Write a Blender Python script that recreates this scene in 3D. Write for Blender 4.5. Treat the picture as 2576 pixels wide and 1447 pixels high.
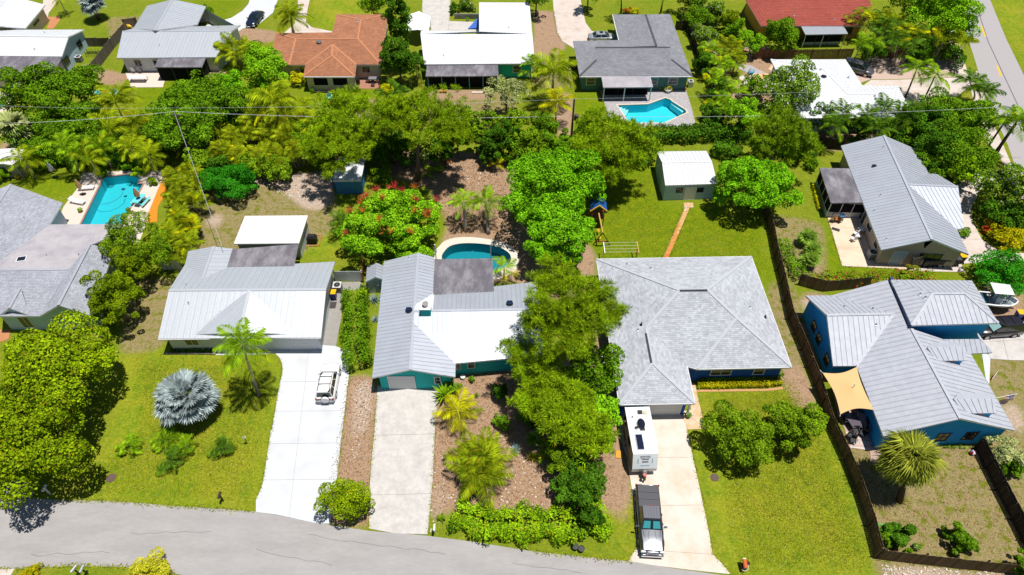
import bpy, bmesh, math, random
import numpy as np
from mathutils import Vector, Matrix
from mathutils.geometry import tessellate_polygon
R = math.radians
sc = bpy.context.scene
for o in list(bpy.data.objects): bpy.data.objects.remove(o)

# ------------------------------------------------------------------ camera, sky, sun, exposure
CAM_H, PITCH, FPX = 55.0, 47.5, 1718.0          # drone height (m), degrees below the horizon, focal length for a 2576 px wide frame
cd = bpy.data.cameras.new('camera'); cam = bpy.data.objects.new('camera', cd); sc.collection.objects.link(cam)
cam.location = (0, 0, CAM_H); cam.rotation_euler = (R(90-PITCH), 0, 0)
cd.sensor_width = 36; cd.lens = 36*FPX/2576; cd.clip_start = 0.5; cd.clip_end = 5000
sc.camera = cam
SUNV = Vector((0.195, -0.02, 1)).normalized()     # direction towards the sun
w = bpy.data.worlds.new('World'); sc.world = w; w.use_nodes = True
nt = w.node_tree; bg = nt.nodes['Background']
sk = nt.nodes.new('ShaderNodeTexSky'); sk.sky_type = 'NISHITA'; sk.sun_disc = False
sk.sun_elevation = math.asin(SUNV.z); sk.sun_rotation = math.atan2(SUNV.x, SUNV.y)
sk.air_density = 1.0; sk.dust_density = 0.3; sk.ozone_density = 2.0
nt.links.new(sk.outputs[0], bg.inputs[0]); bg.inputs[1].default_value = 0.052
sl = bpy.data.lights.new('sun', 'SUN'); so = bpy.data.objects.new('sun', sl); sc.collection.objects.link(so)
sl.energy = 4.6; sl.angle = R(0.5); sl.color = (1, 0.955, 0.89)
so.rotation_euler = SUNV.to_track_quat('Z', 'Y').to_euler(); so.location = (20, 60, 60)
vs = sc.view_settings; vs.view_transform = 'Standard'; vs.look = 'None'; vs.gamma = 1; vs.exposure = 0.2
vs.use_curve_mapping = False
sc.cycles.max_bounces = 5; sc.cycles.diffuse_bounces = 2; sc.cycles.glossy_bounces = 2; sc.cycles.transparent_max_bounces = 12
sc.cycles.transmission_bounces = 3; sc.cycles.caustics_reflective = False; sc.cycles.caustics_refractive = False
sc.cycles.sample_clamp_indirect = 4
sc.cycles.use_denoising = True

# ------------------------------------------------------------------ where a point of the survey lies in the world
_sp, _cp = math.sin(R(PITCH)), math.cos(R(PITCH))
def ray(x, y):
    u = (x-1288)/FPX; v = (y-723.5)/FPX
    return Vector((u, _cp-v*_sp, -_sp-v*_cp))
def W(x, y, z=0.0):
    d = ray(x, y); t = (CAM_H-z)/-d.z
    return Vector((d.x*t, d.y*t, z))
def tp(tile, x, y):
    if tile == 'o': return x, y
    c, r = int(tile[0]), int(tile[1]); k = 0.25 if r < 3 else 0.252154
    return 644*c+x*k, 360.64*r+y*k
def PP(s, z=0.0):
    out, t = [], 'o'
    for w_ in s.split():
        if ',' not in w_: t = w_; continue
        v = [float(q) for q in w_.split(',')]
        out.append(W(*tp(t, v[0], v[1]), v[2] if len(v) > 2 else z))
    return out
def P1(s, z=0.0): return PP(s, z)[0]
def PXL(s):
    out, t = [], 'o'
    for w_ in s.split():
        if ',' not in w_: t = w_; continue
        v = [float(q) for q in w_.split(',')]; out.append(tp(t, v[0], v[1]))
    return out

# ------------------------------------------------------------------ objects
C = sc.collection
def link(o, parent=None):
    C.objects.link(o)
    if parent is not None: o.parent = parent
    return o
def tag(o, label=None, cat=None, group=None, kind=None):
    if label: o['label'] = label
    if cat: o['category'] = cat
    if group: o['group'] = group
    if kind: o['kind'] = kind
    return o
def thing(name, label, cat, loc=(0, 0, 0), rz=0.0, group=None, parent=None):
    o = bpy.data.objects.new(name, None); link(o, parent); o.empty_display_size = 0.3
    o.location = loc; o.rotation_euler = (0, 0, rz)
    return tag(o, label, cat, group)
def copy_tree(o, parent=None):
    c = o.copy(); C.objects.link(c); c.parent = parent
    for ch in o.children: copy_tree(ch, c)
    return c
class MB:
    """collects polygons, boxes, tubes; build() links them as one mesh object"""
    def __init__(s, origin=(0, 0, 0)): s.v = []; s.f = []; s.m = []; s.o = Vector(origin); s.mi = 0
    def poly(s, pts):
        b = len(s.v); s.v += [Vector(p)-s.o for p in pts]; s.f.append(tuple(range(b, b+len(pts)))); s.m.append(s.mi); return s
    def mesh(s, vs_, fs):
        b = len(s.v); s.v += [Vector(p)-s.o for p in vs_]
        for f in fs: s.f.append(tuple(i+b for i in f)); s.m.append(s.mi)
        return s
    def box(s, c, size, rz=0.0, mat=None):
        x, y, z = size[0]/2, size[1]/2, size[2]/2; c = Vector(c)
        m = mat if mat is not None else Matrix.Rotation(rz, 3, 'Z')
        vs_ = [c + m @ Vector((a*x, b*y, d*z)) for d in (-1, 1) for a, b in ((-1, -1), (1, -1), (1, 1), (-1, 1))]
        return s.mesh(vs_, [(3, 2, 1, 0), (4, 5, 6, 7), (0, 1, 5, 4), (1, 2, 6, 5), (2, 3, 7, 6), (3, 0, 4, 7)])
    def slab(s, pts, th, n=None):
        """a plate: polygon pts is its top, thickness th below along n"""
        pts = [Vector(p) for p in pts]
        if n is None: n = newell(pts)
        k = len(pts); bt = [p-n*th for p in pts]
        s.mesh(pts+bt, [tuple(range(k)), tuple(range(2*k-1, k-1, -1))]+[(i, i+k, (i+1) % k+k, (i+1) % k) for i in range(k)])
        return s
    def bar(s, a, b, wd, ht=None, up=Vector((0, 0, 1))):
        a, b = Vector(a), Vector(b); d = (b-a); L = d.length
        if L < 1e-6: return s
        d /= L; x = d.cross(up)
        if x.length < 1e-3: x = d.cross(Vector((1, 0, 0)))
        x.normalize(); z = x.cross(d)
        return s.box((a+b)/2, (wd, L, ht or wd), mat=Matrix((x, d, z)).transposed())
    def tube(s, pts, rad, n=6, cap=True):
        pts = [Vector(p) for p in pts]; k = len(pts); b0 = []
        rr = rad if isinstance(rad, (list, tuple)) else [rad]*k
        vs_, fs = [], []
        for i, p in enumerate(pts):
            d = (pts[min(i+1, k-1)]-pts[max(i-1, 0)]).normalized()
            x = d.cross(Vector((0, 0, 1)))
            if x.length < 0.05: x = d.cross(Vector((0, 1, 0)))
            x.normalize(); y = d.cross(x)
            vs_ += [p+(x*math.cos(2*math.pi*j/n)+y*math.sin(2*math.pi*j/n))*rr[i] for j in range(n)]
        for i in range(k-1):
            fs += [(i*n+j, i*n+(j+1) % n, (i+1)*n+(j+1) % n, (i+1)*n+j) for j in range(n)]
        if cap: fs += [tuple(range(n-1, -1, -1)), tuple((k-1)*n+j for j in range(n))]
        return s.mesh(vs_, fs)
    def lathe(s, c, prof, n=14):
        c = Vector(c); vs_, fs = [], []; k = len(prof)
        for r_, z in prof: vs_ += [c+Vector((r_*math.cos(2*math.pi*j/n), r_*math.sin(2*math.pi*j/n), z)) for j in range(n)]
        for i in range(k-1): fs += [(i*n+j, i*n+(j+1) % n, (i+1)*n+(j+1) % n, (i+1)*n+j) for j in range(n)]
        fs += [tuple(range(n-1, -1, -1)), tuple((k-1)*n+j for j in range(n))]
        return s.mesh(vs_, fs)
    def data(s, name, mat, smooth=False):
        me = bpy.data.meshes.new(name); me.from_pydata([tuple(p) for p in s.v], [], s.f)
        for m in (mat if isinstance(mat, (list, tuple)) else [mat]): me.materials.append(m)
        if s.mi or any(s.m): me.polygons.foreach_set('material_index', s.m)
        if smooth: me.polygons.foreach_set('use_smooth', [True]*len(me.polygons))
        me.update(); return me
    def build(s, name, mat, parent=None, smooth=False):
        return link(bpy.data.objects.new(name, s.data(name, mat, smooth)), parent)
def newell(p):
    n = Vector((0, 0, 0))
    for i in range(len(p)): n += p[i].cross(p[(i+1) % len(p)])
    if n.length < 1e-9: return Vector((0, 0, 1))
    n.normalize(); return n
def upward(p):
    p = [Vector(q) for q in p]
    return p if newell(p).z >= 0 else p[::-1]
def quads_mesh(name, Q, mats, mi=None):
    """Q: (n,4,3) array of separate quads"""
    Q = np.asarray(Q, dtype=np.float32); n = len(Q)
    me = bpy.data.meshes.new(name); me.vertices.add(n*4); me.vertices.foreach_set('co', Q.reshape(-1))
    me.loops.add(n*4); me.loops.foreach_set('vertex_index', np.arange(n*4, dtype=np.int32))
    me.polygons.add(n); me.polygons.foreach_set('loop_start', np.arange(0, n*4, 4, dtype=np.int32))
    me.polygons.foreach_set('loop_total', np.full(n, 4, dtype=np.int32))
    for m in (mats if isinstance(mats, (list, tuple)) else [mats]): me.materials.append(m)
    if mi is not None: me.polygons.foreach_set('material_index', np.asarray(mi, dtype=np.int32))
    me.update(calc_edges=True); return me
def clip2(poly, a, b, c):
    """keep the side a*x+b*y<=c of a 2-D polygon"""
    out = []
    for i in range(len(poly)):
        p, q = poly[i], poly[(i+1) % len(poly)]
        dp, dq = a*p[0]+b*p[1]-c, a*q[0]+b*q[1]-c
        if dp <= 0: out.append(p)
        if (dp < 0 < dq) or (dq < 0 < dp):
            t = dp/(dp-dq); out.append((p[0]+(q[0]-p[0])*t, p[1]+(q[1]-p[1])*t))
    return out
def area2(p): return 0.5*sum(p[i][0]*p[(i+1) % len(p)][1]-p[(i+1) % len(p)][0]*p[i][1] for i in range(len(p)))
def inpoly(x, y, p):
    c = False
    for i in range(len(p)):
        a, b = p[i], p[i-1]
        if (a[1] > y) != (b[1] > y) and x < (b[0]-a[0])*(y-a[1])/(b[1]-a[1])+a[0]: c = not c
    return c

# ------------------------------------------------------------------ materials
_M = {}
def rgb(h):
    """sRGB 0-255 triple or linear floats -> linear rgba"""
    if max(h) <= 1.0: return (*h, 1)
    f = lambda c: c/12.92 if c <= 0.04045 else ((c+0.055)/1.055)**2.4
    return (*[f(c/255) for c in h], 1)
def mat(name, col, rough=0.7, metal=0.0, spec=0.5, var=0.0, vs=3.0, col2=None, c2s=0.6, c2t=0.5, c2w=0.12, isl=0.0, objr=0.0, bump=0.0, bs=20.0, coat=0.0, stretch=None, emit=0):
    if name in _M: return _M[name]
    m = bpy.data.materials.new(name); m.use_nodes = True; nt = m.node_tree; N, L = nt.nodes, nt.links
    b = N['Principled BSDF']; b.inputs['Roughness'].default_value = rough; b.inputs['Metallic'].default_value = metal
    b.inputs['Specular IOR Level'].default_value = spec
    if coat: b.inputs['Coat Weight'].default_value = coat; b.inputs['Coat Roughness'].default_value = 0.05
    cur = None
    def rgbn(c):
        n = N.new('ShaderNodeRGB'); n.outputs[0].default_value = rgb(c); return n.outputs[0]
    pos = N.new('ShaderNodeNewGeometry').outputs['Position']
    if stretch:
        mp = N.new('ShaderNodeMapping'); mp.inputs['Scale'].default_value = stretch; L.new(pos, mp.inputs[0]); pos = mp.outputs[0]
    cur = rgbn(col)
    if col2 is not None:
        nz = N.new('ShaderNodeTexNoise'); nz.inputs['Scale'].default_value = c2s; nz.inputs['Detail'].default_value = 6; nz.inputs['Roughness'].default_value = 0.65
        L.new(pos, nz.inputs['Vector'])
        mr = N.new('ShaderNodeMapRange'); mr.inputs[1].default_value = c2t-c2w; mr.inputs[2].default_value = c2t+c2w; L.new(nz.outputs[0], mr.inputs[0])
        mx = N.new('ShaderNodeMix'); mx.data_type = 'RGBA'; L.new(mr.outputs[0], mx.inputs[0]); L.new(cur, mx.inputs[6]); L.new(rgbn(col2), mx.inputs[7]); cur = mx.outputs[2]
    def mul(cur, fac, amt):
        mr = N.new('ShaderNodeMapRange'); mr.inputs[3].default_value = 1-amt; mr.inputs[4].default_value = 1+amt; L.new(fac, mr.inputs[0])
        v = N.new('ShaderNodeVectorMath'); v.operation = 'SCALE'; L.new(cur, v.inputs[0]); L.new(mr.outputs[0], v.inputs['Scale']); return v.outputs[0]
    if var:
        nz = N.new('ShaderNodeTexNoise'); nz.inputs['Scale'].default_value = vs; nz.inputs['Detail'].default_value = 5; nz.inputs['Roughness'].default_value = 0.7
        L.new(pos, nz.inputs['Vector'])
        st = N.new('ShaderNodeMapRange'); st.inputs[1].default_value = 0.25; st.inputs[2].default_value = 0.75; L.new(nz.outputs[0], st.inputs[0])
        cur = mul(cur, st.outputs[0], var)
    if isl: cur = mul(cur, N.new('ShaderNodeNewGeometry').outputs['Random Per Island'], isl)
    if objr: cur = mul(cur, N.new('ShaderNodeObjectInfo').outputs['Random'], objr)
    L.new(cur, b.inputs['Base Color'])
    if bump:
        nz = N.new('ShaderNodeTexNoise'); nz.inputs['Scale'].default_value = bs; nz.inputs['Detail'].default_value = 4; L.new(pos, nz.inputs['Vector'])
        bp = N.new('ShaderNodeBump'); bp.inputs['Strength'].default_value = bump; bp.inputs['Distance'].default_value = 0.05; L.new(nz.outputs[0], bp.inputs['Height']); L.new(bp.outputs[0], b.inputs['Normal'])
    if emit: b.inputs['Emission Strength'].default_value = emit
    _M[name] = m; return m
LEAF_GAIN = 2.1
def leafmat(name, c1, c2, trans=0.3, objr=0.12, rough=0.9, c3=None, t3=0.0):
    """foliage: every leaf its own mix of two greens, some light through it"""
    if name in _M: return _M[name]
    c1 = tuple(min(.7, q*1.05) for q in c1); c2 = tuple(min(.75, q*LEAF_GAIN) for q in c2)
    m = bpy.data.materials.new(name); m.use_nodes = True; nt = m.node_tree; N, L = nt.nodes, nt.links
    b = N['Principled BSDF']; b.inputs['Roughness'].default_value = rough; b.inputs['Specular IOR Level'].default_value = 0.02
    g = N.new('ShaderNodeNewGeometry'); ri = g.outputs['Random Per Island']
    nz = N.new('ShaderNodeTexNoise'); nz.inputs['Scale'].default_value = 0.7; nz.inputs['Detail'].default_value = 2; L.new(g.outputs['Position'], nz.inputs['Vector'])
    ad = N.new('ShaderNodeMath'); ad.operation = 'MULTIPLY_ADD'; L.new(nz.outputs[0], ad.inputs[0]); ad.inputs[1].default_value = 1.4
    sb = N.new('ShaderNodeMath'); sb.operation = 'MULTIPLY_ADD'; L.new(ri, sb.inputs[0]); sb.inputs[1].default_value = 0.75; sb.inputs[2].default_value = -0.55
    L.new(sb.outputs[0], ad.inputs[2]); ad.use_clamp = True
    mx = N.new('ShaderNodeMix'); mx.data_type = 'RGBA'; L.new(ad.outputs[0], mx.inputs[0])
    mx.inputs[6].default_value = rgb(c1); mx.inputs[7].default_value = rgb(c2); cur = mx.outputs[2]
    if c3 is not None:
        gt = N.new('ShaderNodeMath'); gt.operation = 'LESS_THAN'; L.new(ri, gt.inputs[0]); gt.inputs[1].default_value = t3
        m3 = N.new('ShaderNodeMix'); m3.data_type = 'RGBA'; L.new(gt.outputs[0], m3.inputs[0]); L.new(cur, m3.inputs[6]); m3.inputs[7].default_value = rgb(c3); cur = m3.outputs[2]
    mr = N.new('ShaderNodeMapRange'); mr.inputs[3].default_value = 1-objr; mr.inputs[4].default_value = 1+objr; L.new(N.new('ShaderNodeObjectInfo').outputs['Random'], mr.inputs[0])
    v = N.new('ShaderNodeVectorMath'); v.operation = 'SCALE'; L.new(cur, v.inputs[0]); L.new(mr.outputs[0], v.inputs['Scale']); cur = v.outputs[0]
    L.new(cur, b.inputs['Base Color'])
    tr = N.new('ShaderNodeBsdfTranslucent'); L.new(cur, tr.inputs[0])
    ms = N.new('ShaderNodeMixShader'); ms.inputs[0].default_value = trans*.5
    L.new(b.outputs[0], ms.inputs[1]); L.new(tr.outputs[0], ms.inputs[2]); L.new(ms.outputs[0], N['Material Output'].inputs[0])
    _M[name] = m; return m
# ------------------------------------------------------------------ the setting: ground, roads, drives, paths, pools
def noise_node(N, L, pos, scale, detail=5, rough=0.65):
    n = N.new('ShaderNodeTexNoise'); n.inputs['Scale'].default_value = scale; n.inputs['Detail'].default_value = detail; n.inputs['Roughness'].default_value = rough
    L.new(pos, n.inputs['Vector']); return n.outputs[0]
def ground_material():
    m = bpy.data.materials.new('ground_cover'); m.use_nodes = True; nt = m.node_tree; N, L = nt.nodes, nt.links
    b = N['Principled BSDF']; b.inputs['Roughness'].default_value = 0.95; b.inputs['Specular IOR Level'].default_value = 0.1
    pos = N.new('ShaderNodeNewGeometry').outputs['Position']
    def col(c): n = N.new('ShaderNodeRGB'); n.outputs[0].default_value = rgb(c); return n.outputs[0]
    def mix(f, a, c):
        x = N.new('ShaderNodeMix'); x.data_type = 'RGBA'; L.new(f, x.inputs[0]); L.new(a, x.inputs[6]); L.new(c, x.inputs[7]); return x.outputs[2]
    def rng(f, a, c, d=0.0, e=1.0):
        x = N.new('ShaderNodeMapRange'); x.inputs[1].default_value = a; x.inputs[2].default_value = c; x.inputs[3].default_value = d; x.inputs[4].default_value = e; L.new(f, x.inputs[0]); return x.outputs[0]
    def ma(op, a, c):
        x = N.new('ShaderNodeMath'); x.operation = op
        for i, q in enumerate((a, c)):
            if isinstance(q, (int, float)): x.inputs[i].default_value = q
            else: L.new(q, x.inputs[i])
        return x.outputs[0]
    def att(n): x = N.new('ShaderNodeAttribute'); x.attribute_name = n; return x.outputs['Fac']
    n1, n2, n3 = noise_node(N, L, pos, 0.22), noise_node(N, L, pos, 1.3), noise_node(N, L, pos, 7.0, 6, 0.75)
    n4 = noise_node(N, L, pos, 22.0, 3, 0.8); n5 = noise_node(N, L, pos, 3.6, 4, 0.8); n6 = noise_node(N, L, pos, 9.0, 3, 0.8)
    g = mix(rng(n1, 0.35, 0.65), col((0.15, 0.215, 0.008)), col((0.22, 0.245, 0.016)))
    g = mix(rng(n2, 0.4, 0.75), g, col((0.12, 0.18, 0.007)))
    g = mix(rng(n3, 0.52, 0.75), g, col((0.25, 0.22, 0.045)))
    lush = mix(rng(n2, 0.42, 0.62), col((0.215, 0.265, 0.012)), col((0.115, 0.21, 0.006)))
    lush = mix(rng(n1, 0.45, 0.65), lush, col((0.28, 0.275, 0.018)))
    lush = mix(rng(n5, 0.55, 0.72), lush, col((0.33, 0.30, 0.08)))
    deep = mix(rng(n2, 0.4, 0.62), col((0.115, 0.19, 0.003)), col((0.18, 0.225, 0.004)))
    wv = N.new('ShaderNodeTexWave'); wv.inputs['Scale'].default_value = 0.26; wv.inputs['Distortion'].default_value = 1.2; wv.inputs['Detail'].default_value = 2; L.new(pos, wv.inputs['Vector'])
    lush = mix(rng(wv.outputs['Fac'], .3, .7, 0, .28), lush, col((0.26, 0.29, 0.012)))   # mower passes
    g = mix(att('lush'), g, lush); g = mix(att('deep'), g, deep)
    def ragged(a, amp=0.55):  # patchy edge
        f = ma('ADD', att(a), ma('MULTIPLY', ma('ADD', ma('MULTIPLY', n2, 0.6), ma('MULTIPLY', n3, 0.55)), amp))
        return rng(f, 0.36+amp*0.5, 0.66+amp*0.5)
    dry = mix(rng(n3, 0.4, 0.62), col((0.20, 0.175, 0.055)), col((0.33, 0.25, 0.14)))
    dry = mix(rng(n2, 0.5, 0.62), dry, col((0.14, 0.16, 0.01)))
    g = mix(rng(ma('MULTIPLY', n1, n5), 0.33, 0.45, 0, .55), g, col((0.34, 0.28, 0.07)))
    g = mix(ragged('dry', 0.8), g, dry)
    soil = mix(rng(n3, 0.35, 0.65), col((0.27, 0.165, 0.10)), col((0.42, 0.29, 0.19)))
    soil = mix(rng(n2, 0.55, 0.72), soil, col((0.20, 0.125, 0.075)))
    soil = mix(rng(n4, 0.6, 0.72), soil, col((0.52, 0.41, 0.30)))
    g = mix(ragged('soil', 0.5), g, soil)
    sand = mix(rng(n3, 0.4, 0.6), col((0.52, 0.42, 0.34)), col((0.34, 0.24, 0.16)))
    g = mix(ragged('sand', 0.9), g, sand)
    v = N.new('ShaderNodeVectorMath'); v.operation = 'SCALE'; L.new(g, v.inputs[0]); L.new(ma('MULTIPLY', rng(n4, 0.25, 0.75, 0.7, 1.3), ma('MULTIPLY', rng(n5, 0.3, 0.7, 0.74, 1.26), rng(n6, 0.3, 0.7, 0.72, 1.28))), v.inputs['Scale'])
    L.new(v.outputs[0], b.inputs['Base Color'])
    bp = N.new('ShaderNodeBump'); bp.inputs['Strength'].default_value = 0.6; bp.inputs['Distance'].default_value = 0.06; L.new(n4, bp.inputs['Height']); L.new(bp.outputs[0], b.inputs['Normal'])
    return m
POOLS = []      # (outline points, expanded) : holes in the ground
def smooth_loop(pts, n=4):
    out = []; k = len(pts)
    for i in range(k):
        p0, p1, p2, p3 = pts[i-1], pts[i], pts[(i+1) % k], pts[(i+2) % k]
        for j in range(n):
            t = j/n; out.append(0.5*((2*p1)+(p2-p0)*t+(2*p0-5*p1+4*p2-p3)*t*t+(3*p1-p0-3*p2+p3)*t**3))
    return out
pool_px = {
 'rect': PP("01 1050,345 1270,318 1410,345 1385,410 1440,410 1385,510 1360,560 1215,815 1150,930 760,930 820,815"),
 'kidney': smooth_loop(PP("11 1870,1160 1900,1085 1970,1030 2120,1008 2330,1022 2480,1065 2560,1130 2545,1215 2400,1290 2150,1310 1950,1270")),
 'angular': PP("20 1065,1062 1370,1052 1540,990 1590,1005 1610,1025 1745,1110 1755,1135 1530,1238 1180,1238"),
 'corner': smooth_loop(PP("00 -60,1010 0,1018 40,1035 48,1055 20,1085 0,1092 -80,1100"), 3),
}
ZONES = {
 'soil': ["o 1085,985 1180,915 1330,920 1500,900 1545,1000 1545,1280 1300,1290 1125,1275 1095,1345 1075,1345 1090,1100",
          "o 872,945 950,950 945,1000 930,1335 805,1310 860,1180", "o 935,395 1000,380 1260,390 1300,440 1280,600 1300,690 1240,720 1100,640 1130,560 1080,470 960,440",
          "o 1345,25 1400,30 1410,90 1425,120 1380,150 1340,150", "o 1240,560 1420,560 1500,640 1440,720 1300,720", "o 1330,660 1500,640 1480,760 1350,740",
          "o 1530,1040 1575,1060 1590,1240 1560,1420 1545,1300", "o 2020,590 2060,660 2060,700 2010,680", "o 1735,55 1760,50 1870,250 1860,330 1800,170",
          "o 560,60 700,80 690,110 600,100", "o 1400,230 1440,230 1440,350 1400,350", "o 1860,100 1960,130 1960,260 1880,260", "o 2040,330 2300,340 2300,385 2040,375",
          "o 240,170 330,190 340,215 250,210", "o 0,350 60,350 60,440 0,440", "o 240,800 275,830 270,880 235,850", "o 1640,700 1660,950 1640,1050 1500,1000 1500,700",
          "o 1960,940 2010,900 2060,1010 2020,1060", "o 2020,730 2110,750 2100,780 2000,770", "o 2440,840 2576,830 2576,700 2480,700", "o 380,170 450,150 460,190 380,215",
          "o 1060,225 1240,225 1240,250 1060,250", "o 2560,30 2576,10 2576,60"],
 'dry': ["o 2110,1085 2576,1050 2576,1447 2210,1420", "o 480,440 830,440 850,560 760,640 480,650", "o 1055,240 1290,230 1300,290 1060,290", "o 800,250 950,250 960,300 780,300",
         "o 1340,150 1440,150 1440,220 1340,220", "o 330,700 440,700 410,880 300,890", "o 1920,1000 2060,900 1990,720 1940,700", "o 2470,870 2576,880 2576,1050 2500,1000",
         "o 1080,240 1230,235 1230,330 1080,330", "o 2200,1410 2576,1447 2576,1500 2200,1480", "o 270,45 370,40 330,100 280,110", "o 1930,540 2070,560 2080,720 1980,700", "o 870,945 945,950 930,1335 850,1200"],
 'sand': ["o 620,430 760,440 835,430 835,520 780,530 700,470 620,460", "o 2220,1425 2576,1447 2576,1490 2230,1470", 
          "o 895,955 945,955 925,1080 880,1120", "o 1095,1200 1125,1200 1110,1340 1085,1340", "o 525,530 560,540 550,590 515,560", "o 200,160 240,165 230,210 190,200", "o 2010,750 2100,755 2090,790 2010,780", "o 2520,1010 2576,1020 2576,1100 2520,1070"],
 'lush': ["o 1745,990 2010,930 2080,1050 2210,1400 2210,1447 1830,1447", "o 200,880 700,890 690,1000 650,1280 130,1250 300,1050", "o 1730,1040 1760,1100 1880,1447 1830,1447 1740,1100", "o 2490,0 2576,0 2576,180", "o 780,0 960,0 960,60 800,90", "o 1545,1040 1600,1160 1610,1400 1560,1410", "o 780,590 850,560 850,650 780,660"],
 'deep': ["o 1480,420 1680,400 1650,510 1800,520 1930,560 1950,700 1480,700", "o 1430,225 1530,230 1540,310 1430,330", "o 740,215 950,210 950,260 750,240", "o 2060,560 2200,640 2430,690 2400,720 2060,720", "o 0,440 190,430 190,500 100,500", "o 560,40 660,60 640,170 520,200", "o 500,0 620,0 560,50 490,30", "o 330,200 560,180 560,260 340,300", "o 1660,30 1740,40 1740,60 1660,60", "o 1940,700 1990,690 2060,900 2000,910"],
}
def build_ground():
    s = 0.5; xs = np.arange(-112, 112.1, s); ys = np.arange(8, 150.1, s); nx, ny = len(xs), len(ys)
    X, Y = np.meshgrid(xs, ys)
    def mask(poly):
        c = np.zeros(X.shape, bool); k = len(poly)
        for i in range(k):
            a, b_ = poly[i], poly[i-1]
            if abs(a.y-b_.y) < 1e-9: continue
            c ^= ((a.y > Y) != (b_.y > Y)) & (X < (b_.x-a.x)*(Y-a.y)/(b_.y-a.y)+a.x)
        return c
    def blur(a, k):
        for _ in range(k):
            p = np.pad(a, 1, mode='edge'); a = (p[:-2, 1:-1]+p[2:, 1:-1]+p[1:-1, :-2]+p[1:-1, 2:]+p[1:-1, 1:-1]*2)/6
        return a
    hole = np.zeros(X.shape, bool)
    for p in pool_px.values():
        c = sum(p, Vector())/len(p)
        hole |= mask([q+(q-c).normalized()*0.25 for q in p])
    verts = np.stack([X.ravel(), Y.ravel(), np.zeros(X.size)], 1)
    idx = np.arange(nx*ny).reshape(ny, nx)
    q = np.stack([idx[:-1, :-1], idx[:-1, 1:], idx[1:, 1:], idx[1:, :-1]], -1).reshape(-1, 4)
    h = hole.ravel(); q = q[~(h[q].any(1))]
    far = [(-3000, -2000), (3000, -2000), (3000, 4000), (-3000, 4000)]; inn = [(xs[0], ys[0]), (xs[-1], ys[0]), (xs[-1], ys[-1]), (xs[0], ys[-1])]
    b0 = len(verts); verts = np.vstack([verts, [(*p, 0) for p in far], [(*p, 0) for p in inn]])
    faces = q.tolist()+[[b0+i, b0+(i+1) % 4, b0+4+(i+1) % 4, b0+4+i] for i in range(4)]
    me = bpy.data.meshes.new('ground'); me.from_pydata(verts.tolist(), [], faces)
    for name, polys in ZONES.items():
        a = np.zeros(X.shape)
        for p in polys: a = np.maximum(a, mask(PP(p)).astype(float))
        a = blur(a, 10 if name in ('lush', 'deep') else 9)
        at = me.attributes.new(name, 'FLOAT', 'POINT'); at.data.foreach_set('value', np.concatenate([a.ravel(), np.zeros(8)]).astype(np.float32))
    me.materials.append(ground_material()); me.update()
    o = link(bpy.data.objects.new('ground', me)); o['kind'] = 'structure'
build_ground()

M_ASPH = mat('aged_asphalt', (0.375, 0.36, 0.352), 0.9, spec=0.2, var=0.08, vs=5, col2=(0.305, 0.29, 0.285), c2s=0.8, c2t=0.54, c2w=0.22, bump=0.15, bs=30, stretch=(.28, 1, 1))
M_ROAD2 = mat('pale_asphalt', (0.37, 0.35, 0.355), 0.9, spec=0.2, var=0.06, vs=4, bump=0.1)
M_CONC_W = mat('white_painted_concrete', (0.57, 0.59, 0.625), 0.7, spec=0.3, var=0.05, vs=2, col2=(0.50, 0.505, 0.52), c2s=0.5, c2t=0.62)
M_CONC_G = mat('weathered_concrete', (0.56, 0.53, 0.50), 0.85, spec=0.2, var=0.12, vs=2.5, col2=(0.45, 0.43, 0.405), c2s=0.9, c2t=0.54, c2w=0.15)
M_CONC_T = mat('rust_stained_concrete', (0.66, 0.59, 0.52), 0.85, spec=0.2, var=0.05, vs=2.5, col2=(0.58, 0.45, 0.33), c2s=0.45, c2t=0.6, c2w=0.16)
M_CONC_O = mat('orange_stained_concrete', (0.62, 0.36, 0.16), 0.85, spec=0.2, var=0.1, vs=2, col2=(0.63, 0.52, 0.4), c2s=0.8, c2t=0.5)
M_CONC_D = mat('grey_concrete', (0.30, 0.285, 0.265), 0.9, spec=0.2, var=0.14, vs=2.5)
M_CONC_P = mat('pinkish_concrete', (0.58, 0.51, 0.46), 0.85, spec=0.2, var=0.06, vs=2, col2=(0.5, 0.40, 0.34), c2s=0.6, c2t=0.58)
M_DECK = mat('cream_pool_deck', (0.64, 0.54, 0.47), 0.85, spec=0.2, var=0.05, vs=3)
M_DECK2 = mat('pale_pool_deck', (0.62, 0.57, 0.49), 0.85, spec=0.2, var=0.05, vs=3)
M_STONE = mat('grey_stone_deck', (0.33, 0.31, 0.32), 0.9, spec=0.2, var=0.22, vs=5, col2=(0.42, 0.40, 0.40), c2s=2.0)
M_PAVE = mat('tan_pavers', (0.50, 0.37, 0.31), 0.9, spec=0.2, var=0.2, vs=7)
M_PAVE_R = mat('terracotta_paving', (0.47, 0.21, 0.10), 0.9, spec=0.2, var=0.15, vs=4)
M_CREAM = mat('cream_concrete_slab', (0.66, 0.55, 0.42), 0.85, spec=0.2, var=0.06, vs=1.5, col2=(0.60, 0.44, 0.30), c2s=0.4, c2t=0.6)
M_GAP = mat('joint_dirt', (0.30, 0.26, 0.22), 0.95)
_z = [0.012]
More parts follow.
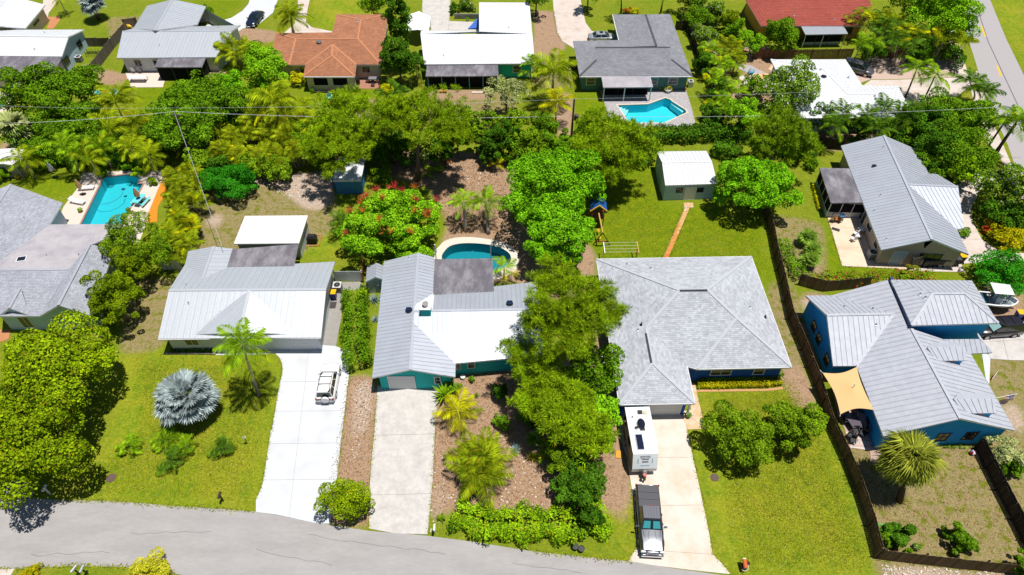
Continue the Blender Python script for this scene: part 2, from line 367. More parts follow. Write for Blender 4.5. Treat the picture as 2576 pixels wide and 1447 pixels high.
def sheet(name, pts, m, z=None, th=0.1, hole=None, kind='structure', parent=None, skirt=True):
    """a paved sheet standing a little above the ground, with its edge"""
    if z is None: _z[0] += 0.0009; z = _z[0]
    pts = [Vector((p.x, p.y, z)) for p in pts]
    if newell(pts).z < 0: pts.reverse()
    bm = bmesh.new()
    loops = [pts]+([[Vector((p.x, p.y, z)) for p in hole]] if hole else [])
    es = []
    for lp in loops:
        vs_ = [bm.verts.new(p) for p in lp]; es += [bm.edges.new((vs_[i-1], vs_[i])) for i in range(len(vs_))]
    bmesh.ops.triangle_fill(bm, use_beauty=True, edges=es, normal=(0, 0, 1))
    for f in bm.faces:
        if f.normal.z < 0: f.normal_flip()
    if skirt:
        lo = [bm.verts.new((p.x, p.y, z-th)) for p in pts]; up = [v for v in bm.verts][:len(pts)]
        for i in range(len(pts)):
            j = (i+1) % len(pts)
            try: bm.faces.new((up[i], lo[i], lo[j], up[j]))
            except ValueError: pass
    me = bpy.data.meshes.new(name); bm.to_mesh(me); bm.free(); me.materials.append(m)
    o = link(bpy.data.objects.new(name, me), parent)
    if kind: o['kind'] = kind
    return o
def slabs(name, pts, m, cuts=(), gap=0.03, vcut=None, th=0.06):
    """a drive poured in slabs: a dirt bed below, one slab object between each pair of joints (cuts: lines of two points)"""
    bed = sheet(name, pts, M_GAP)
    polys = [[(p.x, p.y) for p in pts]]
    for a, b in cuts:
        d = (b-a); n = Vector((-d.y, d.x)).normalized(); c = n.x*a.x+n.y*a.y; nx = []
        for pl in polys:
            for s_ in (1, -1):
                q = clip2(pl, s_*n.x, s_*n.y, s_*c-gap/2)
                if len(q) > 2 and abs(area2(q)) > 0.2: nx.append(q)
        polys = nx
    for q in polys:
        if area2(q) < 0: q = q[::-1]
        MB().slab([Vector((x, y, _z[0]+0.022+random.uniform(0, 0.004))) for x, y in q], 0.02, Vector((0, 0, 1))).build('slab', m, bed)
    return bed
def L2(s): p = PP(s); return [(p[i], p[i+1]) for i in range(0, len(p), 2)]

# street at the bottom of the picture, road at the upper right
UP = "o -120,1262 0,1255 130,1256 300,1262 450,1274 560,1281 640,1287 720,1300 800,1316 930,1336 1075,1348 1190,1363 1330,1386 1450,1399 1590,1413 1700,1431 1840,1450 2000,1478 2200,1520 2420,1580 2600,1640"
LO = "o 2300,1750 1900,1685 1500,1600 1100,1545 800,1505 560,1470 441,1443 310,1426 192,1424 100,1428 0,1434 -140,1445"
sheet('street', PP(UP+" "+LO[2:]), M_ASPH, 0.010)
sheet('road', PP("30 1900,-200 1960,0 1990,330 2062,540 2118,725 2240,1080 2332,1285 31 2415,20 2500,270 2600,530 2800,900 3300,900 3000,250 30 2870,1330 2740,1060 2576,760 2400,400 2235,0 2150,-220"), M_ROAD2, 0.010)
mk = MB()
M_YEL = mat('yellow_road_paint', (0.75, 0.42, 0.02), 0.8, var=0.1)
def stripe(name, a, b, wd, m, z=0.016):
    a, b = Vector((a.x, a.y, z)), Vector((b.x, b.y, z)); n = (b-a).normalized().cross(Vector((0, 0, 1)))*wd/2
    o = MB().slab([a-n, b-n, b+n, a+n], 0.004, Vector((0, 0, 1))).build(name, m); o['kind'] = 'structure'; return o
for s_ in ("30 2148,262 2188,370", "30 2305,660 2345,770", "30 2480,1110 2520,1190", "30 2008,-110 2045,5"): stripe('road_marking', *PP(s_), 0.28, M_YEL)
M_TAR = mat('tar_seam', (0.12, 0.115, 0.13), 0.8)
p = PP("30 2075,-30 2130,160 2215,420 2350,710 2490,1010 2576,1190")
for i in range(len(p)-1): stripe('road_seam', p[i], p[i+1], 0.14, M_TAR, 0.015)
for s_ in ("13 520,1050 1180,1140", "13 1180,1140 1900,1240", "03 1300,1030 2100,1010", "13 0,1200 760,1340", "03 300,1250 1100,1220", "23 0,1330 700,1420"):
    a, b = PP(s_); k = 9; q = [a.lerp(b, i/k)+Vector((0, random.uniform(-.12, .12), 0)) for i in range(k+1)]
    m_ = MB()
    for i in range(k):
        n = Vector((0, 0.018, 0)); m_.slab([Vector((q[i].x, q[i].y-.014, .0135)), Vector((q[i+1].x, q[i+1].y-.014, .0135)), Vector((q[i+1].x, q[i+1].y+.014, .0135)), Vector((q[i].x, q[i].y+.014, .0135))], .002, Vector((0, 0, 1)))
    o = m_.build('road_crack', M_TAR); o['kind'] = 'structure'

random.seed(3)
# drives and paths
slabs('driveway', PP("12 120,585 665,590 800,600 945,650 935,900 870,1443 13 860,0 810,470 745,935 620,935 430,895 330,870 200,845 0,818 0,700 45,600 75,500 150,0 12 160,1443 240,980 270,840 265,790 240,720 195,672 130,665"), M_CONC_W,
      L2("12 140,960 940,955 12 160,1258 900,1250 13 100,140 860,130 13 50,500 800,495 12 540,590 13 330,870"), gap=0.02)
sheet('side_path', PP("12 735,-60 870,-40 860,300 805,600 665,600 700,300 11 790,1400 1060,1395 1040,1480 870,1475"), M_CONC_D)
slabs('driveway', PP("12 1225,1000 1850,990 1830,1100 1812,1350 13 1785,0 1762,500 1735,800 1712,1042 1400,1035 1130,985 1128,650 1150,350 1183,0"), M_CONC_G, L2("13 1000,60 1800,40 13 1000,655 1800,635"), gap=0.025)
slabs('driveway', PP("22 1080,1230 1700,1230 1760,1440 23 1745,0 1850,480 1960,1000 2000,1240 2090,1330 2182,1440 1800,1400 1400,1350 1162,1308 1180,1270 1248,1178 1230,900 1195,590 1150,300 1060,0"), M_CONC_T,
      L2("23 1000,280 2000,272 23 1000,765 2000,748 23 1000,1178 2050,1245"), gap=0.025)
slabs('side_path', PP("22 1770,960 1840,975 1862,1075 1945,1430 1765,1440 1690,1260 1800,1240"), M_CONC_O, L2("22 1700,1310 1900,1290 22 1740,1440 1810,1310 22 1790,1310 1945,1430"), gap=0.025)
slabs('driveway', PP("20 405,-80 690,-80 690,0 740,230 800,312 1060,400 1060,430 620,490 500,412 455,332 420,120"), M_CONC_P, L2("20 400,140 720,140"))
slabs('driveway', PP("10 1680,-80 1962,-80 1945,215 2235,225 2300,330 1700,340 1765,300 1672,110"), M_CONC_G, L2("10 1660,195 1960,195 10 1950,-80 1935,320"))
sheet('driveway', PP("10 425,-80 560,-80 520,90 500,225 560,275 770,318 760,350 280,350 290,325 390,240 420,90"), M_CONC_P)
sheet('driveway', PP("00 2060,260 2330,180 2440,110 2500,40 2540,-80 10 250,-80 170,130 40,235 00 2440,290 2380,330"), M_CONC_W)
sheet('driveway', PP("00 440,-60 590,-60 560,40 490,130 480,195 420,200"), M_CONC_P)
sheet('garden_path', PP("00 480,170 605,170 600,210 540,290 470,290 500,210"), M_PAVE_R)
sheet('paver_drive', PP("30 860,745 1020,570 1300,585 1700,600 1895,640 1910,775 1260,800 1035,800 930,835"), M_PAVE)
sheet('driveway', PP("30 930,880 1035,806 1262,806 1912,781 2105,715 2145,785 2050,860 1905,965 1700,1040 1380,1060 1300,870"), M_CONC_P)
sheet('pavement', PP("30 1790,300 1870,290 1935,470 2010,742 1912,772 1850,500"), M_CONC_P)
sheet('pavement', PP("30 2040,905 2150,870 2262,1240 2340,1400 31 2480,285 2600,560 2540,560 2420,270 30 2200,1420 2130,1250"), M_CONC_P)
slabs('driveway', PP("31 1895,430 2010,350 2205,308 2300,380 2150,450 2070,600 2035,680 2060,800 2150,970 2310,1080 2700,1125 2700,1190 2120,1205 1945,1215 1985,1298 1500,1290 1480,1200 1930,1150 2000,1090 1900,870"), M_CONC_P, L2("31 1880,480 2100,600 31 1950,980 2250,960"))
slabs('patio', PP("31 600,755 640,690 1000,690 1140,1100 1150,1190 1500,1200 1500,1290 1310,1265 745,1238"), M_CREAM, L2("31 640,860 1000,850 31 700,1060 1060,1050 31 880,700 1010,1250"), gap=0.02)
slabs('driveway', PP("32 2110,440 2300,420 2620,345 2800,330 2800,750 2450,742 2240,730"), M_CONC_G, L2("32 2330,400 2420,760 32 2200,560 2800,520"))
sheet('front_walk', PP("32 2150,665 2238,690 2225,985 2190,930"), M_CONC_W)
# orange stepping path to the shed: each paver its own piece
bed = sheet('paver_path', PP("21 1722,600 1822,598 1828,648 1790,650 1570,1165 1512,1165 1735,655"), M_GAP, th=0.03)
M_PO = [mat('orange_paver_%s' % n, c, 0.9, spec=0.15, var=0.18, vs=5) for n, c in (('deep', (0.55, 0.18, 0.035)), ('warm', (0.60, 0.25, 0.06)), ('pale', (0.62, 0.36, 0.14)), ('pink', (0.60, 0.42, 0.31)))]
a0, a1, b0, b1 = PP("21 1738,655 1518,1160 1790,652 1572,1160")
NPV = 13
for i in range(NPV):
    for j in range(2):
        t0, t1 = (i+0.03)/NPV, (i+0.97)/NPV
        f = lambda t, s_: (a0.lerp(a1, t)).lerp(b0.lerp(b1, t), s_)
        s0, s1 = j*0.5+0.02, j*0.5+0.48
        z = _z[0]+0.02+random.uniform(0, .008)
        MB().slab([Vector((q.x, q.y, z)) for q in upward([f(t0, s0), f(t1, s0), f(t1, s1), f(t0, s1)])], 0.02, Vector((0, 0, 1))).build('paver', M_PO[min(3, int((1-i/NPV)*2.2+random.random()*1.2))], bed)
a0, a1, b0, b1 = PP("21 1724,602 1735,652 1820,600 1826,648")
for i in range(2):
    for j in range(3):
        f = lambda t, s_: (a0.lerp(a1, t)).lerp(b0.lerp(b1, t), s_)
        MB().slab([Vector((q.x, q.y, _z[0]+0.02)) for q in upward([f((i+.04)/2, (j+.03)/3), f((i+.96)/2, (j+.03)/3), f((i+.96)/2, (j+.97)/3), f((i+.04)/2, (j+.97)/3)])], 0.02, Vector((0, 0, 1))).build('paver', M_PO[2+(i+j) % 2], bed)

# ------------------------------------------------------------------ pools
def water_mat(name, tint, deep):
    m = bpy.data.materials.new(name); m.use_nodes = True; nt = m.node_tree; N, L = nt.nodes, nt.links
    N.remove(N['Principled BSDF'])
    tr = N.new('ShaderNodeBsdfTransparent'); tr.inputs[0].default_value = (*tint, 1)
    gl = N.new('ShaderNodeBsdfGlossy'); gl.inputs['Roughness'].default_value = 0.04
    fr = N.new('ShaderNodeFresnel'); fr.inputs[0].default_value = 1.33
    nz = N.new('ShaderNodeTexNoise'); nz.inputs['Scale'].default_value = 2.5; nz.inputs['Detail'].default_value = 3
    L.new(N.new('ShaderNodeNewGeometry').outputs['Position'], nz.inputs['Vector'])
    bp = N.new('ShaderNodeBump'); bp.inputs['Strength'].default_value = 0.35; bp.inputs['Distance'].default_value = 0.05; L.new(nz.outputs[0], bp.inputs['Height'])
    L.new(bp.outputs[0], gl.inputs['Normal']); L.new(bp.outputs[0], fr.inputs['Normal'])
    ms = N.new('ShaderNodeMixShader'); L.new(fr.outputs[0], ms.inputs[0]); L.new(tr.outputs[0], ms.inputs[1]); L.new(gl.outputs[0], ms.inputs[2]); L.new(ms.outputs[0], N['Material Output'].inputs[0])
    return m
def pool(px, deck_pts, deck_m, cop_m, plaster, tint, cop_w=0.3, depth=1.3, deck_name='pool_deck', label=''):
    pts = [Vector((p.x, p.y, 0)) for p in px]
    if newell(pts).z < 0: pts.reverse()
    k = len(pts); c = sum(pts, Vector())/k
    def off(d):
        out = []
        for i in range(k):
            e0 = (pts[i]-pts[i-1]).normalized(); e1 = (pts[(i+1) % k]-pts[i]).normalized()
            n0, n1 = Vector((e0.y, -e0.x, 0)), Vector((e1.y, -e1.x, 0)); n = n0+n1
            n = n/max(n.length_squared, 0.6)*2 if n.length > 1e-6 else n0
            out.append(pts[i]+n*d*0.999)
        return out
    out = off(cop_w)
    sheet(deck_name, deck_pts, deck_m, hole=[q for q in out])
    root = thing('swimming_pool', label, 'pool', (c.x, c.y, 0)); org = Vector((c.x, c.y, 0))
    zt = _z[0]+0.035
    m_ = MB(org)
    for i in range(k):
        j = (i+1) % k
        a, b_, c_, d = pts[i], pts[j], out[j], out[i]
        U = lambda q, z: Vector((q.x, q.y, z))
        m_.mesh([U(a, zt), U(b_, zt), U(c_, zt), U(d, zt), U(a, -.1), U(b_, -.1), U(c_, -.1), U(d, -.1)], [(0, 3, 2, 1), (0, 1, 5, 4), (2, 3, 7, 6)])
    m_.build('coping', cop_m, root)
    m_ = MB(org); fl = [Vector((p.x, p.y, -depth)) for p in pts]
    m_.poly(fl)
    for i in range(k):
        j = (i+1) % k; m_.mesh([Vector((pts[i].x, pts[i].y, .0)), Vector((pts[j].x, pts[j].y, .0)), fl[j], fl[i]], [(0, 1, 2, 3)])
    m_.build('basin', plaster, root)
    MB(org).poly([Vector((p.x, p.y, -0.10)) for p in pts]).build('water', water_mat('pool_water', tint, depth), root)
    return root, org
M_PLB = mat('blue_pool_plaster', (0.05, 0.52, 0.60), 0.7, var=0.05, vs=1.5)
M_PLK = mat('aqua_pool_plaster', (0.04, 0.60, 0.72), 0.7, var=0.06, vs=2)
M_PLD = mat('teal_pool_plaster', (0.02, 0.30, 0.36), 0.7, var=0.06, vs=1.5)
M_COPR = mat('rose_brick_coping', (0.33, 0.19, 0.16), 0.8, var=0.1, vs=8)
M_COPC = mat('cream_coping', (0.62, 0.53, 0.42), 0.8, var=0.05)
M_COPP = mat('pale_coping', (0.62, 0.57, 0.49), 0.85, var=0.05)
rp, rpo = pool(pool_px['rect'], PP("01 640,640 790,440 830,300 960,285 1640,270 1700,300 1500,740 1400,1000 500,1000"), M_DECK, M_COPR, M_PLB, (0.62, 0.95, 0.97), 0.22, label='long turquoise swimming pool with rose coping beside two loungers')
kp, kpo = pool(pool_px['kidney'], smooth_loop(PP("11 1740,1130 1830,1050 1900,985 2020,950 2200,948 2430,985 2576,1050 2640,1140 2600,1290 2300,1400 1900,1380 1700,1250")), M_DECK2, M_COPP, M_PLD, (0.45, 0.85, 0.88), 0.3, label='kidney shaped dark teal pool behind the teal house')
ap, apo = pool(pool_px['angular'], PP("20 930,1040 870,880 1360,880 1750,905 1810,1100 1845,1250 1770,1275 1200,1285 960,1180"), M_STONE, M_COPC, M_PLK, (0.68, 0.97, 1.0), 0.22, label='angular bright blue pool on grey stone deck')
cp_, cpo = pool(pool_px['corner'], PP("00 -300,880 -60,920 70,930 155,985 140,1060 60,1170 -80,1165 -300,1160"), M_DECK, M_COPC, M_PLK, (0.65, 0.97, 1.0), 0.2, label='sliver of round ended pool at the left edge of the photo')
M_STEP = mat('pale_pool_steps', (0.5, 0.75, 0.78), 0.7)
for i in range(3):   # entry steps in the angular pool
    q = PP("20 1070,1068 %d,1062 %d,1110 1100,1170" % (1180-i*34, 1160-i*30))
    MB(apo).slab([Vector((p.x, p.y, -0.25-0.22*(2-i))) for p in upward(q)], 0.9, Vector((0, 0, 1))).build('step', M_STEP, ap)
q = PP("20 1600,1025 1640,1022 1735,1095 1720,1115"); MB(apo).slab([Vector((p.x, p.y, -.3)) for p in upward(q)], 0.9, Vector((0, 0, 1))).build('bench', M_STEP, ap)
M_HOSE = mat('blue_hose', (0.03, 0.22, 0.32), 0.5)
hp = PP("01 950,595 990,612 1080,608 1160,575 1220,530 1240,480", -.05); MB(rpo).tube(hp, 0.03).build('cleaner_hose', M_HOSE, rp)
MB(rpo).box(P1("01 1240,460", -.1)+Vector((0, 0, -.02)), (0.35, 0.3, 0.14)).build('pool_cleaner', mat('dark_blue_plastic', (0.02, 0.09, 0.2), 0.4), rp)
MB(kpo).tube(PP("11 2110,1150 2150,1110 2185,1080", -.07), 0.03).build('cleaner_hose', M_HOSE, kp)
# ------------------------------------------------------------------ houses: builders
M_TRIM = mat('white_trim', (0.72, 0.72, 0.73), 0.6)
M_GLASS = mat('dark_window_glass', (0.015, 0.02, 0.03), 0.08, spec=0.8)
M_SCREEN = mat('black_insect_screen', (0.008, 0.009, 0.011), 0.9, spec=0.1)
M_METAL_G = mat('galvanised_roof', (0.51, 0.55, 0.61), 0.48, metal=0.4, spec=0.5, var=0.03, vs=0.8, objr=0.02, col2=(0.48, 0.51, 0.57), c2s=0.6)
M_METAL_W = mat('white_metal_roof', (0.60, 0.635, 0.68), 0.42, metal=0.4, spec=0.7, var=0.03, vs=1.2, objr=0.02)
M_METAL_D = mat('grey_violet_metal_roof', (0.42, 0.44, 0.495), 0.6, metal=0.08, spec=0.35, var=0.04, vs=1.6, objr=0.015, col2=(0.455, 0.475, 0.525), c2s=1.6, c2t=0.55)
M_WHITE_R = mat('bright_white_roof', (0.66, 0.68, 0.70), 0.5, spec=0.5, var=0.04, vs=2, objr=0.015)
M_FLATD = mat('dark_stained_flat_roof', (0.135, 0.125, 0.145), 0.85, spec=0.3, var=0.16, vs=2.2, col2=(0.30, 0.29, 0.32), c2s=0.8, c2t=0.58, c2w=0.14, stretch=(1, 0.45, 1), objr=0.05)
M_FLATL = mat('pale_bitumen_roof', (0.42, 0.40, 0.42), 0.85, spec=0.3, var=0.08, vs=1.3, col2=(0.31, 0.295, 0.33), c2s=0.5, c2t=0.55, c2w=0.15)
M_FLATW = mat('white_insulated_panel', (0.74, 0.73, 0.71), 0.6, var=0.04, vs=1.5, objr=0.03)
def shingle(n, c, v=0.16): return mat(n, c, 0.92, spec=0.25, isl=v, var=0.07, vs=1.0, col2=tuple(q*0.82 for q in c), c2s=0.35, c2t=0.58, c2w=0.2)
M_SH_G = shingle('silver_grey_shingles', (0.43, 0.45, 0.49))
M_SH_F = shingle('lilac_grey_shingles', (0.36, 0.375, 0.425), 0.13)
M_SH_K = shingle('slate_grey_shingles', (0.235, 0.24, 0.265), 0.12)
M_SH_B = shingle('terracotta_brown_shingles', (0.36, 0.158, 0.085), 0.14)
M_SH_R = shingle('brick_red_shingles', (0.33, 0.075, 0.055), 0.08)
def stucco(n, c): return mat(n, c, 0.85, spec=0.2, var=0.05, vs=2, bump=0.1, bs=15)
M_W_WHITE = stucco('white_stucco', (0.62, 0.65, 0.67)); M_W_TEAL = stucco('teal_stucco', (0.025, 0.46, 0.45)); M_W_BLUE = stucco('royal_blue_stucco', (0.02, 0.11, 0.45))
M_W_SKY = stucco('azure_siding', (0.02, 0.33, 0.78)); M_W_CREAM = stucco('cream_stucco', (0.60, 0.54, 0.45)); M_W_TAUPE = stucco('taupe_stucco', (0.50, 0.40, 0.33))
M_W_GREEN = stucco('sage_green_siding', (0.085, 0.20, 0.175)); M_W_GREY = stucco('pale_grey_stucco', (0.5, 0.52, 0.52)); M_W_OCHRE = stucco('ochre_stucco', (0.52, 0.30, 0.06)); M_W_PALEB = stucco('pale_blue_stucco', (0.42, 0.55, 0.62))

def inset(poly, d):
    p = [Vector((q.x, q.y)) for q in poly]; ccw = area2([(q.x, q.y) for q in p]) > 0; k = len(p); out = []
    for i in range(k):
        e0 = (p[i]-p[i-1]).normalized(); e1 = (p[(i+1) % k]-p[i]).normalized(); s = 1 if ccw else -1
        n0, n1 = Vector((-e0.y, e0.x))*s, Vector((-e1.y, e1.x))*s
        den = 1+n0.dot(n1); out.append(p[i]+(n0+n1)*d/max(den, 0.35))
    return out
M_UNDER = mat('seam_shadow_underlay', (.30, .31, .33), .8)  # darker grey in the panel gaps stands in for the shadow of the seams
M_UNDERW = mat('pale_seam_shadow_underlay', (.40, .41, .43), .8)  # the same seam shadow, paler, for the white roofs
def relax(px, faces, it=14):
    """settle the heights of ridge and valley points so that every roof face is a plane"""
    names = list(px); z0 = np.array([px[n][2] for n in names]); D = np.array([ray(px[n][0], px[n][1]) for n in names]); wt = np.where(z0 < 2.96, 1.2, .10); z = z0.copy(); ix = {n: i for i, n in enumerate(names)}
    fs = [[ix[c] for c in f] for f in faces if len(f) > 3]
    def res(z):
        P = D*((CAM_H-z)/-D[:, 2])[:, None]; P[:, 2] = z; r_ = [wt*(z-z0)]
        for f in fs:
            q = P[f]-P[f].mean(0); n = np.linalg.svd(q)[2][2]; r_.append(q @ (n if n[2] > 0 else -n))
        return np.concatenate(r_)
    if fs:
        for _ in range(it):
            r0 = res(z); J = np.stack([(res(z+np.eye(len(z))[i]*1e-4)-r0)/1e-4 for i in range(len(z))], 1); dz = np.linalg.lstsq(J, -r0, rcond=None)[0]; z = z+np.clip(dz, -.4, .4)
            if abs(dz).max() < 1e-3: break
    return {n: W(px[n][0], px[n][1], float(z[i])) for n, i in ix.items()}
class House:
    def __init__(h, name, label, pts, faces, outline, wall, roofm, over=0.5, cat='house', kind='panel', pw=0.5, ribs=1, side=None, caps=(), fth=0.16, sh=(0.36, 0.2), walls=True, group=None):
        h.p = {}; t = 'o'
        for w_ in pts.split():
            if ':' not in w_: t = w_; continue
            n, v = w_.split(':'); v = [float(q) for q in v.split(',')]; h.p[n] = (*tp(t, v[0], v[1]), v[2])
        h.p = relax(h.p, [f.partition('/')[0] for f in faces.split()])
        h.faces = []
        for f in faces.split():
            nm, _, k = f.partition('/'); h.faces.append((upward([h.p[c] for c in nm]), k or kind))
        ol = [h.p[c] for c in outline]; c = sum(ol, Vector())/len(ol); h.org = Vector((c.x, c.y, 0))
        h.root = thing(name, label, cat, h.org, group=group); h.walls = []
        side = side or M_TRIM
        m = MB(h.org); h.tris = {}
        for q, k in h.faces:
            tr = [[q[i] for i in t_] for t_ in tessellate_polygon([q])]; h.tris[id(q)] = tr
            n = len(q); bt = [v-Vector((0, 0, fth)) for v in q]
            m.mi = 0
            for t_ in tr: m.poly([v-Vector((0, 0, .05 if k == 'panel' else 0)) for v in upward(t_)])
            m.mi = 1; m.mesh(q+bt, [tuple(range(2*n-1, n-1, -1))]+[(i, i+n, (i+1) % n+n, (i+1) % n) for i in range(n)])
        h.roof = m.build('roof', [(M_UNDERW if roofm.name.startswith('bright') else M_UNDER) if kind == 'panel' else roofm, side], h.root)
        for q, k in h.faces:
            if k == 'panel': h.panels(q, roofm, pw, ribs)
            elif k == 'shingle': h.shingles(q, roofm, *sh)
        for e in caps:
            for a, b in zip(e, e[1:]):
                A, B = h.p[a], h.p[b]; up = Vector((0, 0, .035)); MB(h.org).bar(A+up, B+up, 0.28, 0.06).build('ridge_cap', roofm, h.roof)
        if walls: h.make_walls(inset(ol, over), wall)
    def fit(h, q, pts):
        """drop points laid out in the mean plane of face q onto its real surface"""
        n = newell(q); c = sum(q, Vector())/len(q); out = []
        for p in pts:
            zz = None; best = 1e9
            for a, b, d in h.tris[id(q)]:
                de = (b.y-d.y)*(a.x-d.x)+(d.x-b.x)*(a.y-d.y)
                if abs(de) < 1e-9: continue
                u = ((b.y-d.y)*(p.x-d.x)+(d.x-b.x)*(p.y-d.y))/de; v = ((d.y-a.y)*(p.x-d.x)+(a.x-d.x)*(p.y-d.y))/de; w_ = 1-u-v; e = -min(u, v, w_)
                if e < best: best = e; zz = u*a.z+v*b.z+w_*d.z
            zp = c.z-(n.x*(p.x-c.x)+n.y*(p.y-c.y))/n.z
            out.append(Vector((p.x, p.y, p.z+(zz-zp if zz is not None else 0))))
        return out
    def roofz(h, x, y):
        z = None
        for q, k in h.faces:
            if inpoly(x, y, [(v.x, v.y) for v in q]):
                n = newell(q); c = sum(q, Vector())/len(q); zz = c.z-(n.x*(x-c.x)+n.y*(y-c.y))/n.z; z = zz if z is None else max(z, zz)
        return z
    def make_walls(h, ol, wall, name='wall', z1=None):
        m = MB(h.org); k = len(ol)
        for i in range(k):
            a, b = ol[i], ol[(i+1) % k]; n = max(1, int((b-a).length/0.5)); pr = None
            top = []
            for j in range(n+1):
                q = a.lerp(b, j/n); z = z1 if z1 is not None else h.roofz(q.x, q.y); top.append((q, (z-0.13) if z is not None else None))
            last = 2.4
            for j in range(len(top)):
                if top[j][1] is None: top[j] = (top[j][0], min([t[1] for t in top if t[1] is not None] or [last]))
            for (q, z), (q2, z2) in zip(top, top[1:]):
                m.mesh([(q.x, q.y, 0), (q2.x, q2.y, 0), (q2.x, q2.y, z2), (q.x, q.y, z)], [(0, 1, 2, 3)])
            h.walls.append((a, b, max(t[1] for t in top)))
        m.build(name, wall, h.root)
    def panels(h, q, m, pw, ribs):
        n = newell(q); d = Vector((0, 0, -1))+n*n.z
        if d.length < 1e-3: d = Vector((0, -1, 0))
        d.normalize(); u = n.cross(d).normalized(); o = sum(q, Vector())/len(q)
        P = [((v-o).dot(u), (v-o).dot(d)) for v in q]; a0, a1 = min(p[0] for p in P), max(p[0] for p in P)
        k = max(1, round((a1-a0)/pw)); st = (a1-a0)/k
        def put(mb, pl, base, th):
            if len(pl) < 3 or abs(area2(pl)) < 1e-3: return
            if area2(pl) < 0: pl = pl[::-1]
            pts = upward(h.fit(q, [o+u*x+d*y+n*(base+th) for x, y in pl])); mb.slab(pts, th, n)
        for i in range(k):
            mb = MB(h.org); x0 = a0+i*st
            put(mb, clip2(clip2(P, -1, 0, -(x0+0.006)), 1, 0, x0+st-0.006), 0.004, 0.018)
            for r_ in range(ribs):
                xr = x0+0.03+st*r_/ribs; put(mb, clip2(clip2(P, -1, 0, -xr), 1, 0, xr+0.045), 0.02, 0.035)
            if mb.f: mb.build('roof_panel', m, h.roof)
    def shingles(h, q, m, sw, se):
        n = newell(q); d = (Vector((0, 0, -1))+n*n.z).normalized(); u = n.cross(d).normalized(); o = sum(q, Vector())/len(q)
        P = [((v-o).dot(u), (v-o).dot(d)) for v in q]; a0, a1 = min(p[0] for p in P), max(p[0] for p in P); d0, d1 = min(p[1] for p in P), max(p[1] for p in P)
        mb = MB(h.org); r_ = 0
        y = d0
        while y < d1:
            row = clip2(clip2(P, 0, -1, -y), 0, 1, y+se)
            if len(row) > 2:
                x = a0-(r_ % 2)*sw*0.5-random.random()*0.08
                while x < a1:
                    wd = sw*random.uniform(0.75, 1.2); pl = clip2(clip2(row, -1, 0, -x), 1, 0, x+wd-0.012); x += wd
                    if len(pl) < 3 or abs(area2(pl)) < 2e-3: continue
                    lf = random.uniform(0.0, 0.008)
                    if area2(pl) < 0: pl = pl[::-1]
                    pts = h.fit(q, [o+u*px+d*py+n*(0.006+lf+0.02*(py-y)/se) for px, py in pl]); mb.poly(upward(pts))
                    lo = [(px, py) for px, py in pl if py > y+se-1e-4]
                    if len(lo) == 2: A, B = h.fit(q, [o+u*lo[0][0]+d*lo[0][1], o+u*lo[1][0]+d*lo[1][1]]); t_ = n*(0.026+lf); mb.poly([A, B, B+t_, A+t_])
            y += se; r_ += 1
        if mb.f: tag(mb.build('shingle_course', m, h.roof), kind='stuff')
    # ---- things fixed to it
    def hit(h, x, y):
        d = ray(x, y); best = None
        for a, b, zt in h.walls:
            e = b-a; den = d.x*e.y-d.y*e.x
            if abs(den) < 1e-9: continue
            t = (a.x*e.y-a.y*e.x)/den; s = ((d.x*t-a.x)*e.x+(d.y*t-a.y)*e.y)/e.length_squared; z = CAM_H+d.z*t
            if t > 0 and -0.02 <= s <= 1.02 and -0.8 < z < zt+0.6 and (best is None or t < best[0]): best = (t, s, z, a, b)
        return best
    def opening(h, px, name='window', z=None, frame=M_TRIM, glass=M_GLASS, fw=0.07, bars=(1, 1), solid=None, size=None):
        """px: two opposite corners as seen; becomes a framed opening standing in the wall they fall on"""
        (x0, y0), (x1, y1) = PXL(px); g = h.hit((x0+x1)/2, (y0+y1)/2)
        if g is None: print('no wall for', px); return None
        t, s, zc, a, b = g; e = b-a; L_ = e.length; ed = e/L_
        def on(x, y):
            d = ray(x, y); den = d.x*e.y-d.y*e.x; t = (a.x*e.y-a.y*e.x)/den; return ((d.x*t-a.x)*ed.x+(d.y*t-a.y)*ed.y), CAM_H+d.z*t
        (s0, z0), (s1, z1) = on(x0, y0), on(x1, y1)
        if abs(s1-s0) < 0.25: (s0, z0), (s1, z1) = on(x0, y1), on(x1, y0)
        if size: sc_ = on((x0+x1)/2, (y0+y1)/2)[0]; s0, s1 = sc_-size/2, sc_+size/2
        s0, s1 = sorted((s0, s1)); z0, z1 = sorted((z0, z1))
        if z is not None: z0, z1 = z
        z0 = max(z0, 0.05); c = Vector((a.x+ed.x*(s0+s1)/2, a.y+ed.y*(s0+s1)/2, (z0+z1)/2)); nn = Vector((ed.y, -ed.x, 0))
        if nn.dot(Vector((0, 0, 0))-Vector((c.x, c.y, 0))) < 0: nn = -nn
        wd, ht = s1-s0, z1-z0; mtx = Matrix((Vector((ed.x, ed.y, 0)), nn, Vector((0, 0, 1)))).transposed()
        f = MB(h.org)
        for dx, dz, sx, sz in ((0, ht/2, wd+2*fw, fw), (0, -ht/2, wd+2*fw, fw), (wd/2, 0, fw, ht-fw), (-wd/2, 0, fw, ht-fw)):
            f.box(c+mtx @ Vector((dx, 0.03, dz)), (sx, 0.07, sz), mat=mtx)
        if solid is None:
            for i in range(1, bars[0]): f.box(c+mtx @ Vector((-wd/2+wd*i/bars[0], 0.035, 0)), (0.04, 0.03, ht), mat=mtx)
            for i in range(1, bars[1]): f.box(c+mtx @ Vector((0, 0.035, -ht/2+ht*i/bars[1])), (wd, 0.032, 0.04), mat=mtx)
        w_ = f.build(name, frame, h.root)
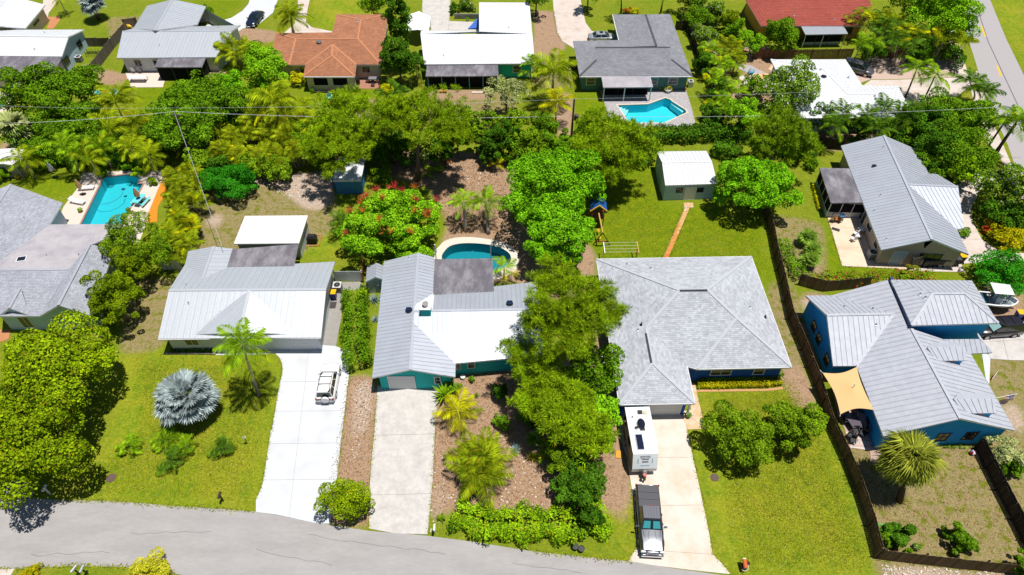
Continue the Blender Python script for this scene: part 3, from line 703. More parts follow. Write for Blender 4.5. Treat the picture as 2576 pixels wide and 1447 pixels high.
        if solid is None: MB(h.org).box(c+mtx @ Vector((0, 0.012, 0)), (wd, 0.02, ht), mat=mtx).build('pane', glass, w_)
        else:
            k = 4 if wd > 1.6 else 1
            for i in range(k): MB(h.org).box(c+mtx @ Vector((0, 0.012, -ht/2+ht*(i+.5)/k)), (wd, 0.03, ht/k-0.012 if k > 1 else ht), mat=mtx).build('panel', solid, w_)
        return w_
    def rhit(h, x, y):
        d = ray(x, y); best = None
        for q, k in h.faces:
            n = newell(q); den = d.dot(n)
            if abs(den) < 1e-9: continue
            t = (sum(q, Vector())/len(q)-Vector((0, 0, CAM_H))).dot(n)/den; p = Vector((0, 0, CAM_H))+d*t
            if t > 0 and inpoly(p.x, p.y, [(v.x, v.y) for v in q]) and (best is None or t < best[0]): best = (t, p, n)
        return (best[1], best[2]) if best else (None, None)
    def pipe(h, px, r=0.06, ht=0.3, m=None, name='vent_pipe'):
        (x, y), = PXL(px); p, n = h.rhit(x, y)
        if p is None: print('no roof for', px); return
        mb = MB(h.org); mb.lathe(p, [(r*2.6, -.02), (r*2.6, .03), (r, .05), (r, ht)], 8); mb.build(name, m or M_METAL_G, h.roof)
def lean_to(h, pts, m, side=None, th=0.14, name='patio_roof', seams=0, along=True, pw=1.2):
    """a low patio roof fixed to the house; seams: panels it is made of"""
    q = upward(pts); mb = MB(h.org); n = newell(q)
    o = mb.slab(q, th, n).build(name, [side or m], h.root)
    P0, P1_, P2, P3 = q
    u = (P1_-P0) if along else (P3-P0); k = max(1, seams or round(u.length/pw))
    for i in range(k):
        t0, t1 = (i+0.012)/k, (i+0.988)/k
        if along: g = [P0.lerp(P1_, t0), P0.lerp(P1_, t1), P3.lerp(P2, t1), P3.lerp(P2, t0)]
        else: g = [P0.lerp(P3, t0), P1_.lerp(P2, t0), P1_.lerp(P2, t1), P0.lerp(P3, t1)]
        c = sum(g, Vector())/4; g = [v.lerp(c, 0.012)+n*0.014 for v in g]
        MB(h.org).slab(upward(g), 0.012, n).build('roof_panel', m, o)
    h.faces.append((q, 'flat'))
    return o
def post(h, a, z0, z1, m, wd=0.1, name='post', parent=None): MB(h.org).box((a.x, a.y, (z0+z1)/2), (wd, wd, z1-z0)).build(name, m, parent or h.root)
def screen_wall(h, a, b, z1, m_frame, bays=3, knee=0.0, knee_m=None, z0=0.02, name='screen', pane=None):
    """screened side of a porch: frame members and dark mesh between them"""
    a, b = Vector((a.x, a.y, 0)), Vector((b.x, b.y, 0)); e = (b-a); ed = e.normalized(); ang = math.atan2(ed.y, ed.x); f = MB(h.org)
    for i in range(bays+1): c = a.lerp(b, i/bays); f.box((c.x, c.y, (z0+z1)/2), (0.09, 0.09, z1-z0), ang)
    for z in ((z0+0.05, z1-0.05) if not knee else (knee+.03, z1-0.05)): c = (a+b)/2; f.box((c.x, c.y, z), (e.length, 0.07, 0.08), ang)
    fr = f.build('screen_frame', m_frame, h.root)
    for i in range(bays):
        c = a.lerp(b, (i+.5)/bays); lo = knee if knee else z0
        MB(h.org).box((c.x, c.y, (lo+z1)/2), (e.length/bays-0.08, 0.02, z1-lo-0.06), ang).build(name, pane or M_SCREEN, fr)
        if knee: MB(h.org).box((c.x, c.y, (z0+knee)/2), (e.length/bays-0.08, 0.05, knee-z0), ang).build('knee_panel', knee_m or M_TRIM, fr)
    return fr
# ------------------------------------------------------------------ houses
random.seed(11)
M_GDOOR = mat('pale_garage_door', (0.60, 0.62, 0.63), 0.6); M_DOOR_R = mat('dark_red_door', (0.13, 0.02, 0.02), 0.5); M_DOOR_W = mat('white_door', (0.7, 0.7, 0.7), 0.5)
M_DARKTRIM = mat('bronze_trim', (0.04, 0.04, 0.045), 0.5); M_TEALTRIM = mat('teal_paint', (0.05, 0.40, 0.40), 0.6); M_BLUETRIM = mat('blue_paint', (0.02, 0.20, 0.5), 0.6)
# A  front row, white ribbed metal
hA = House('house', 'white ribbed metal roof house with triangular porch roof at white driveway', """02 a:1593,525,2.6 12 b:655,512,2.6 c:705,30,4.15 02 d:1700,38,4.15 11 e:795,1192,2.6
 01 w:2285,1250,2.85 v:2040,1365,3.6 g:1865,1215,2.6 k:2152,1040,3.6 x:2340,1062,2.6 l:1895,1086,2.6 02 p:1905,486,2.62 12 q:415,479,2.62 02 m:2508,40,4.18 n:2415,462,3.4""",
 "abcd dcewvg lkvg kxwv mpn mnq", "abeg", M_W_WHITE, M_METAL_W, pw=0.62, ribs=2, caps=["cd", "kv", "mn"])
hA.make_walls(inset([hA.p[c] for c in "lxwg"], 0.4), M_W_WHITE)
lean_to(hA, PP("01 2340,1066,2.72 11 432,1012,2.72 382,1240,2.86 01 2290,1246,2.86"), M_FLATD, seams=4)
lo = lean_to(hA, PP("01 2465,731,2.5 11 522,726,2.5 432,1006,2.7 01 2352,1011,2.7"), M_FLATW, seams=6, name='lanai_roof')
q = inset(PP("01 2465,731 11 522,726 432,1006 01 2352,1011", 2.5), 0.25)
hA.make_walls(q, M_W_GREY, 'lanai_wall', z1=2.55)
hA.opening("12 318,528 588,580", 'garage_door', solid=M_GDOOR, z=(0.06, 2.1)); hA.opening("02 2300,478 2362,560", 'front_door', solid=M_DOOR_R, z=(0.05, 2.1)); hA.opening("02 1850,530 2000,560", z=(1.0, 2.1), bars=(2, 1))
for px in ("01 1880,1430", "02 1900,170"): hA.pipe(px)
mb = MB(hA.org)   # eave brackets along the front gutter
for a, b in (("02 1593,527,2.5", "02 2110,522,2.5"), ("12 190,514,2.5", "12 655,514,2.5")):
    A, B = P1(a), P1(b); mb.bar(A+Vector((0, -.06, -.02)), B+Vector((0, -.06, -.02)), 0.11, 0.1)
mb.build('gutter', M_TRIM, hA.root)
# B  teal house, galvanised front gable and white cross wing
hB = House('house', 'teal stucco house with galvanised front gable and white metal wing', """11 a:1288,1190,2.6 12 b:1170,918,2.6 c:1553,835,3.9 11 d:1635,1105,3.9 12 e:2005,912,2.6 f:2008,774,2.6 g:1585,365,3.9
 h:1588,247,3.95 22 i:318,690,2.6 j:290,228,3.95 12 k:1603,182,3.9 l:1783,70,2.65 21 m:255,1393,2.4 11 p:1793,1150,2.6""",
 "abcd hgfij kldummy gcef dplk".replace('kldummy', 'klmjh'), "abefimlp", M_W_TEAL, M_METAL_G, pw=0.46, caps=["dc", "hj"])
for o in list(hB.roof.children):          # white panels on the street slope of the wing only
    if o.name.startswith('roof_panel'):
        c = o.data.vertices[0].co+hB.org
        if inpoly(c.x, c.y, [(hB.p[n].x, hB.p[n].y) for n in "hgfij"]): o.data.materials[0] = M_WHITE_R
lean_to(hB, PP("11 1797,1166,2.62 2380,1157,2.62 12 2398,78,2.78 1783,86,2.78"), M_FLATD, seams=4)
for a, b in (("11 1815,1180,0", 0), ("11 2365,1172,0", 0)): post(hB, P1(a), 0.02, 2.5, M_TRIM, 0.12)
hB.opening("12 1320,898 1608,1002", 'garage_door', solid=M_GDOOR, z=(0.06, 2.12)); hB.opening("12 2128,783 2202,814", z=(1.0, 2.05), bars=(1, 2)); hB.opening("12 2016,786 2056,820", z=(1.0, 2.05), bars=(1, 2))
hB.opening("12 1790,890 1856,950", 'window', z=(0.9, 2.0), bars=(1, 2))
for x in (1262, 1690, 1910): post(hB, P1("12 %d,1012" % (x+20)), 0.02, 2.45, M_TRIM, 0.16)
mb = MB(hB.org); p_, n_ = hB.rhit(*PXL("12 1715,250")[0]); mb.box(p_+Vector((0, -.1, .35)), (0.95, 0.85, 1.0)); ch = mb.build('chimney', M_W_TEAL, hB.roof)
MB(hB.org).box(p_+Vector((0, -.1, .88)), (1.05, 0.95, .06)).build('chimney_cap', M_TRIM, ch); MB(hB.org).lathe(p_+Vector((0, -.05, .9)), [(.22, 0), (.22, .3), (.3, .3), (.3, .38)], 12).build('flue', mat('steel', (0.5, 0.45, 0.42), 0.4, metal=0.6), ch)
M_SOLV = mat('black_solar_vent', (0.012, 0.016, 0.03), 0.2)
for px in ("12 1540,245", "12 2552,178"):
    p_, n_ = hB.rhit(*PXL(px)[0])
    if p_ is not None: v_ = MB(hB.org).lathe(p_+Vector((0, 0, -.05)), [(.36, 0), (.36, .25), (.28, .33)], 12).build('roof_vent', M_SOLV, hB.roof); MB(hB.org).box(p_+Vector((0, -.02, .36)), (.5, .42, .04)).build('solar_cell', mat('solar_glass', (0.01, 0.02, 0.06), 0.1, spec=0.8), v_)
for px in ("11 1540,1158",): hB.pipe(px)
# C  big grey shingle hip roof, royal blue walls
hC = House('house', 'royal blue house under large silver grey shingle hip roof', """21 a:852,1166,2.7 b:2407,1140,2.7 32 c:235,808,2.7 22 d:1865,828,2.7 e:1760,800,2.7 f:1840,1172,2.7 g:1082,1187,2.7
 h:1685,38,5.0 i:1965,33,5.0 j:2260,315,4.35 k:1350,415,4.1 l:1415,770,3.95""", "abih bcji jcd hijdek kefl lfg ahklg", "abcdefg", M_W_BLUE, M_SH_G, kind='shingle', caps=["hk", "kl", "lg", "lf", "hi", "ij", "jc", "jd", "ah", "bi"])
M_CAP = mat('pale_ridge_shingle', (0.44, 0.46, 0.50), 0.9, var=0.05, spec=0.2)
M_RV = mat('black_ridge_vent', (0.03, 0.03, 0.035), 0.6)
for o in hC.roof.children:
    if o.name.startswith('ridge_cap'): o.data.materials[0] = M_CAP
for a, b in (("22 1685,40", "22 1962,36"), ("22 1345,470", "22 1402,768")):
    A, _ = hC.rhit(*PXL(a)[0]); B, _ = hC.rhit(*PXL(b)[0])
    if A is not None and B is not None: MB(hC.org).bar(A+Vector((0, -.06, .07)), B+Vector((0, -.06, .07)), 0.16, 0.1).build('ridge_vent', M_RV, hC.roof)
hC.opening("22 1330,1190 1688,1262", 'garage_door', solid=M_GDOOR, z=(0.06, 2.15)); hC.opening("22 2010,832 2195,880", z=(0.95, 2.05), bars=(2, 2), frame=M_TRIM); hC.opening("22 2440,830 2530,866", z=(0.95, 2.05), bars=(1, 2))
for px in ("21 1155,1220", "21 1395,1262", "22 1300,385", "22 1268,438", "22 2392,210", "22 2545,310"): hC.pipe(px, 0.07, 0.35, M_SOLV if px in ("22 1300,385", "22 2545,310") else None)
for px in ("22 1672,1280", "22 1760,1280"): post(hC, P1(px), 0.02, 2.4, M_TRIM, 0.16)
mb = MB(hC.org)
for e in ("ab", "bc", "cd", "de", "ef", "fg", "ga"): mb.bar(hC.p[e[0]]+Vector((0, 0, -.08)), hC.p[e[1]]+Vector((0, 0, -.08)), 0.14, 0.17)
mb.build('gutter', M_TRIM, hC.root)
# S  white workshop with brown stained eave behind C
hS = House('shed', 'white metal workshop with two small windows at end of orange path', "21 a:1541,425,2.45 b:2068,408,2.45 c:2010,185,3.05 d:1510,195,3.05 e:1455,85,2.45 f:1957,78,2.45", "abcd dcfe", "abfe", M_W_PALEB, M_WHITE_R, over=0.12, cat='shed', pw=0.5, caps=["cd"])
hS.opening("21 1752,452 1826,580", 'door', solid=M_DOOR_W, z=(0.05, 2.02)); hS.opening("21 1660,452 1712,492", bars=(2, 2), frame=M_DARKTRIM); hS.opening("21 1866,450 1918,488", bars=(2, 2), frame=M_DARKTRIM); hS.opening("21 1480,230 1510,400", 'side_door', solid=mat('grey_blue_door', (0.2, 0.36, 0.45), 0.6), z=(0.05, 2.1))
# P  blue and white shed under the pines
hP = House('shed', 'small white roofed blue shed under leaning pine', "11 a:775,378,2.2 b:1057,374,2.2 c:1085,228,2.75 d:790,240,2.75 e:810,148,2.2 f:1099,148,2.2", "abcd dcfe", "abfe", stucco('deep_blue_boards', (0.05, 0.20, 0.42)), M_WHITE_R, over=0.12, cat='shed', pw=0.45)
MB(hP.org).box(P1("11 840,470", 0)+Vector((0, .3, .95)), (1.5, 0.06, 1.9)).build('open_door', mat('navy_door', (0.02, 0.10, 0.26), 0.5), hP.root)
# Q  little grey gable shed beside B
hQ = House('shed', 'tiny galvanised gable shed between wooden gate and teal house', "11 a:1212,1203,2.5 b:1119,1246,2.0 c:1105,1394,2.0 d:1199,1348,2.5 e:1284,1235,2.0 f:1280,1374,2.0", "abcd adfe", "bcfe", M_W_GREY, M_METAL_G, over=0.1, cat='shed', pw=0.4)
# N  cream garden shed at the left edge
hN = House('shed', 'cream garden shed with sliding doors at left edge', "01 a:140,50,2.5 b:269,70,1.95 c:168,232,1.95 d:34,207,2.5 e:-30,60,1.95 f:-110,210,1.95", "abcd adfe", "bcfe", stucco('grey_cream_metal', (0.36, 0.33, 0.28)), M_FLATW, over=0.1, cat='shed', pw=0.8)
hN.opening("01 20,235 130,340", 'sliding_door', solid=mat('dull_metal_door', (0.34, 0.35, 0.36), 0.5, metal=0.3), z=(0.05, 1.7))
# D  azure house lower right
hD = House('house', 'azure blue house with violet grey standing seam roof and two dormers', """32 a:380,92,2.7 b:590,288,4.3 c:655,800,2.7 d:890,798,2.7 e:1265,275,4.4 f:640,90,2.9 h:1445,425,5.0 i:1935,1330,5.0 33 j:1150,64,2.7 o k:2553,1083,2.65
 32 t:2040,675,2.9 u:1760,530,3.9 m:1205,-68,5.0 g:1410,425,4.95 v:2125,527,3.9 w:2258,662,2.8 x:2095,448,3.9""",
 "bcde abef fmge ehijd hikjtu uvwt vxw".replace('hikjtu', 'hiktu'), "acdjktmf", M_W_SKY, M_METAL_D, pw=0.5, caps=["be", "hi", "de"], over=0.35)
up = House('upper', 'x', "32 n:1235,-68,5.35 p:1447,390,5.35 r:2318,367,5.35 s:2050,-60,5.35 o:1660,72,6.4 q:1980,70,6.4", "npo ponq".replace('ponq', 'oprq')+" qrs noqs", "nprs", M_W_SKY, M_METAL_D, pw=0.5, caps=["po", "oq", "qr"], over=0.35, walls=False)
up.make_walls(inset([up.p[c] for c in "nprs"], 0.35), M_W_SKY, 'upper_wall')
off = up.org-hD.org
for o in list(up.root.children):
    o.parent = hD.root; o.location = off
    if o.name.startswith('roof'): o.name = 'upper_roof'
hD.walls += up.walls; hD.faces += up.faces; bpy.data.objects.remove(up.root)
# the blue step between the two roofs
A, B = hD.p['m'], hD.p['g']; st = MB(hD.org); st.mesh([A+Vector((.05, 0, -.3)), B+Vector((.05, 0, -.3)), B+Vector((.05, 0, .38)), A+Vector((.05, 0, .38)), A+Vector((.35, 0, -.3)), B+Vector((.35, 0, -.3)), B+Vector((.35, 0, .38)), A+Vector((.35, 0, .38))], [(0, 1, 2, 3), (7, 6, 5, 4), (3, 2, 6, 7), (1, 5, 6, 2)])
st.build('step_wall', mat('navy_flashing', (0.008, 0.035, 0.14), 0.6), hD.root)
for s_ in ("32 1605,612,5.0 1985,607,5.0 1900,562,4.75 1650,563,4.75 1992,743,4.4 1700,746,4.4", "32 1870,1130,5.0 2285,1125,5.0 2195,1072,4.75 1915,1073,4.75 2295,1272,4.4 1980,1275,4.4"):
    r1, r2, b2, b1, f2, f1 = PP(s_); dm = MB(hD.org).slab(upward([r1, r2, f2, f1]), .1, Vector((0, 0, 1))).slab(upward([r1, r2, b2, b1]), .1, Vector((0, 0, 1))).build('dormer_roof', M_METAL_D, hD.root)
    n_ = newell(upward([r1, r2, f2, f1]))
    for i in range(6):
        A, B = r1.lerp(r2, (i+.5)/6), f1.lerp(f2, (i+.5)/6); MB(hD.org).bar(A+n_*.02, B+n_*.02, .05, .05).build('seam', M_METAL_D, dm)
    A, B = f1+Vector((0.15, .12, -.1)), f2+Vector((-.15, .12, -.1)); dw = MB(hD.org).mesh([A, B, B+Vector((0, 0, -1.3)), A+Vector((0, 0, -1.3)), A+Vector((0, 1.2, .3)), B+Vector((0, 1.2, .3)), B+Vector((0, 1.2, -1.3)), A+Vector((0, 1.2, -1.3))], [(0, 3, 2, 1), (0, 4, 7, 3), (1, 2, 6, 5)]).build('dormer_wall', M_W_SKY, hD.root)
    c = (A+B)/2; MB(hD.org).box(c+Vector((0, -.03, -.4)), ((B-A).length*.5, .05, .5)).build('dormer_window', M_GLASS, hD.root)
for px in ("32 458,310 508,415", "32 500,440 550,555", "32 582,655 632,765"): hD.opening(px, z=(0.9, 2.0), bars=(2, 2), frame=M_DARKTRIM, size=.95)
for px in ("33 1690,35 1790,95", "33 1975,22 2060,85", "33 1420,30 1560,95"): hD.opening(px, z=(0.85, 2.1), bars=(2, 2), frame=M_DARKTRIM, size=1.1)
for px in ("32 768,200", "32 1055,222", "32 1085,385", "32 1530,78", "32 1580,112"): hD.pipe(px, 0.08, .3)
# E  long grey metal gable, upper right
hE = House('house', 'long galvanised gable roof house with taupe walls and cream patio', "31 a:735,25,2.6 b:1165,-78,4.4 c:1500,65,2.6 d:1615,305,2.6 e:1140,1075,2.6 f:1650,970,4.4 g:2020,1120,2.6 h:1900,868,2.6 i:1408,415,4.4 j:1912,438,3.9 k:1700,312,2.7 l:1970,852,2.6",
 "abfe ifgh ijlh idkj bcdi", "aeghlkdc", M_W_TAUPE, M_METAL_G, pw=0.5, caps=["bf", "ij"])
pr = PP("31 517,246,2.35 905,256,2.6 1030,596,2.6 632,602,2.35"); lean_to(hE, pr, M_FLATD, seams=3)
pq = inset(pr, 0.2); screen_wall(hE, Vector((*pq[3], 0)), Vector((*pq[2], 0)), 2.25, M_TRIM, 3, 0.75, M_W_GREY); screen_wall(hE, Vector((*pq[0], 0)), Vector((*pq[3], 0)), 2.2, M_TRIM, 4, 0.6, M_W_PALEB)
hE.opening("31 1275,1088 1350,1190", 'door', solid=mat('pale_blue_door', (0.42, 0.52, 0.66), 0.6), z=(0.05, 2.1)); hE.opening("31 1550,1095 1740,1150", z=(1.05, 1.95), frame=M_DARKTRIM, bars=(3, 1))
hE.opening("31 1005,800 1030,900", z=(0.95, 2.05)); hE.opening("31 1075,990 1100,1060", z=(0.95, 2.05)); hE.opening("31 950,650 980,770", 'patio_door', z=(.1, 2.1), bars=(2, 1))
for px in ("31 1160,42", "31 1130,528", "31 1070,683", "31 1188,968"): hE.pipe(px)
p_, n_ = hE.rhit(*PXL("31 1065,235")[0]); MB(hE.org).box(p_+Vector((0, 0, .1)), (.45, .3, .25)).build('roof_vent', M_SOLV, hE.roof)
# F  lilac grey shingles, left edge
hF = House('house', 'lilac grey shingle house with flat centre roof by the long pool', """01 a:110,412,4.2 b:628,600,2.7 c:500,818,2.7 d:0,1195,3.3 f:-300,1040,4.2 g:-260,560,2.7 h:1240,815,2.75 i:1150,925,2.85 j:905,1030,3.6 l:690,1270,3.7 m:-60,1278,3.75
 02 o:400,299,2.7 p:-80,300,2.7 01 k:905,1020,3.95 02 q:588,188,3.95 r:918,296,2.7 01 s:1150,1060,2.8 02 t:205,15,3.55 u:92,218,3.55 v:298,292,2.7 w:-5,292,2.7""",
 "abcdf agf chijlmd/flat mlop kqol kqrs tuv tuw", "bchsropga", M_W_PALEB, M_SH_F, kind='shingle', caps=["kq", "ml", "af", "tu"])
MB(hF.org).slab([v+Vector((0, 0, .03)) for v in upward([hF.p[c] for c in "chijlmd"])], 0.03, Vector((0, 0, 1))).build('flat_roof', M_FLATL, hF.root)
p_, n_ = hF.rhit(*PXL("01 222,1172")[0]); sk_ = MB(hF.org).box(p_+Vector((0, 0, .08)), (1.0, .8, .14), .2).build('skylight', M_TRIM, hF.roof); MB(hF.org).box(p_+Vector((0, 0, .16)), (.8, .6, .03), .2).build('pane', M_GLASS, sk_)
for px in ("01 250,760", "01 1050,1245", "01 800,1130", "01 475,1135"): hF.pipe(px, .05, .35)
hF.opening("02 135,270 320,362", 'window', z=(0.4, 2.2), bars=(2, 1), frame=M_TRIM)
q_ = hF.opening("02 620,265 740,292", 'window', z=(1.3, 2.0), frame=mat('teal_window_frame', (0.02, .25, .33), .5))
# G  white roofs at the top left
hG = House('house', 'white metal gable house nearest the top left corner', "00 a:110,-40,4.2 b:455,50,2.6 c:255,287,2.6 d:-140,250,4.2 e:-200,-130,2.6 f:-500,180,2.6", "abcd adfe", "bcfe", M_W_CREAM, M_WHITE_R, pw=0.6)
hG.opening("00 345,190 385,265", frame=M_DARKTRIM)
hG2 = House('house', 'white gable house with stained low rear roof at the left edge', "00 a:-200,362,4.0 b:690,372,4.0 c:845,300,2.6 d:-200,302,2.6 e:622,570,2.7 f:-200,562,2.7", "abcd abef", "cdfe", M_W_PALEB, M_WHITE_R, pw=0.6, over=0.25, caps=["ab"])
lr = PP("00 -200,562,2.75 622,572,2.75 545,748,2.35 -200,748,2.35"); lean_to(hG2, lr, M_FLATD, seams=5); hG2.make_walls(inset(lr, .3), M_W_CREAM, 'rear_wall', 2.25)
for px in ("00 772,395 800,450", "00 648,570 680,625"): hG2.opening(px, frame=M_DARKTRIM, bars=(2, 2), z=(1.0, 2.0))
hG2.opening("00 0,770 22,805", frame=M_TEALTRIM)
for px in ("00 450,335", "00 350,500"): hG2.pipe(px)
# H  white ribbed L house with brown lean-to
hH = House('house', 'white ribbed metal L shaped house with dark lean-to and patio table', "00 a:1175,585,2.6 b:2175,577,2.6 c:2335,312,4.0 d:1232,318,4.0 e:2420,255,2.6 g:1345,285,2.6 h:1740,-5,4.2 i:1556,306,4.1 j:1480,60,2.6 k:1985,250,2.6 l:2070,65,2.6",
 "abcd dceg higj hikl", "abcelj", M_W_WHITE, M_METAL_W, pw=0.55, caps=["hi", "cd"])
lr = PP("00 1617,530,2.6 2095,526,2.6 2030,678,2.3 1555,678,2.3"); lean_to(hH, lr, M_FLATD, seams=1); q = inset(lr, .2)
screen_wall(hH, Vector((*q[3], 0)), Vector((*q[2], 0)), 2.2, M_DARKTRIM, 3); screen_wall(hH, Vector((*q[0], 0)), Vector((*q[3], 0)), 2.2, M_DARKTRIM, 2); screen_wall(hH, Vector((*q[1], 0)), Vector((*q[2], 0)), 2.2, M_DARKTRIM, 2)
hH.opening("00 1335,592 1425,632", z=(1.0, 2.0), bars=(2, 1)); hH.opening("00 1525,588 1580,612", z=(1.0, 2.0)); hH.opening("00 2145,585 2175,620", z=(1.0, 2.0))
for px in ("00 1605,462", "00 2200,285"): hH.pipe(px)
# I  terracotta shingles
hI = House('house', 'terracotta brown shingle house with hipped rear porch', """10 a:205,335,2.6 b:765,328,2.6 c:815,145,2.6 d:1335,145,2.6 e:1255,652,2.6 f:1010,650,2.6 g:497,655,2.6 h:335,655,2.6 i:150,556,2.6 j:400,392,3.9 k:1025,392,3.9 l:1055,203,4.0
 n:770,450,3.75 o:765,560,3.55 p:475,770,2.5 q:995,770,2.5""", "abkj bclk cdl dekl jkefgh ajhi nopg opq noqf", "abcdefghi", M_W_CREAM, M_SH_B, kind='shingle', sh=(0.5, 0.3), caps=["jk", "lk", "no", "op", "oq", "gn", "fn", "ke", "aj", "jh", "cl", "dl"])
for o in hI.roof.children:
    if o.name.startswith('ridge_cap'): o.data.materials[0] = mat('light_brown_ridge_shingle', (.46, .20, .10), .9); o.scale = (1, 1, 1)  # caps a lighter brown than the shingles, to pick out the hips
q = inset([hI.p[c] for c in "gpqf"], 0.3); hI.make_walls(q, M_W_CREAM, 'porch_wall')
hI.opening("10 568,775 728,828", 'porch_screen', z=(0.85, 2.15), glass=M_SCREEN); hI.opening("10 762,775 925,825", 'porch_screen', z=(.85, 2.15), glass=M_SCREEN); hI.opening("10 1065,668 1150,700", z=(1.0, 2.0)); hI.opening("10 432,662 488,712", z=(1.0, 2.0))
p_, n_ = hI.rhit(*PXL("10 635,435")[0]); MB(hI.org).lathe(p_, [(.3, -.1), (.3, .2), (.42, .25), (.3, .4)], 10).build('roof_turbine', mat('grey_turbine', (.22, .22, .23), .5, metal=.5), hI.roof)
for px in ("10 1022,215", "10 375,520"): hI.pipe(px, .08, .3)
MB(hI.org).bar(hI.p['p']+Vector((0, -.05, -.1)), hI.p['q']+Vector((0, -.05, -.1)), .12, .14).build('gutter', M_TRIM, hI.root)
# J  white roof with teal walls
hJ = House('house', 'blazing white flat seamed roof house with teal posted porch', "10 a:1692,650,2.6 20 b:230,640,2.6 c:205,345,3.5 10 d:1655,345,3.5 e:1660,312,3.2 f:2245,25,3.0 20 g:175,28,3.0 10 h:2245,320,3.4", "abcd dhe fgch", "abgfhe", M_W_TEAL, M_WHITE_R, pw=0.6)
lr = PP("10 1725,598,2.5 2432,592,2.5 2440,766,2.25 1706,770,2.25"); lean_to(hJ, lr, M_FLATD, seams=3); q = inset(lr, .25)
for i in range(6): c_ = Vector((*q[3], 0)).lerp(Vector((*q[2], 0)), i/5); post(hJ, c_, .02, 2.15, M_TEALTRIM, .1)
bk = MB(hJ.org); A, B = Vector((*q[3], 0)), Vector((*q[2], 0)); sw = screen_wall(hJ, A+Vector((.1, .5, 0)), B+Vector((-.1, .5, 0)), 2.2, M_DARKTRIM, 5)
hJ.opening("20 10,655 92,705", z=(.9, 2.0), bars=(1, 2))
p_, n_ = hJ.rhit(*PXL("10 1745,465")[0])
for px in ("10 1890,565", "10 2545,285"): hJ.pipe(px)
# K  slate grey house with the angular pool
hK = House('house', 'slate grey shingle house with sage walls by angular pool', "20 a:1015,145,2.6 b:1590,143,2.6 c:1815,766,2.6 d:680,769,2.6 e:615,415,2.6 f:1078,405,2.6 g:840,482,4.3 h:1590,480,4.3 j:848,607,3.6 k:1606,602,3.6 l:1345,148,4.0 m:1452,463,4.15", "gjdckh egjd efmg almf lbck lkhm", "abcdef", M_W_GREEN, M_SH_K, kind='shingle', sh=(0.5, 0.3))
for e in ("gh", "lm", "jd", "kc"): MB(hK.org).bar(hK.p[e[0]]+Vector((0, 0, .05)), hK.p[e[1]]+Vector((0, 0, .05)), .3, .06).build('ridge_cap', mat('charcoal_ridge', (.07, .07, .08), .9), hK.roof)
lr = PP("20 895,745,2.65 1385,740,2.65 1420,878,2.35 918,882,2.35"); lean_to(hK, lr, M_FLATL, seams=4); q = inset(lr, .2)
for t_ in (0, .44, 1): c_ = Vector((*q[3], 0)).lerp(Vector((*q[2], 0)), t_); post(hK, c_, .02, 2.25, M_TRIM, .13)
screen_wall(hK, Vector((*q[3], 0))+Vector((.1, 1.6, 0)), Vector((*q[2], 0))+Vector((-.1, 1.6, 0)), 2.3, M_DARKTRIM, 3)
for px in ("20 752,778 838,818", "20 1412,775 1468,795", "20 1582,775 1665,812"): hK.opening(px, z=(.95, 2.05), bars=(1, 2))
for px in ("20 1382,640", "20 828,585", "20 1592,400"): hK.pipe(px)
MB(hK.org).bar(hK.p['d']+Vector((0, -.05, -.1)), hK.p['c']+Vector((0, -.05, -.1)), .12, .14).build('gutter', M_TRIM, hK.root); MB(hK.org).bar(hK.p['a']+Vector((-.05, 0, -.1)), hK.p['f']+Vector((-.05, 0, -.1)), .12, .14).build('gutter', M_TRIM, hK.root)
# L  red roof at the top right
hL = House('house', 'brick red roofed ochre house with metal awning at top right', "20 f:2340,-20,2.6 a:2505,262,2.6 30 b:962,260,2.6 c:1050,85,2.6 d:1000,-60,4.0 e:30,-90,4.0 g:900,-250,2.6 h:-100,-260,2.6", "abde aef bcd".replace('aef', 'aef')+" cgd edgh", "abcghf", M_W_OCHRE, M_SH_R, kind='shingle', sh=(0.8, 0.45))
lr = PP("30 307,216,2.6 735,216,2.6 806,342,2.3 376,350,2.3"); lean_to(hL, lr, mat('grey_awning', (.33, .35, .39), .6, metal=.3, var=.06, vs=3), seams=4); q = inset(lr, .2)
for t_ in (0, .45, 1): c_ = Vector((*q[3], 0)).lerp(Vector((*q[2], 0)), t_); post(hL, c_, .02, 2.2, M_TRIM, .09)
screen_wall(hL, Vector((*q[3], 0))+Vector((.1, .8, 0)), Vector((*q[2], 0))+Vector((-.1, .8, 0)), 2.2, M_DARKTRIM, 3, .5, M_W_GREY)
hL.opening("30 785,265 845,310", z=(.9, 2.1), frame=M_DARKTRIM); hL.pipe("30 262,160"); hL.pipe("30 668,195")
# M  white cranked roof at the right
hM = House('house', 'white cranked hip roof house behind palms and paver drive', "30 a:25,600,2.6 b:780,600,2.6 c:950,862,2.6 d:1305,866,2.6 f:1480,1190,2.6 g:330,1190,2.6 h:560,700,3.7 i:800,948,3.7 j:1175,950,3.6", "ahb bcih cdji dfj ijfg ahig", "abcdfg", M_W_PALEB, M_WHITE_R, pw=0.6, caps=["ah", "hi", "ij"])
p_, n_ = hM.rhit(*PXL("30 560,775")[0]); MB(hM.org).lathe(p_, [(.4, -.1), (.4, .15), (.2, .2)], 10).build('roof_vent', M_SOLV, hM.roof)
for px in ("30 528,708", "30 805,785", "30 1072,972"): hM.pipe(px, .1, .3)
for px in ("30 75,760",): post(hM, P1(px), .02, 2.4, M_TRIM, .1)
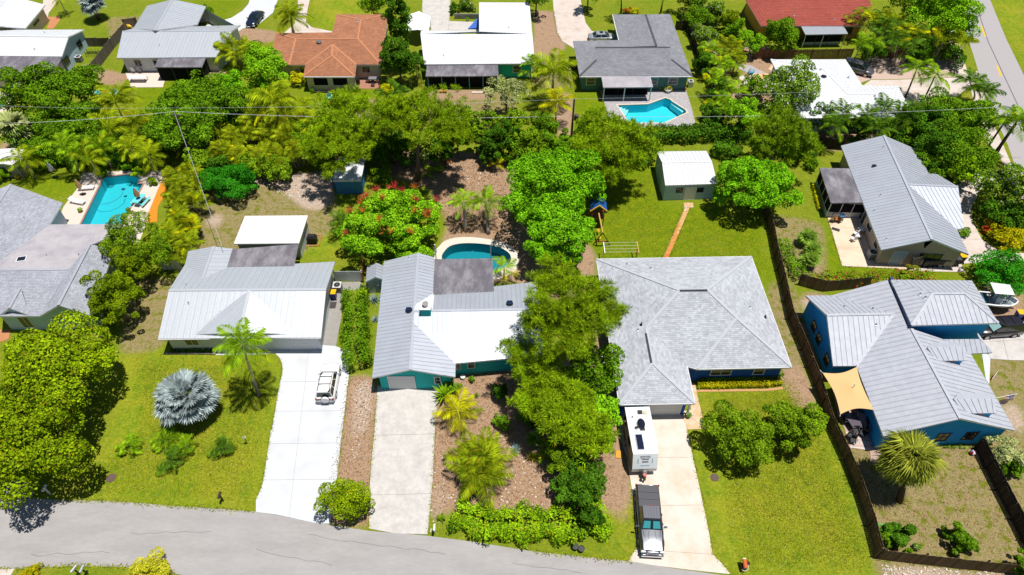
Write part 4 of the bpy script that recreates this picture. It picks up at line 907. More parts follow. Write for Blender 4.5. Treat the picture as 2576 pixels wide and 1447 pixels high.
# canvas carport beside J
hT = House('carport', 'white canvas carport tent beside dark conifer', "10 a:1640,112,2.9 b:1525,152,2.1 c:1500,312,2.1 d:1630,300,2.9 e:1757,166,2.1 f:1738,316,2.1", "abcd adfe", "bcfe", M_W_WHITE, mat('white_canvas', (.8, .8, .8), .7, var=.03), cat='carport', walls=False, kind='none', fth=.03)
for c_ in "bcef": post(hT, hT.p[c_].lerp(hT.org, .06), 0, 2.05, mat('grey_pole', (.3, .3, .3), .5, metal=.5), .06, 'pole')
# ------------------------------------------------------------------ vegetation: builders
RNG = np.random.default_rng(5)
def unit(a): return a/np.maximum(np.linalg.norm(a, axis=-1, keepdims=True), 1e-9)
def leaf_quads(c, n, L_, asp=0.55, rng=RNG):
    k = len(c); t = unit(np.cross(n, rng.normal(size=(k, 3)))); b = np.cross(n, t); L_ = np.asarray(L_)[:, None]
    dr = n*L_*0.12
    return np.stack([c-t*L_*.5-dr, c+b*L_*asp*.5, c+t*L_*.5-dr, c-b*L_*asp*.5], 1)
def sph(n, rng): return unit(rng.normal(size=(n, 3)))
def crown_mesh(name, m, Rr, Hh, leaves, size, clumps=26, rng=RNG, low=-0.55, rc=0.34, asp=0.8, up=0.55, flat=0.0, mis=None, gap=0.0):
    """leaf-sized faces gathered in uneven clumps through the crown's volume"""
    clumps = int(clumps*1.7); rc *= .84; d = sph(clumps*3, rng); d = d[d[:, 2] > low][:clumps]; k = len(d)
    # outer clumps on a wobbly shell, some inside
    ph = rng.uniform(0, 6.28, 3); az = np.arctan2(d[:, 1], d[:, 0]); wob = 1+0.16*np.sin(2*az+ph[0])+0.12*np.sin(3*az+ph[1])+0.08*np.sin(5*az+ph[2])
    f = rng.uniform(0.5, 0.9, k)*wob; f[: k//5] *= 0.5
    cc = d*np.array([Rr, Rr, Hh])*f[:, None]
    rr = Rr*rc*.86*rng.uniform(0.5, 1.3, k); w_ = rr**2; w_ /= w_.sum()
    nc = int(leaves*2.6); which = rng.choice(k, nc, p=w_); dd = sph(nc, rng); dd[:, 2] = np.where(rng.random(nc) < .7, np.abs(dd[:, 2]), dd[:, 2])
    sq = np.array([1, 1, min(1, Hh/Rr*1.2)]); c = cc[which]+dd*(rr[which]*rng.uniform(.84, 1.1, nc))[:, None]*sq
    dep = np.min(np.linalg.norm((c[:, None, :]-cc[None])/sq, axis=2)/rr[None], axis=1)   # keep the leaves that stand free of other clumps
    ok = (dep > .8) | (rng.random(nc) < .12); c, dd = c[ok][:leaves], dd[ok][:leaves]; leaves = len(c)
    n = unit(dd*.8+np.array([0, 0, up*.8])+rng.normal(size=(leaves, 3))*.5)
    q = leaf_quads(c, n, size*rng.uniform(.6, 1.35, leaves), asp, rng)
    return quads_mesh(name, q, m, mis), cc
def trunk_mesh(base_h, r0, targets, m, rng=RNG, zc=4.0, lean=(0, 0), nlimb=7):
    mb = MB(); top = Vector((lean[0], lean[1], base_h))
    mid = Vector((lean[0]*.4+rng.normal()*.1, lean[1]*.4+rng.normal()*.1, base_h*.5))
    mb.tube([Vector((0, 0, -.05)), mid, top], [r0*1.25, r0*.9, r0*.7], 7)
    for i in range(min(nlimb, len(targets))):
        t = Vector(targets[i])+Vector((0, 0, zc)); t = top.lerp(t, .8); k = top.lerp(t, .5)+Vector((0, 0, -.1*(t-top).length)); mb.tube([top-Vector((0, 0, .15)), k, t], [r0*.5, r0*.33, r0*.12], 5)
    return mb.data('trunk', m, True)
M_BARK = mat('grey_brown_bark', (.16, .125, .10), .95, var=.2, vs=6, spec=.1); M_BARKP = mat('pine_bark', (.17, .12, .10), .95, var=.25, vs=6, spec=.1)
M_PALMT = mat('pale_palm_trunk', (.30, .26, .22), .9, var=.15, vs=8, spec=.15); M_PALMD = mat('dark_palm_trunk', (.10, .075, .055), .9, var=.2, vs=8, spec=.1)
LM = dict(
 mango=leafmat('mango_leaves', (.022, .095, .003), (.135, .33, .006), .28, c3=(.22, .40, .02), t3=.05), lime=leafmat('lime_leaves', (.045, .15, .004), (.18, .38, .008), .3),
 yellow=leafmat('yellow_green_leaves', (.026, .06, .003), (.185, .265, .004), .25, c3=(.26, .22, .01), t3=.05), olive=leafmat('olive_leaves', (.024, .058, .003), (.145, .245, .007), .25),
 grapy=leafmat('fresh_green_leaves', (.030, .080, .003), (.17, .30, .005), .28),
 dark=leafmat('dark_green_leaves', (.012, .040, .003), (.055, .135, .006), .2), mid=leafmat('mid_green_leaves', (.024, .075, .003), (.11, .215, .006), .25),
 pine=leafmat('pine_needles', (.035, .075, .003), (.185, .285, .005), .28, c3=(.25, .14, .01), t3=.02), pined=leafmat('dark_pine_needles', (.024, .06, .003), (.125, .20, .005), .2),
 areca=leafmat('areca_fronds', (.034, .078, .003), (.205, .255, .006), .25, c3=(.42, .28, .01), t3=.04), coco=leafmat('coconut_fronds', (.055, .125, .004), (.26, .31, .007), .25), cocog=leafmat('green_palm_fronds', (.06, .14, .004), (.19, .31, .008), .25),
 palmd=leafmat('deep_green_fronds', (.018, .055, .004), (.085, .165, .010), .2), gold=leafmat('golden_fronds', (.22, .20, .003), (.50, .40, .004), .25),
 silver=leafmat('silver_blue_fans', (.13, .165, .17), (.215, .26, .255), .1, objr=.35), sabal=leafmat('sabal_fans', (.065, .09, .006), (.20, .215, .025), .2, objr=.3), fan=leafmat('green_fans', (.04, .10, .008), (.17, .26, .03), .2),
 fern=leafmat('feathery_foliage', (.045, .095, .003), (.155, .215, .004), .25), weep=leafmat('bright_weeping_foliage', (.09, .20, .004), (.22, .36, .006), .3),
 bush=leafmat('emerald_bush', (.008, .085, .004), (.035, .21, .008), .2), boug=leafmat('bougainvillea', (.035, .085, .004), (.13, .20, .006), .2, c3=(.50, .015, .05), t3=.16),
 croton=leafmat('croton_leaves', (.11, .15, .003), (.33, .30, .004), .2, c3=(.40, .08, .01), t3=.05), ycroton=leafmat('yellow_croton', (.30, .27, .004), (.60, .50, .004), .2), hedge=leafmat('clipped_hedge_leaves', (.020, .060, .003), (.11, .19, .005), .2),
 grape=leafmat('sea_grape_leaves', (.04, .115, .004), (.185, .31, .006), .25, c3=(.34, .33, .01), t3=.06), agave=mat('blue_agave', (.20, .30, .31), .5, isl=.2), red=mat('red_flower_spike', (.50, .02, .035), .6, isl=.3), orange=mat('orange_flower_spike', (.55, .13, .02), .6, isl=.3),
 grey=leafmat('grey_green_leaves', (.12, .15, .05), (.27, .30, .11), .2), wht=leafmat('flowering_shrub', (.03, .085, .006), (.13, .22, .01), .2, c3=(.7, .65, .6), t3=.07))
_cnt = [100]
def seed(): _cnt[0] += 1; return np.random.default_rng(_cnt[0])
def tree(label, px, zc, Rr, Hh, m, leaves=6000, size=.32, name='tree', cat='tree', tr=.16, group=None, bark=M_BARK, lean=(0, 0), scx=1.0, **kw):
    rng = seed(); (x, y), = PXL(px); c = W(x, y, zc); leaves = int(leaves*1.7); size = size*.78
    t = thing(name, label, cat, (c.x-lean[0], c.y-lean[1], 0), group=group)
    me, cc = crown_mesh('crown', LM[m] if isinstance(m, str) else m, Rr, Hh, leaves, size, rng=rng, **kw)
    o = link(bpy.data.objects.new('crown', me), t); o.location = (lean[0], lean[1], zc); o.scale = (scx, 1, 1)
    link(bpy.data.objects.new('trunk', trunk_mesh(max(.2, zc-Hh*.55), tr, [v+np.array([lean[0], lean[1], 0]) for v in cc], bark, rng, zc, lean)), t)
    return t
def shrub(label, px, Rr, Hh, m, leaves=1800, size=.22, name='shrub', cat='shrub', **kw):
    return tree(label, px, Hh*.9, Rr, Hh, m, leaves, size, name, cat, tr=.05, clumps=kw.pop('clumps', 16), low=-.8, **kw)
def needle_tufts(cc, rng, needles, ln, wd):
    k = len(cc); d = sph(k*needles, rng); d[:, 2] = d[:, 2]*.8+.25; d = unit(d); c = np.repeat(cc, needles, 0)+rng.normal(size=(k*needles, 3))*ln*.10; L_ = ln*rng.uniform(.7, 1.25, (k*needles, 1))
    s = unit(np.cross(d, np.array([0, 0, 1.0])+rng.normal(size=d.shape)*.55))*wd*.5
    return np.stack([c+d*L_*.12, c+d*L_*.55+s, c+d*L_, c+d*L_*.55-s], 1)
def pine(label, px, zc, lobes, m='pine', tufts=420, needles=44, ln=.5, wd=.055, base=None, name='pine_tree', tr=.2, bare=3):
    """lobes: list of (dx, dy, dz, radius, height) about the crown point"""
    rng = seed(); (x, y), = PXL(px); c = W(x, y, zc); b = P1(base) if base else Vector((c.x, c.y, 0))
    t = thing(name, label, 'tree', (b.x, b.y, 0)); off = np.array([c.x-b.x, c.y-b.y, zc])
    cen, tips = [], []
    tot = sum(l[3]**2 for l in lobes)
    for dx, dy, dz, r_, h_ in lobes:
        k = max(8, int(tufts*.62*r_**2/tot)); d = sph(k, rng); d[:, 2] = np.where(rng.random(k) < .7, np.abs(d[:, 2]), d[:, 2]); f = rng.uniform(.45, 1.08, (k, 1))*(1+.22*np.sin(3*np.arctan2(d[:, 1:2], d[:, :1])+rng.uniform(0, 6)))
        cen.append(d*np.array([r_, r_, h_])*f+np.array([dx, dy, dz])); tips.append((dx, dy, dz-h_*.3))
    cc = np.vstack(cen)+off
    o = link(bpy.data.objects.new('crown', quads_mesh('crown', needle_tufts(cc, rng, int(needles*1.8), ln*1.1, wd*.85), LM[m])), t)
    mb = MB(); top = Vector(off)+Vector((0, 0, max(l[2] for l in lobes)*.5)); k = Vector((off[0]*.3, off[1]*.3, off[2]*.5))
    mb.tube([Vector((0, 0, -.05)), k, top], [tr*1.2, tr, tr*.5], 7)
    for tp_ in tips:
        e = Vector(off)+Vector(tp_); s = top.lerp(Vector((off[0]*.6, off[1]*.6, e.z*.6)), rng.uniform(.1, .5)); mb.tube([s, s.lerp(e, .5)+Vector((0, 0, .2)), e], [tr*.45, tr*.3, tr*.12], 5)
    for i in range(len(cc)//14):
        e = Vector(cc[i*14]); n_ = min(tips, key=lambda q: (Vector(off)+Vector(q)-e).length); s = Vector(off)+Vector(n_); mb.tube([s, s.lerp(e, .5)+Vector((0, 0, -.1)), e], [.06, .045, .02], 4)
    link(bpy.data.objects.new('trunk', mb.data('trunk', M_BARKP, True)), t); return t
# ---- palms
_FR = {}
def frond_mesh(mk_, th0, kap, pairs=20, wl=.40, wd=.034, droop=.35, var=0, stiff=False):
    key = (mk_, th0, kap, pairs, wl, var)
    if key in _FR: return _FR[key]
    rng = seed(); n = 14; p = [np.zeros(3)]; tg = []
    for i in range(n):
        a = R(th0-kap*(i/n)); d = np.array([0, math.cos(a), math.sin(a)]); p.append(p[-1]+d/n); tg.append(d)
    p = np.array(p); tg = np.array(tg+[tg[-1]]); q = []
    for i in range(n):
        w_ = .012*(1-i/n)+.003; s = np.array([w_, 0, 0]); q.append([p[i]-s, p[i]+s, p[i+1]+s*.8, p[i+1]-s*.8])
    for j in range(pairs):
        s = .12+.88*(j+.5)/pairs; i = min(n-1, int(s*n)); f = s*n-i; b = p[i]*(1-f)+p[i+1]*f; t = tg[i]
        L_ = wl*math.sin(math.pi*min(.98, .14+.80*s))**.8*rng.uniform(.85, 1.1)
        for sd in (-1, 1):
            d = t*(.55+.5*s)+np.array([sd*.85, 0, 0])+np.array([0, 0, -droop*rng.uniform(.6, 1.4)]); d /= np.linalg.norm(d)
            wv = t*wd*.5+np.array([0, 0, .008]); mid = b+d*L_*.5+np.array([0, 0, .02]); tip = b+d*L_+np.array([0, 0, -droop*.10])
            q.append([b, mid+wv, tip, mid-wv])
    _FR[key] = quads_mesh('frond', np.array(q), LM[mk_]); return _FR[key]
def frond_palm(label, px, zc, ln, m='coco', n=14, base=None, name='palm_tree', trunk=M_PALMT, tr=.13, m2=None, group=None, shaft=0, spread=(78, 55, 30, 5), cat='palm tree', lean_top=None):
    rng = seed(); (x, y), = PXL(px); c = W(x, y, zc); b = P1(base) if base else Vector((c.x, c.y, 0))
    t = thing(name, label, cat, (b.x, b.y, 0), group=group); off = Vector((c.x-b.x, c.y-b.y, zc))
    mb = MB(); k = 5; pts = [Vector((off.x*(i/k)**1.5, off.y*(i/k)**1.5, off.z*i/k)) for i in range(k+1)]; pts[0].z = -.05
    mb.tube(pts, [tr*1.45]+[tr*(1.05-.3*i/k) for i in range(1, k+1)], 8); link(bpy.data.objects.new('trunk', mb.data('trunk', trunk, True)), t)
    if shaft: MB().tube([off-Vector((0, 0, shaft)), off+Vector((0, 0, .1))], [tr*1.05, tr*.5], 8).build('crownshaft', mat('green_crownshaft', (.12, .22, .03), .5), t, True)
    for i in range(n):
        lv = spread[min(len(spread)-1, int(i*len(spread)/n))]; kap = 70+.25*lv
        o = link(bpy.data.objects.new('frond', frond_mesh(m2 if (m2 and i >= n*.7) else m, lv, kap, 24)), t)
        o.location = off; o.rotation_euler = (rng.normal()*.08, rng.normal()*.12, i*2.39996+rng.normal()*.2); s = ln*rng.uniform(.82, 1.12); o.scale = (s, s, s)
    return t
def areca(label, px, zc, Rr, m='areca', n=26, stems=7, name='areca_palm', group=None, m2='gold', cat='palm', g2=.1, fl=None):
    rng = seed(); (x, y), = PXL(px); c = W(x, y, zc); t = thing(name, label, cat, (c.x, c.y, 0), group=group); mb = MB(); tops = []
    for i in range(stems):
        a = i*2.4+rng.normal()*.3; r_ = Rr*.55*math.sqrt((i+.3)/stems); h_ = zc*rng.uniform(.75, 1.1); tp_ = Vector((r_*math.cos(a), r_*math.sin(a), h_)); tops.append(tp_)
        mb.tube([Vector((tp_.x*.4, tp_.y*.4, -.05)), Vector((tp_.x*.7, tp_.y*.7, h_*.5)), tp_], [.06, .05, .045], 5)
    link(bpy.data.objects.new('stem', mb.data('stem', M_PALMT, True)), t)
    for i in range(n):
        lv = (70, 52, 34, 60)[i % 4]; o = link(bpy.data.objects.new('frond', frond_mesh(m2 if rng.random() < g2 else m, lv, 85, 22, .42, .04)), t)
        o.location = tops[i % stems]; o.rotation_euler = (rng.normal()*.15, rng.normal()*.15, i*2.39996+rng.normal()*.4); s = (fl or Rr*.85)*rng.uniform(.75, 1.15); o.scale = (s, s, s)
    return t
def fan_mesh(mk_, segs=26, arc=290, wd=.16, droop=.3, fold=.15, pet=.55, split=.0):
    key = ('fan', mk_, segs, arc, wd)
    if key in _FR: return _FR[key]
    rng = seed(); q = [[(-.015, 0, 0), (.015, 0, 0), (.012, pet, 0), (-.012, pet, 0)]]
    for i in range(segs):
        a = R(-arc/2+arc*(i+.5)/segs); L_ = rng.uniform(.86, 1.05)*(1-.18*abs(a)/R(arc/2)); d = np.array([math.sin(a), math.cos(a), 0]); s = np.array([math.cos(a), -math.sin(a), 0]); h = np.array([0, pet, 0]); zf = fold*abs(math.sin(a*.5))
        m1, tp_ = h+d*L_*.55+np.array([0, 0, zf-.05*droop]), h+d*L_+np.array([0, 0, zf-droop*rng.uniform(.5, 1.2)]); ww = wd*(.5+.5*math.cos(a*.4)); k = np.array([0, 0, .03*(1 if i % 2 else -1)])
        q.append([h, m1+s*ww*.5+k, tp_, m1-s*ww*.5-k])
    _FR[key] = quads_mesh('fan_leaf', np.array(q), LM[mk_]); return _FR[key]
def fan_palm(label, px, zc, Rr, m='sabal', n=32, base=None, name='fan_palm', trunk=M_PALMD, tr=.17, low=-25, group=None, wd=.16, pet=.55, droop=.3, cat='palm tree', segs=26):
    rng = seed(); (x, y), = PXL(px); c = W(x, y, zc); b = P1(base) if base else Vector((c.x, c.y, 0)); t = thing(name, label, cat, (b.x, b.y, 0), group=group); off = Vector((c.x-b.x, c.y-b.y, zc))
    MB().tube([Vector((0, 0, -.05)), off*.5, off], [tr*1.2, tr, tr*1.1], 8).build('trunk', trunk, t, True)
    me = fan_mesh(m, segs, wd=wd, pet=pet, droop=droop); s0 = Rr/(1+pet)
    for i in range(n):
        el = 80-(80-low)*((i+.5)/n)**.8; o = link(bpy.data.objects.new('fan_leaf', me), t); o.location = off+Vector((0, 0, rng.normal()*.05)); s = s0*rng.uniform(.8, 1.12)*(.8 if el > 55 else 1); o.scale = (s, s, s)
        o.rotation_euler = (R(el+rng.normal()*6), rng.normal()*.25, i*2.39996+rng.normal()*.15)
    return t
def rosette(label, px, Rr, m, n=26, name='agave', group=None, cat='plant', wd=.11, zc=.1):
    rng = seed(); (x, y), = PXL(px); c = W(x, y, zc); t = thing(name, label, cat, (c.x, c.y, 0), group=group)
    q = np.array([[(0, 0, 0), (wd*.6, .35, .02), (0, 1, 0), (-wd*.6, .35, .02)], [(0, 0, -.06), (wd*.6, .35, .02), (0, 1, 0), (-wd*.6, .35, .02)]]); me = quads_mesh('leaf', q, LM[m] if isinstance(m, str) else m)
    for i in range(n):
        o = link(bpy.data.objects.new('leaf', me), t); o.location = (0, 0, zc); s = Rr*rng.uniform(.8, 1.1); o.scale = (s, s, s); o.rotation_euler = (R(75-65*(i+.5)/n+rng.normal()*4), 0, i*2.39996)
    return t
def hedge(label, pts, wd, ht, m, dens=90, size=.2, name='hedge', round_=.25, cat='hedge', kind=None, group=None, bump=.18):
    """clipped or rough hedge: leaves over and inside a long swelling form"""
    rng = seed(); p = PP(pts); c0 = sum(p, Vector())/len(p); t = thing(name, label, cat, (c0.x, c0.y, 0), group=group); Q = []; mb = MB((c0.x, c0.y, 0))
    for a, b in zip(p, p[1:]):
        L_ = (b-a).length; e = (b-a)/L_; s = Vector((-e.y, e.x, 0)); n = int(dens*L_*(wd+2*ht)); u = rng.uniform(-.02, 1.02, n)*L_; th = rng.uniform(-.35, math.pi+.35, n)
        sw = 1+bump*np.sin(u*1.7+rng.uniform(0, 6))+bump*.7*np.sin(u*4.1+rng.uniform(0, 6)); f = rng.uniform(.55, 1.06, n)*sw
        k = 2.0/(2-round_*0) if False else 1; cx, sx = np.cos(th), np.sin(th); pw = .6
        lx = np.sign(cx)*np.abs(cx)**pw*wd*.5*f; lz = ht*.45+np.sign(sx)*np.abs(sx)**pw*ht*.55*f
        c = np.array([a.x-c0.x, a.y-c0.y, 0])+np.outer(u, np.array(e))+np.outer(lx, np.array(s)); c[:, 2] = np.maximum(.03, lz)
        nr = unit(np.outer(cx, np.array(s))+np.outer(np.maximum(sx, 0)+.4, np.array([0, 0, 1]))+rng.normal(size=(n, 3))*.5); Q.append(leaf_quads(c, nr, size*rng.uniform(.65, 1.3, n), .6, rng))
        for i in range(int(L_/.7)+1):
            g = a.lerp(b, min(1, (i+.5)*.7/L_)); mb.tube([Vector((g.x, g.y, 0)), Vector((g.x+rng.normal()*.08, g.y+rng.normal()*.08, ht*.8))], [.04, .02], 4)
    o = link(bpy.data.objects.new('foliage', quads_mesh('foliage', np.vstack(Q), LM[m])), t); mb.build('stems', M_BARK, t); return t
# ------------------------------------------------------------------ fences and walls
random.seed(21)
def wood(n, c): return mat(n, c, .9, spec=.15, objr=.3, var=.15, vs=6, stretch=(1, 1, .3))
M_FW_B = wood('brown_fence_wood', (.13, .085, .05)); M_FW_D = wood('dark_fence_wood', (.045, .036, .032)); M_FW_G = wood('weathered_grey_wood', (.15, .125, .105)); M_FW_P = wood('reddish_fence_wood', (.17, .085, .055)); M_FW_O = wood('fresh_orange_wood', (.42, .20, .06))
M_VINYL = mat('white_vinyl', (.62, .65, .68), .6, objr=.04)
def fence(label, pts, ht, m, bw=.15, gap=.012, th=.03, rail=1, pst=2.4, name='wooden_fence', board='board', jit=.04, cat='fence', pm=None):
    """each board a piece of its own, rails and posts behind"""
    p = PP(pts); c0 = p[0]; t = thing(name, label, cat, (c0.x, c0.y, 0)); me = MB().box((0, 0, ht/2), (bw-gap, th, ht)).data(board, m)
    rl = MB((c0.x, c0.y, 0)); pm = pm or m
    for a, b in zip(p, p[1:]):
        L_ = (b-a).length; e = (b-a)/L_; s = Vector((-e.y, e.x, 0))*rail; an = math.atan2(e.y, e.x); n = max(1, round(L_/bw))
        for i in range(n):
            o = link(bpy.data.objects.new(board, me), t); g = a+e*(L_*(i+.5)/n); o.location = (g.x-c0.x, g.y-c0.y, 0); o.rotation_euler = (random.uniform(-.01, .01), 0, an); o.scale = (1, 1, 1+random.uniform(-jit, jit)*.5)
        for z in (.3, ht-.3): A, B = a+s*.05, b+s*.05; rl.bar((A.x, A.y, z), (B.x, B.y, z), .05, .09)
        k = max(1, round(L_/pst))
        for i in range(k+1): g = a.lerp(b, i/k)+s*.11; MB((c0.x, c0.y, 0)).box((g.x, g.y, (ht+.06)/2), (.1, .1, ht+.06), an).build('post', pm, t)
    rl.build('rail', pm, t); return t
fence('long brown board fence between blue house lawns and azure house', '21 2515,630 31 20,920 65,1160 130,1420 32 206,330 336,640 476,1000 596,1400 33 753,300 883,620 993,960 1072,1270', 1.8, M_FW_B, .18, rail=-1)
fence('dark brown board fence along the bottom of dry yard', '33 1085,1288 1500,1338 2100,1405 2600,1452', 1.8, M_FW_B, .16)
fence('dark framed board fence at the lower right edge', '33 2062,185 2270,600 2420,890 2640,1330', 1.8, M_FW_D, .16, rail=-1, pst=2.0)
fence('weathered grey fence beside white ribbed house, long slanting run', '00 1300,315 1165,468 905,810 820,925', 1.7, M_FW_G, .18, rail=-1)
fence('grey fence panel joining the gable house', '00 870,470 1120,470', 1.5, M_FW_G, .18, name='wooden_fence')
fence('short dark fence with yellow kayak behind it at top left', '00 1260,285 1395,262', 1.5, M_FW_G, .18)
fence('reddish brown picket fence behind the white cranked house', '20 2420,590 30 60,602 420,600 830,592', 1.7, M_FW_P, .2, .03)
fence('reddish picket fence piece behind the palm grove trunks', '30 1120,592 1380,582', 1.7, M_FW_P, .2, .03)
fence('dark side fence between slate house and palms', '20 1765,315 1870,625 2012,965 2120,1240', 1.7, M_FW_D, .2, rail=-1)
fence('dark gate fence at the corner of slate house', '20 1640,305 1760,305', 1.6, M_FW_D, .18, name='wooden_gate', cat='gate')
fence('dark corrugated fence behind the galvanised house', '31 430,42 740,72', 1.7, M_FW_D, .15)
fence('brown fence behind the azure house roof', '31 300,1425 32 560,52 1000,10', 1.7, M_FW_B, .18)
fence('brown board fence piece in the shade of belt pines', '11 1275,148 1475,150', 1.5, M_FW_O, .3)
fence('dark fence glimpsed left of the sage house', '20 470,690 650,690', 1.5, M_FW_D, .2)
fence('fresh wooden gate beside the tiny grey shed', '11 1092,1250 1075,1400', 1.5, M_FW_O, .2, name='wooden_gate', cat='gate')
fence('weathered wooden gate panel leaning by the row of bins', '31 1400,1285 1500,1250', 1.9, M_FW_G, .2, name='wooden_gate', cat='gate')
fence('white vinyl fence beside the white lanai house', '01 1640,1272 1835,1275', 1.5, M_VINYL, .5, .008, name='vinyl_fence', board='panel', jit=0)
fence('grey white vinyl fence behind the air conditioner', '11 800,1390 1078,1390', 1.6, M_VINYL, .5, .006, name='vinyl_fence', board='panel', jit=0)
fence('low grey panel fence before the tiny shed', '12 1068,60 1255,62', 1.2, mat('grey_vinyl', (.24, .29, .31), .6), .45, .006, name='vinyl_fence', board='panel', jit=0)
fence('grey block wall beside the concrete drive at top', '10 2000,190 2240,192', .9, mat('grey_block', (.28, .27, .25), .9, objr=.15, var=.1), .5, .01, .16, name='block_wall', board='block', jit=0, cat='wall')
# ------------------------------------------------------------------ power poles and wires
def zat(px, b):
    """height of the point seen at px above ground point b"""
    (x, y), = PXL(px); d = ray(x, y); return CAM_H+d.z*(b.y/d.y)
def pole(label, base, top, arm=True, tr=False):
    b = P1(base); z = zat(top, b); t = thing('utility_pole', label, 'pole', b); MB(b).tube([b, b+Vector((0, 0, z))], [.16, .11], 8).build('shaft', mat('weathered_pole', (.12, .10, .085), .9, var=.2), t)
    if arm: MB(b).box(b+Vector((0, 0, z-.5)), (1.6, .1, .12)).build('crossarm', M_FW_G, t)
    if tr: MB(b).lathe(b+Vector((.45, -.1, z-3.2)), [(.05, 0), (.3, .05), (.3, .8), (.12, .95)], 12).build('transformer', mat('dark_transformer', (.10, .06, .06), .5), t)
    return b, z
b2, z2 = pole('wooden power pole with transformer by the golden palm', '20 598,1375', '20 632,995', False, True)
b1, z1 = pole('wooden power pole with grey top rising from dense tree', 'o 490,405', '00 1890,1122', True)
WM = mat('power_cable', (.45, .45, .47), .5)
def wire(label, a, b, sag=.4, r=.013):
    n = 14; pts = [a.lerp(b, i/n)-Vector((0, 0, sag*4*(i/n)*(1-i/n))) for i in range(n+1)]; o = MB(a).tube(pts, r, 4).build('power_cable', WM); o.location = a; tag(o, label, 'cable', 'power cables'); return o
T1, T2 = b1+Vector((0, 0, z1)), b2+Vector((0, 0, z2)); L0 = W(-150, 312, 7.0); R0 = W(2700, 258, 8.5)
T2b = b2+Vector((0, 0, z2-2.6))
wire('thick power cable running left from the left pole', L0, T1, .5, .028); wire('thick power cable between the two poles', T1, T2b, .6, .028); wire('thin power cable between the pole tops', T1+Vector((0, .3, .3)), T2, .3)
wire('power cable running right from the transformer pole', T2b, R0, .8, .022); wire('thin upper power cable running right from transformer pole', T2, R0+Vector((0, 4, 1)), .5); wire('service drop cable from left pole to white metal roof', T1, P1('01 2235,1042', 3.9), .5, .025); wire('thin upper power cable running left', L0+Vector((0, 3, 1)), T1+Vector((0, .3, .3)), .3)
# ------------------------------------------------------------------ vehicles (local +Y is forward)
M_TYRE = mat('tyre_rubber', (.012, .012, .013), .8); M_RIM = mat('alloy_rim', (.5, .5, .52), .3, metal=.8); M_CARGL = mat('car_glass', (.01, .016, .02), .05, spec=.9); M_LAMP = mat('headlight_glass', (.7, .72, .75), .1, spec=.8); M_TAIL = mat('red_tail_light', (.45, .01, .015), .2); M_BLK = mat('black_plastic', (.015, .015, .016), .5); M_CHROME = mat('chrome', (.7, .7, .72), .12, metal=1.0)
def paint(n, c, metal=.0): return mat(n, c, .28, metal=metal, coat=.6, spec=.5)
def at_px(tail, nose, z=.7):
    a, b = P1(tail, z), P1(nose, z); c = (a+b)/2; return (c.x, c.y, 0), math.atan2(-(b.x-a.x), b.y-a.y), (b-a).length
def body_loft(st, zl=.24):
    mb = MB(); rows = []
    for y, hw, zt, fl in st:
        zm = zl+(zt-zl)*.55; prof = [(hw*.88, zl), (hw*.99, zl+.12), (hw, zm), (hw*.965, zt-.09), (hw*.87, zt-.015), (hw*.45, zt+fl)]
        rows.append([Vector((-x, y, z)) for x, z in prof]+[Vector((0, y, zt+fl*1.15))]+[Vector((x, y, z)) for x, z in prof[::-1]])
    n = len(rows[0]); vs_ = [v for r_ in rows for v in r_]; fs = [(i*n+j, i*n+j+1, (i+1)*n+j+1, (i+1)*n+j) for i in range(len(rows)-1) for j in range(n-1)]
    fs += [tuple(range(n)), tuple(range(len(vs_)-1, len(vs_)-n-1, -1))]+[(i*n, (i+1)*n, (i+2)*n-1, (i+1)*n-1) for i in range(len(rows)-1)]
    return mb.mesh(vs_, fs)
def quad_on(a, b, c, d, m0, m1, off=.012, th=.012):
    """a plate inset in quad a b c d (a-b lower edge)"""
    a, b, c, d = map(Vector, (a, b, c, d)); f = lambda s, t: a.lerp(b, s).lerp(d.lerp(c, s), t); q = [f(m0, m1), f(1-m0, m1), f(1-m0, 1-m1), f(m0, 1-m1)]; n = newell([a, b, c, d]); return [p+n*off for p in q], n
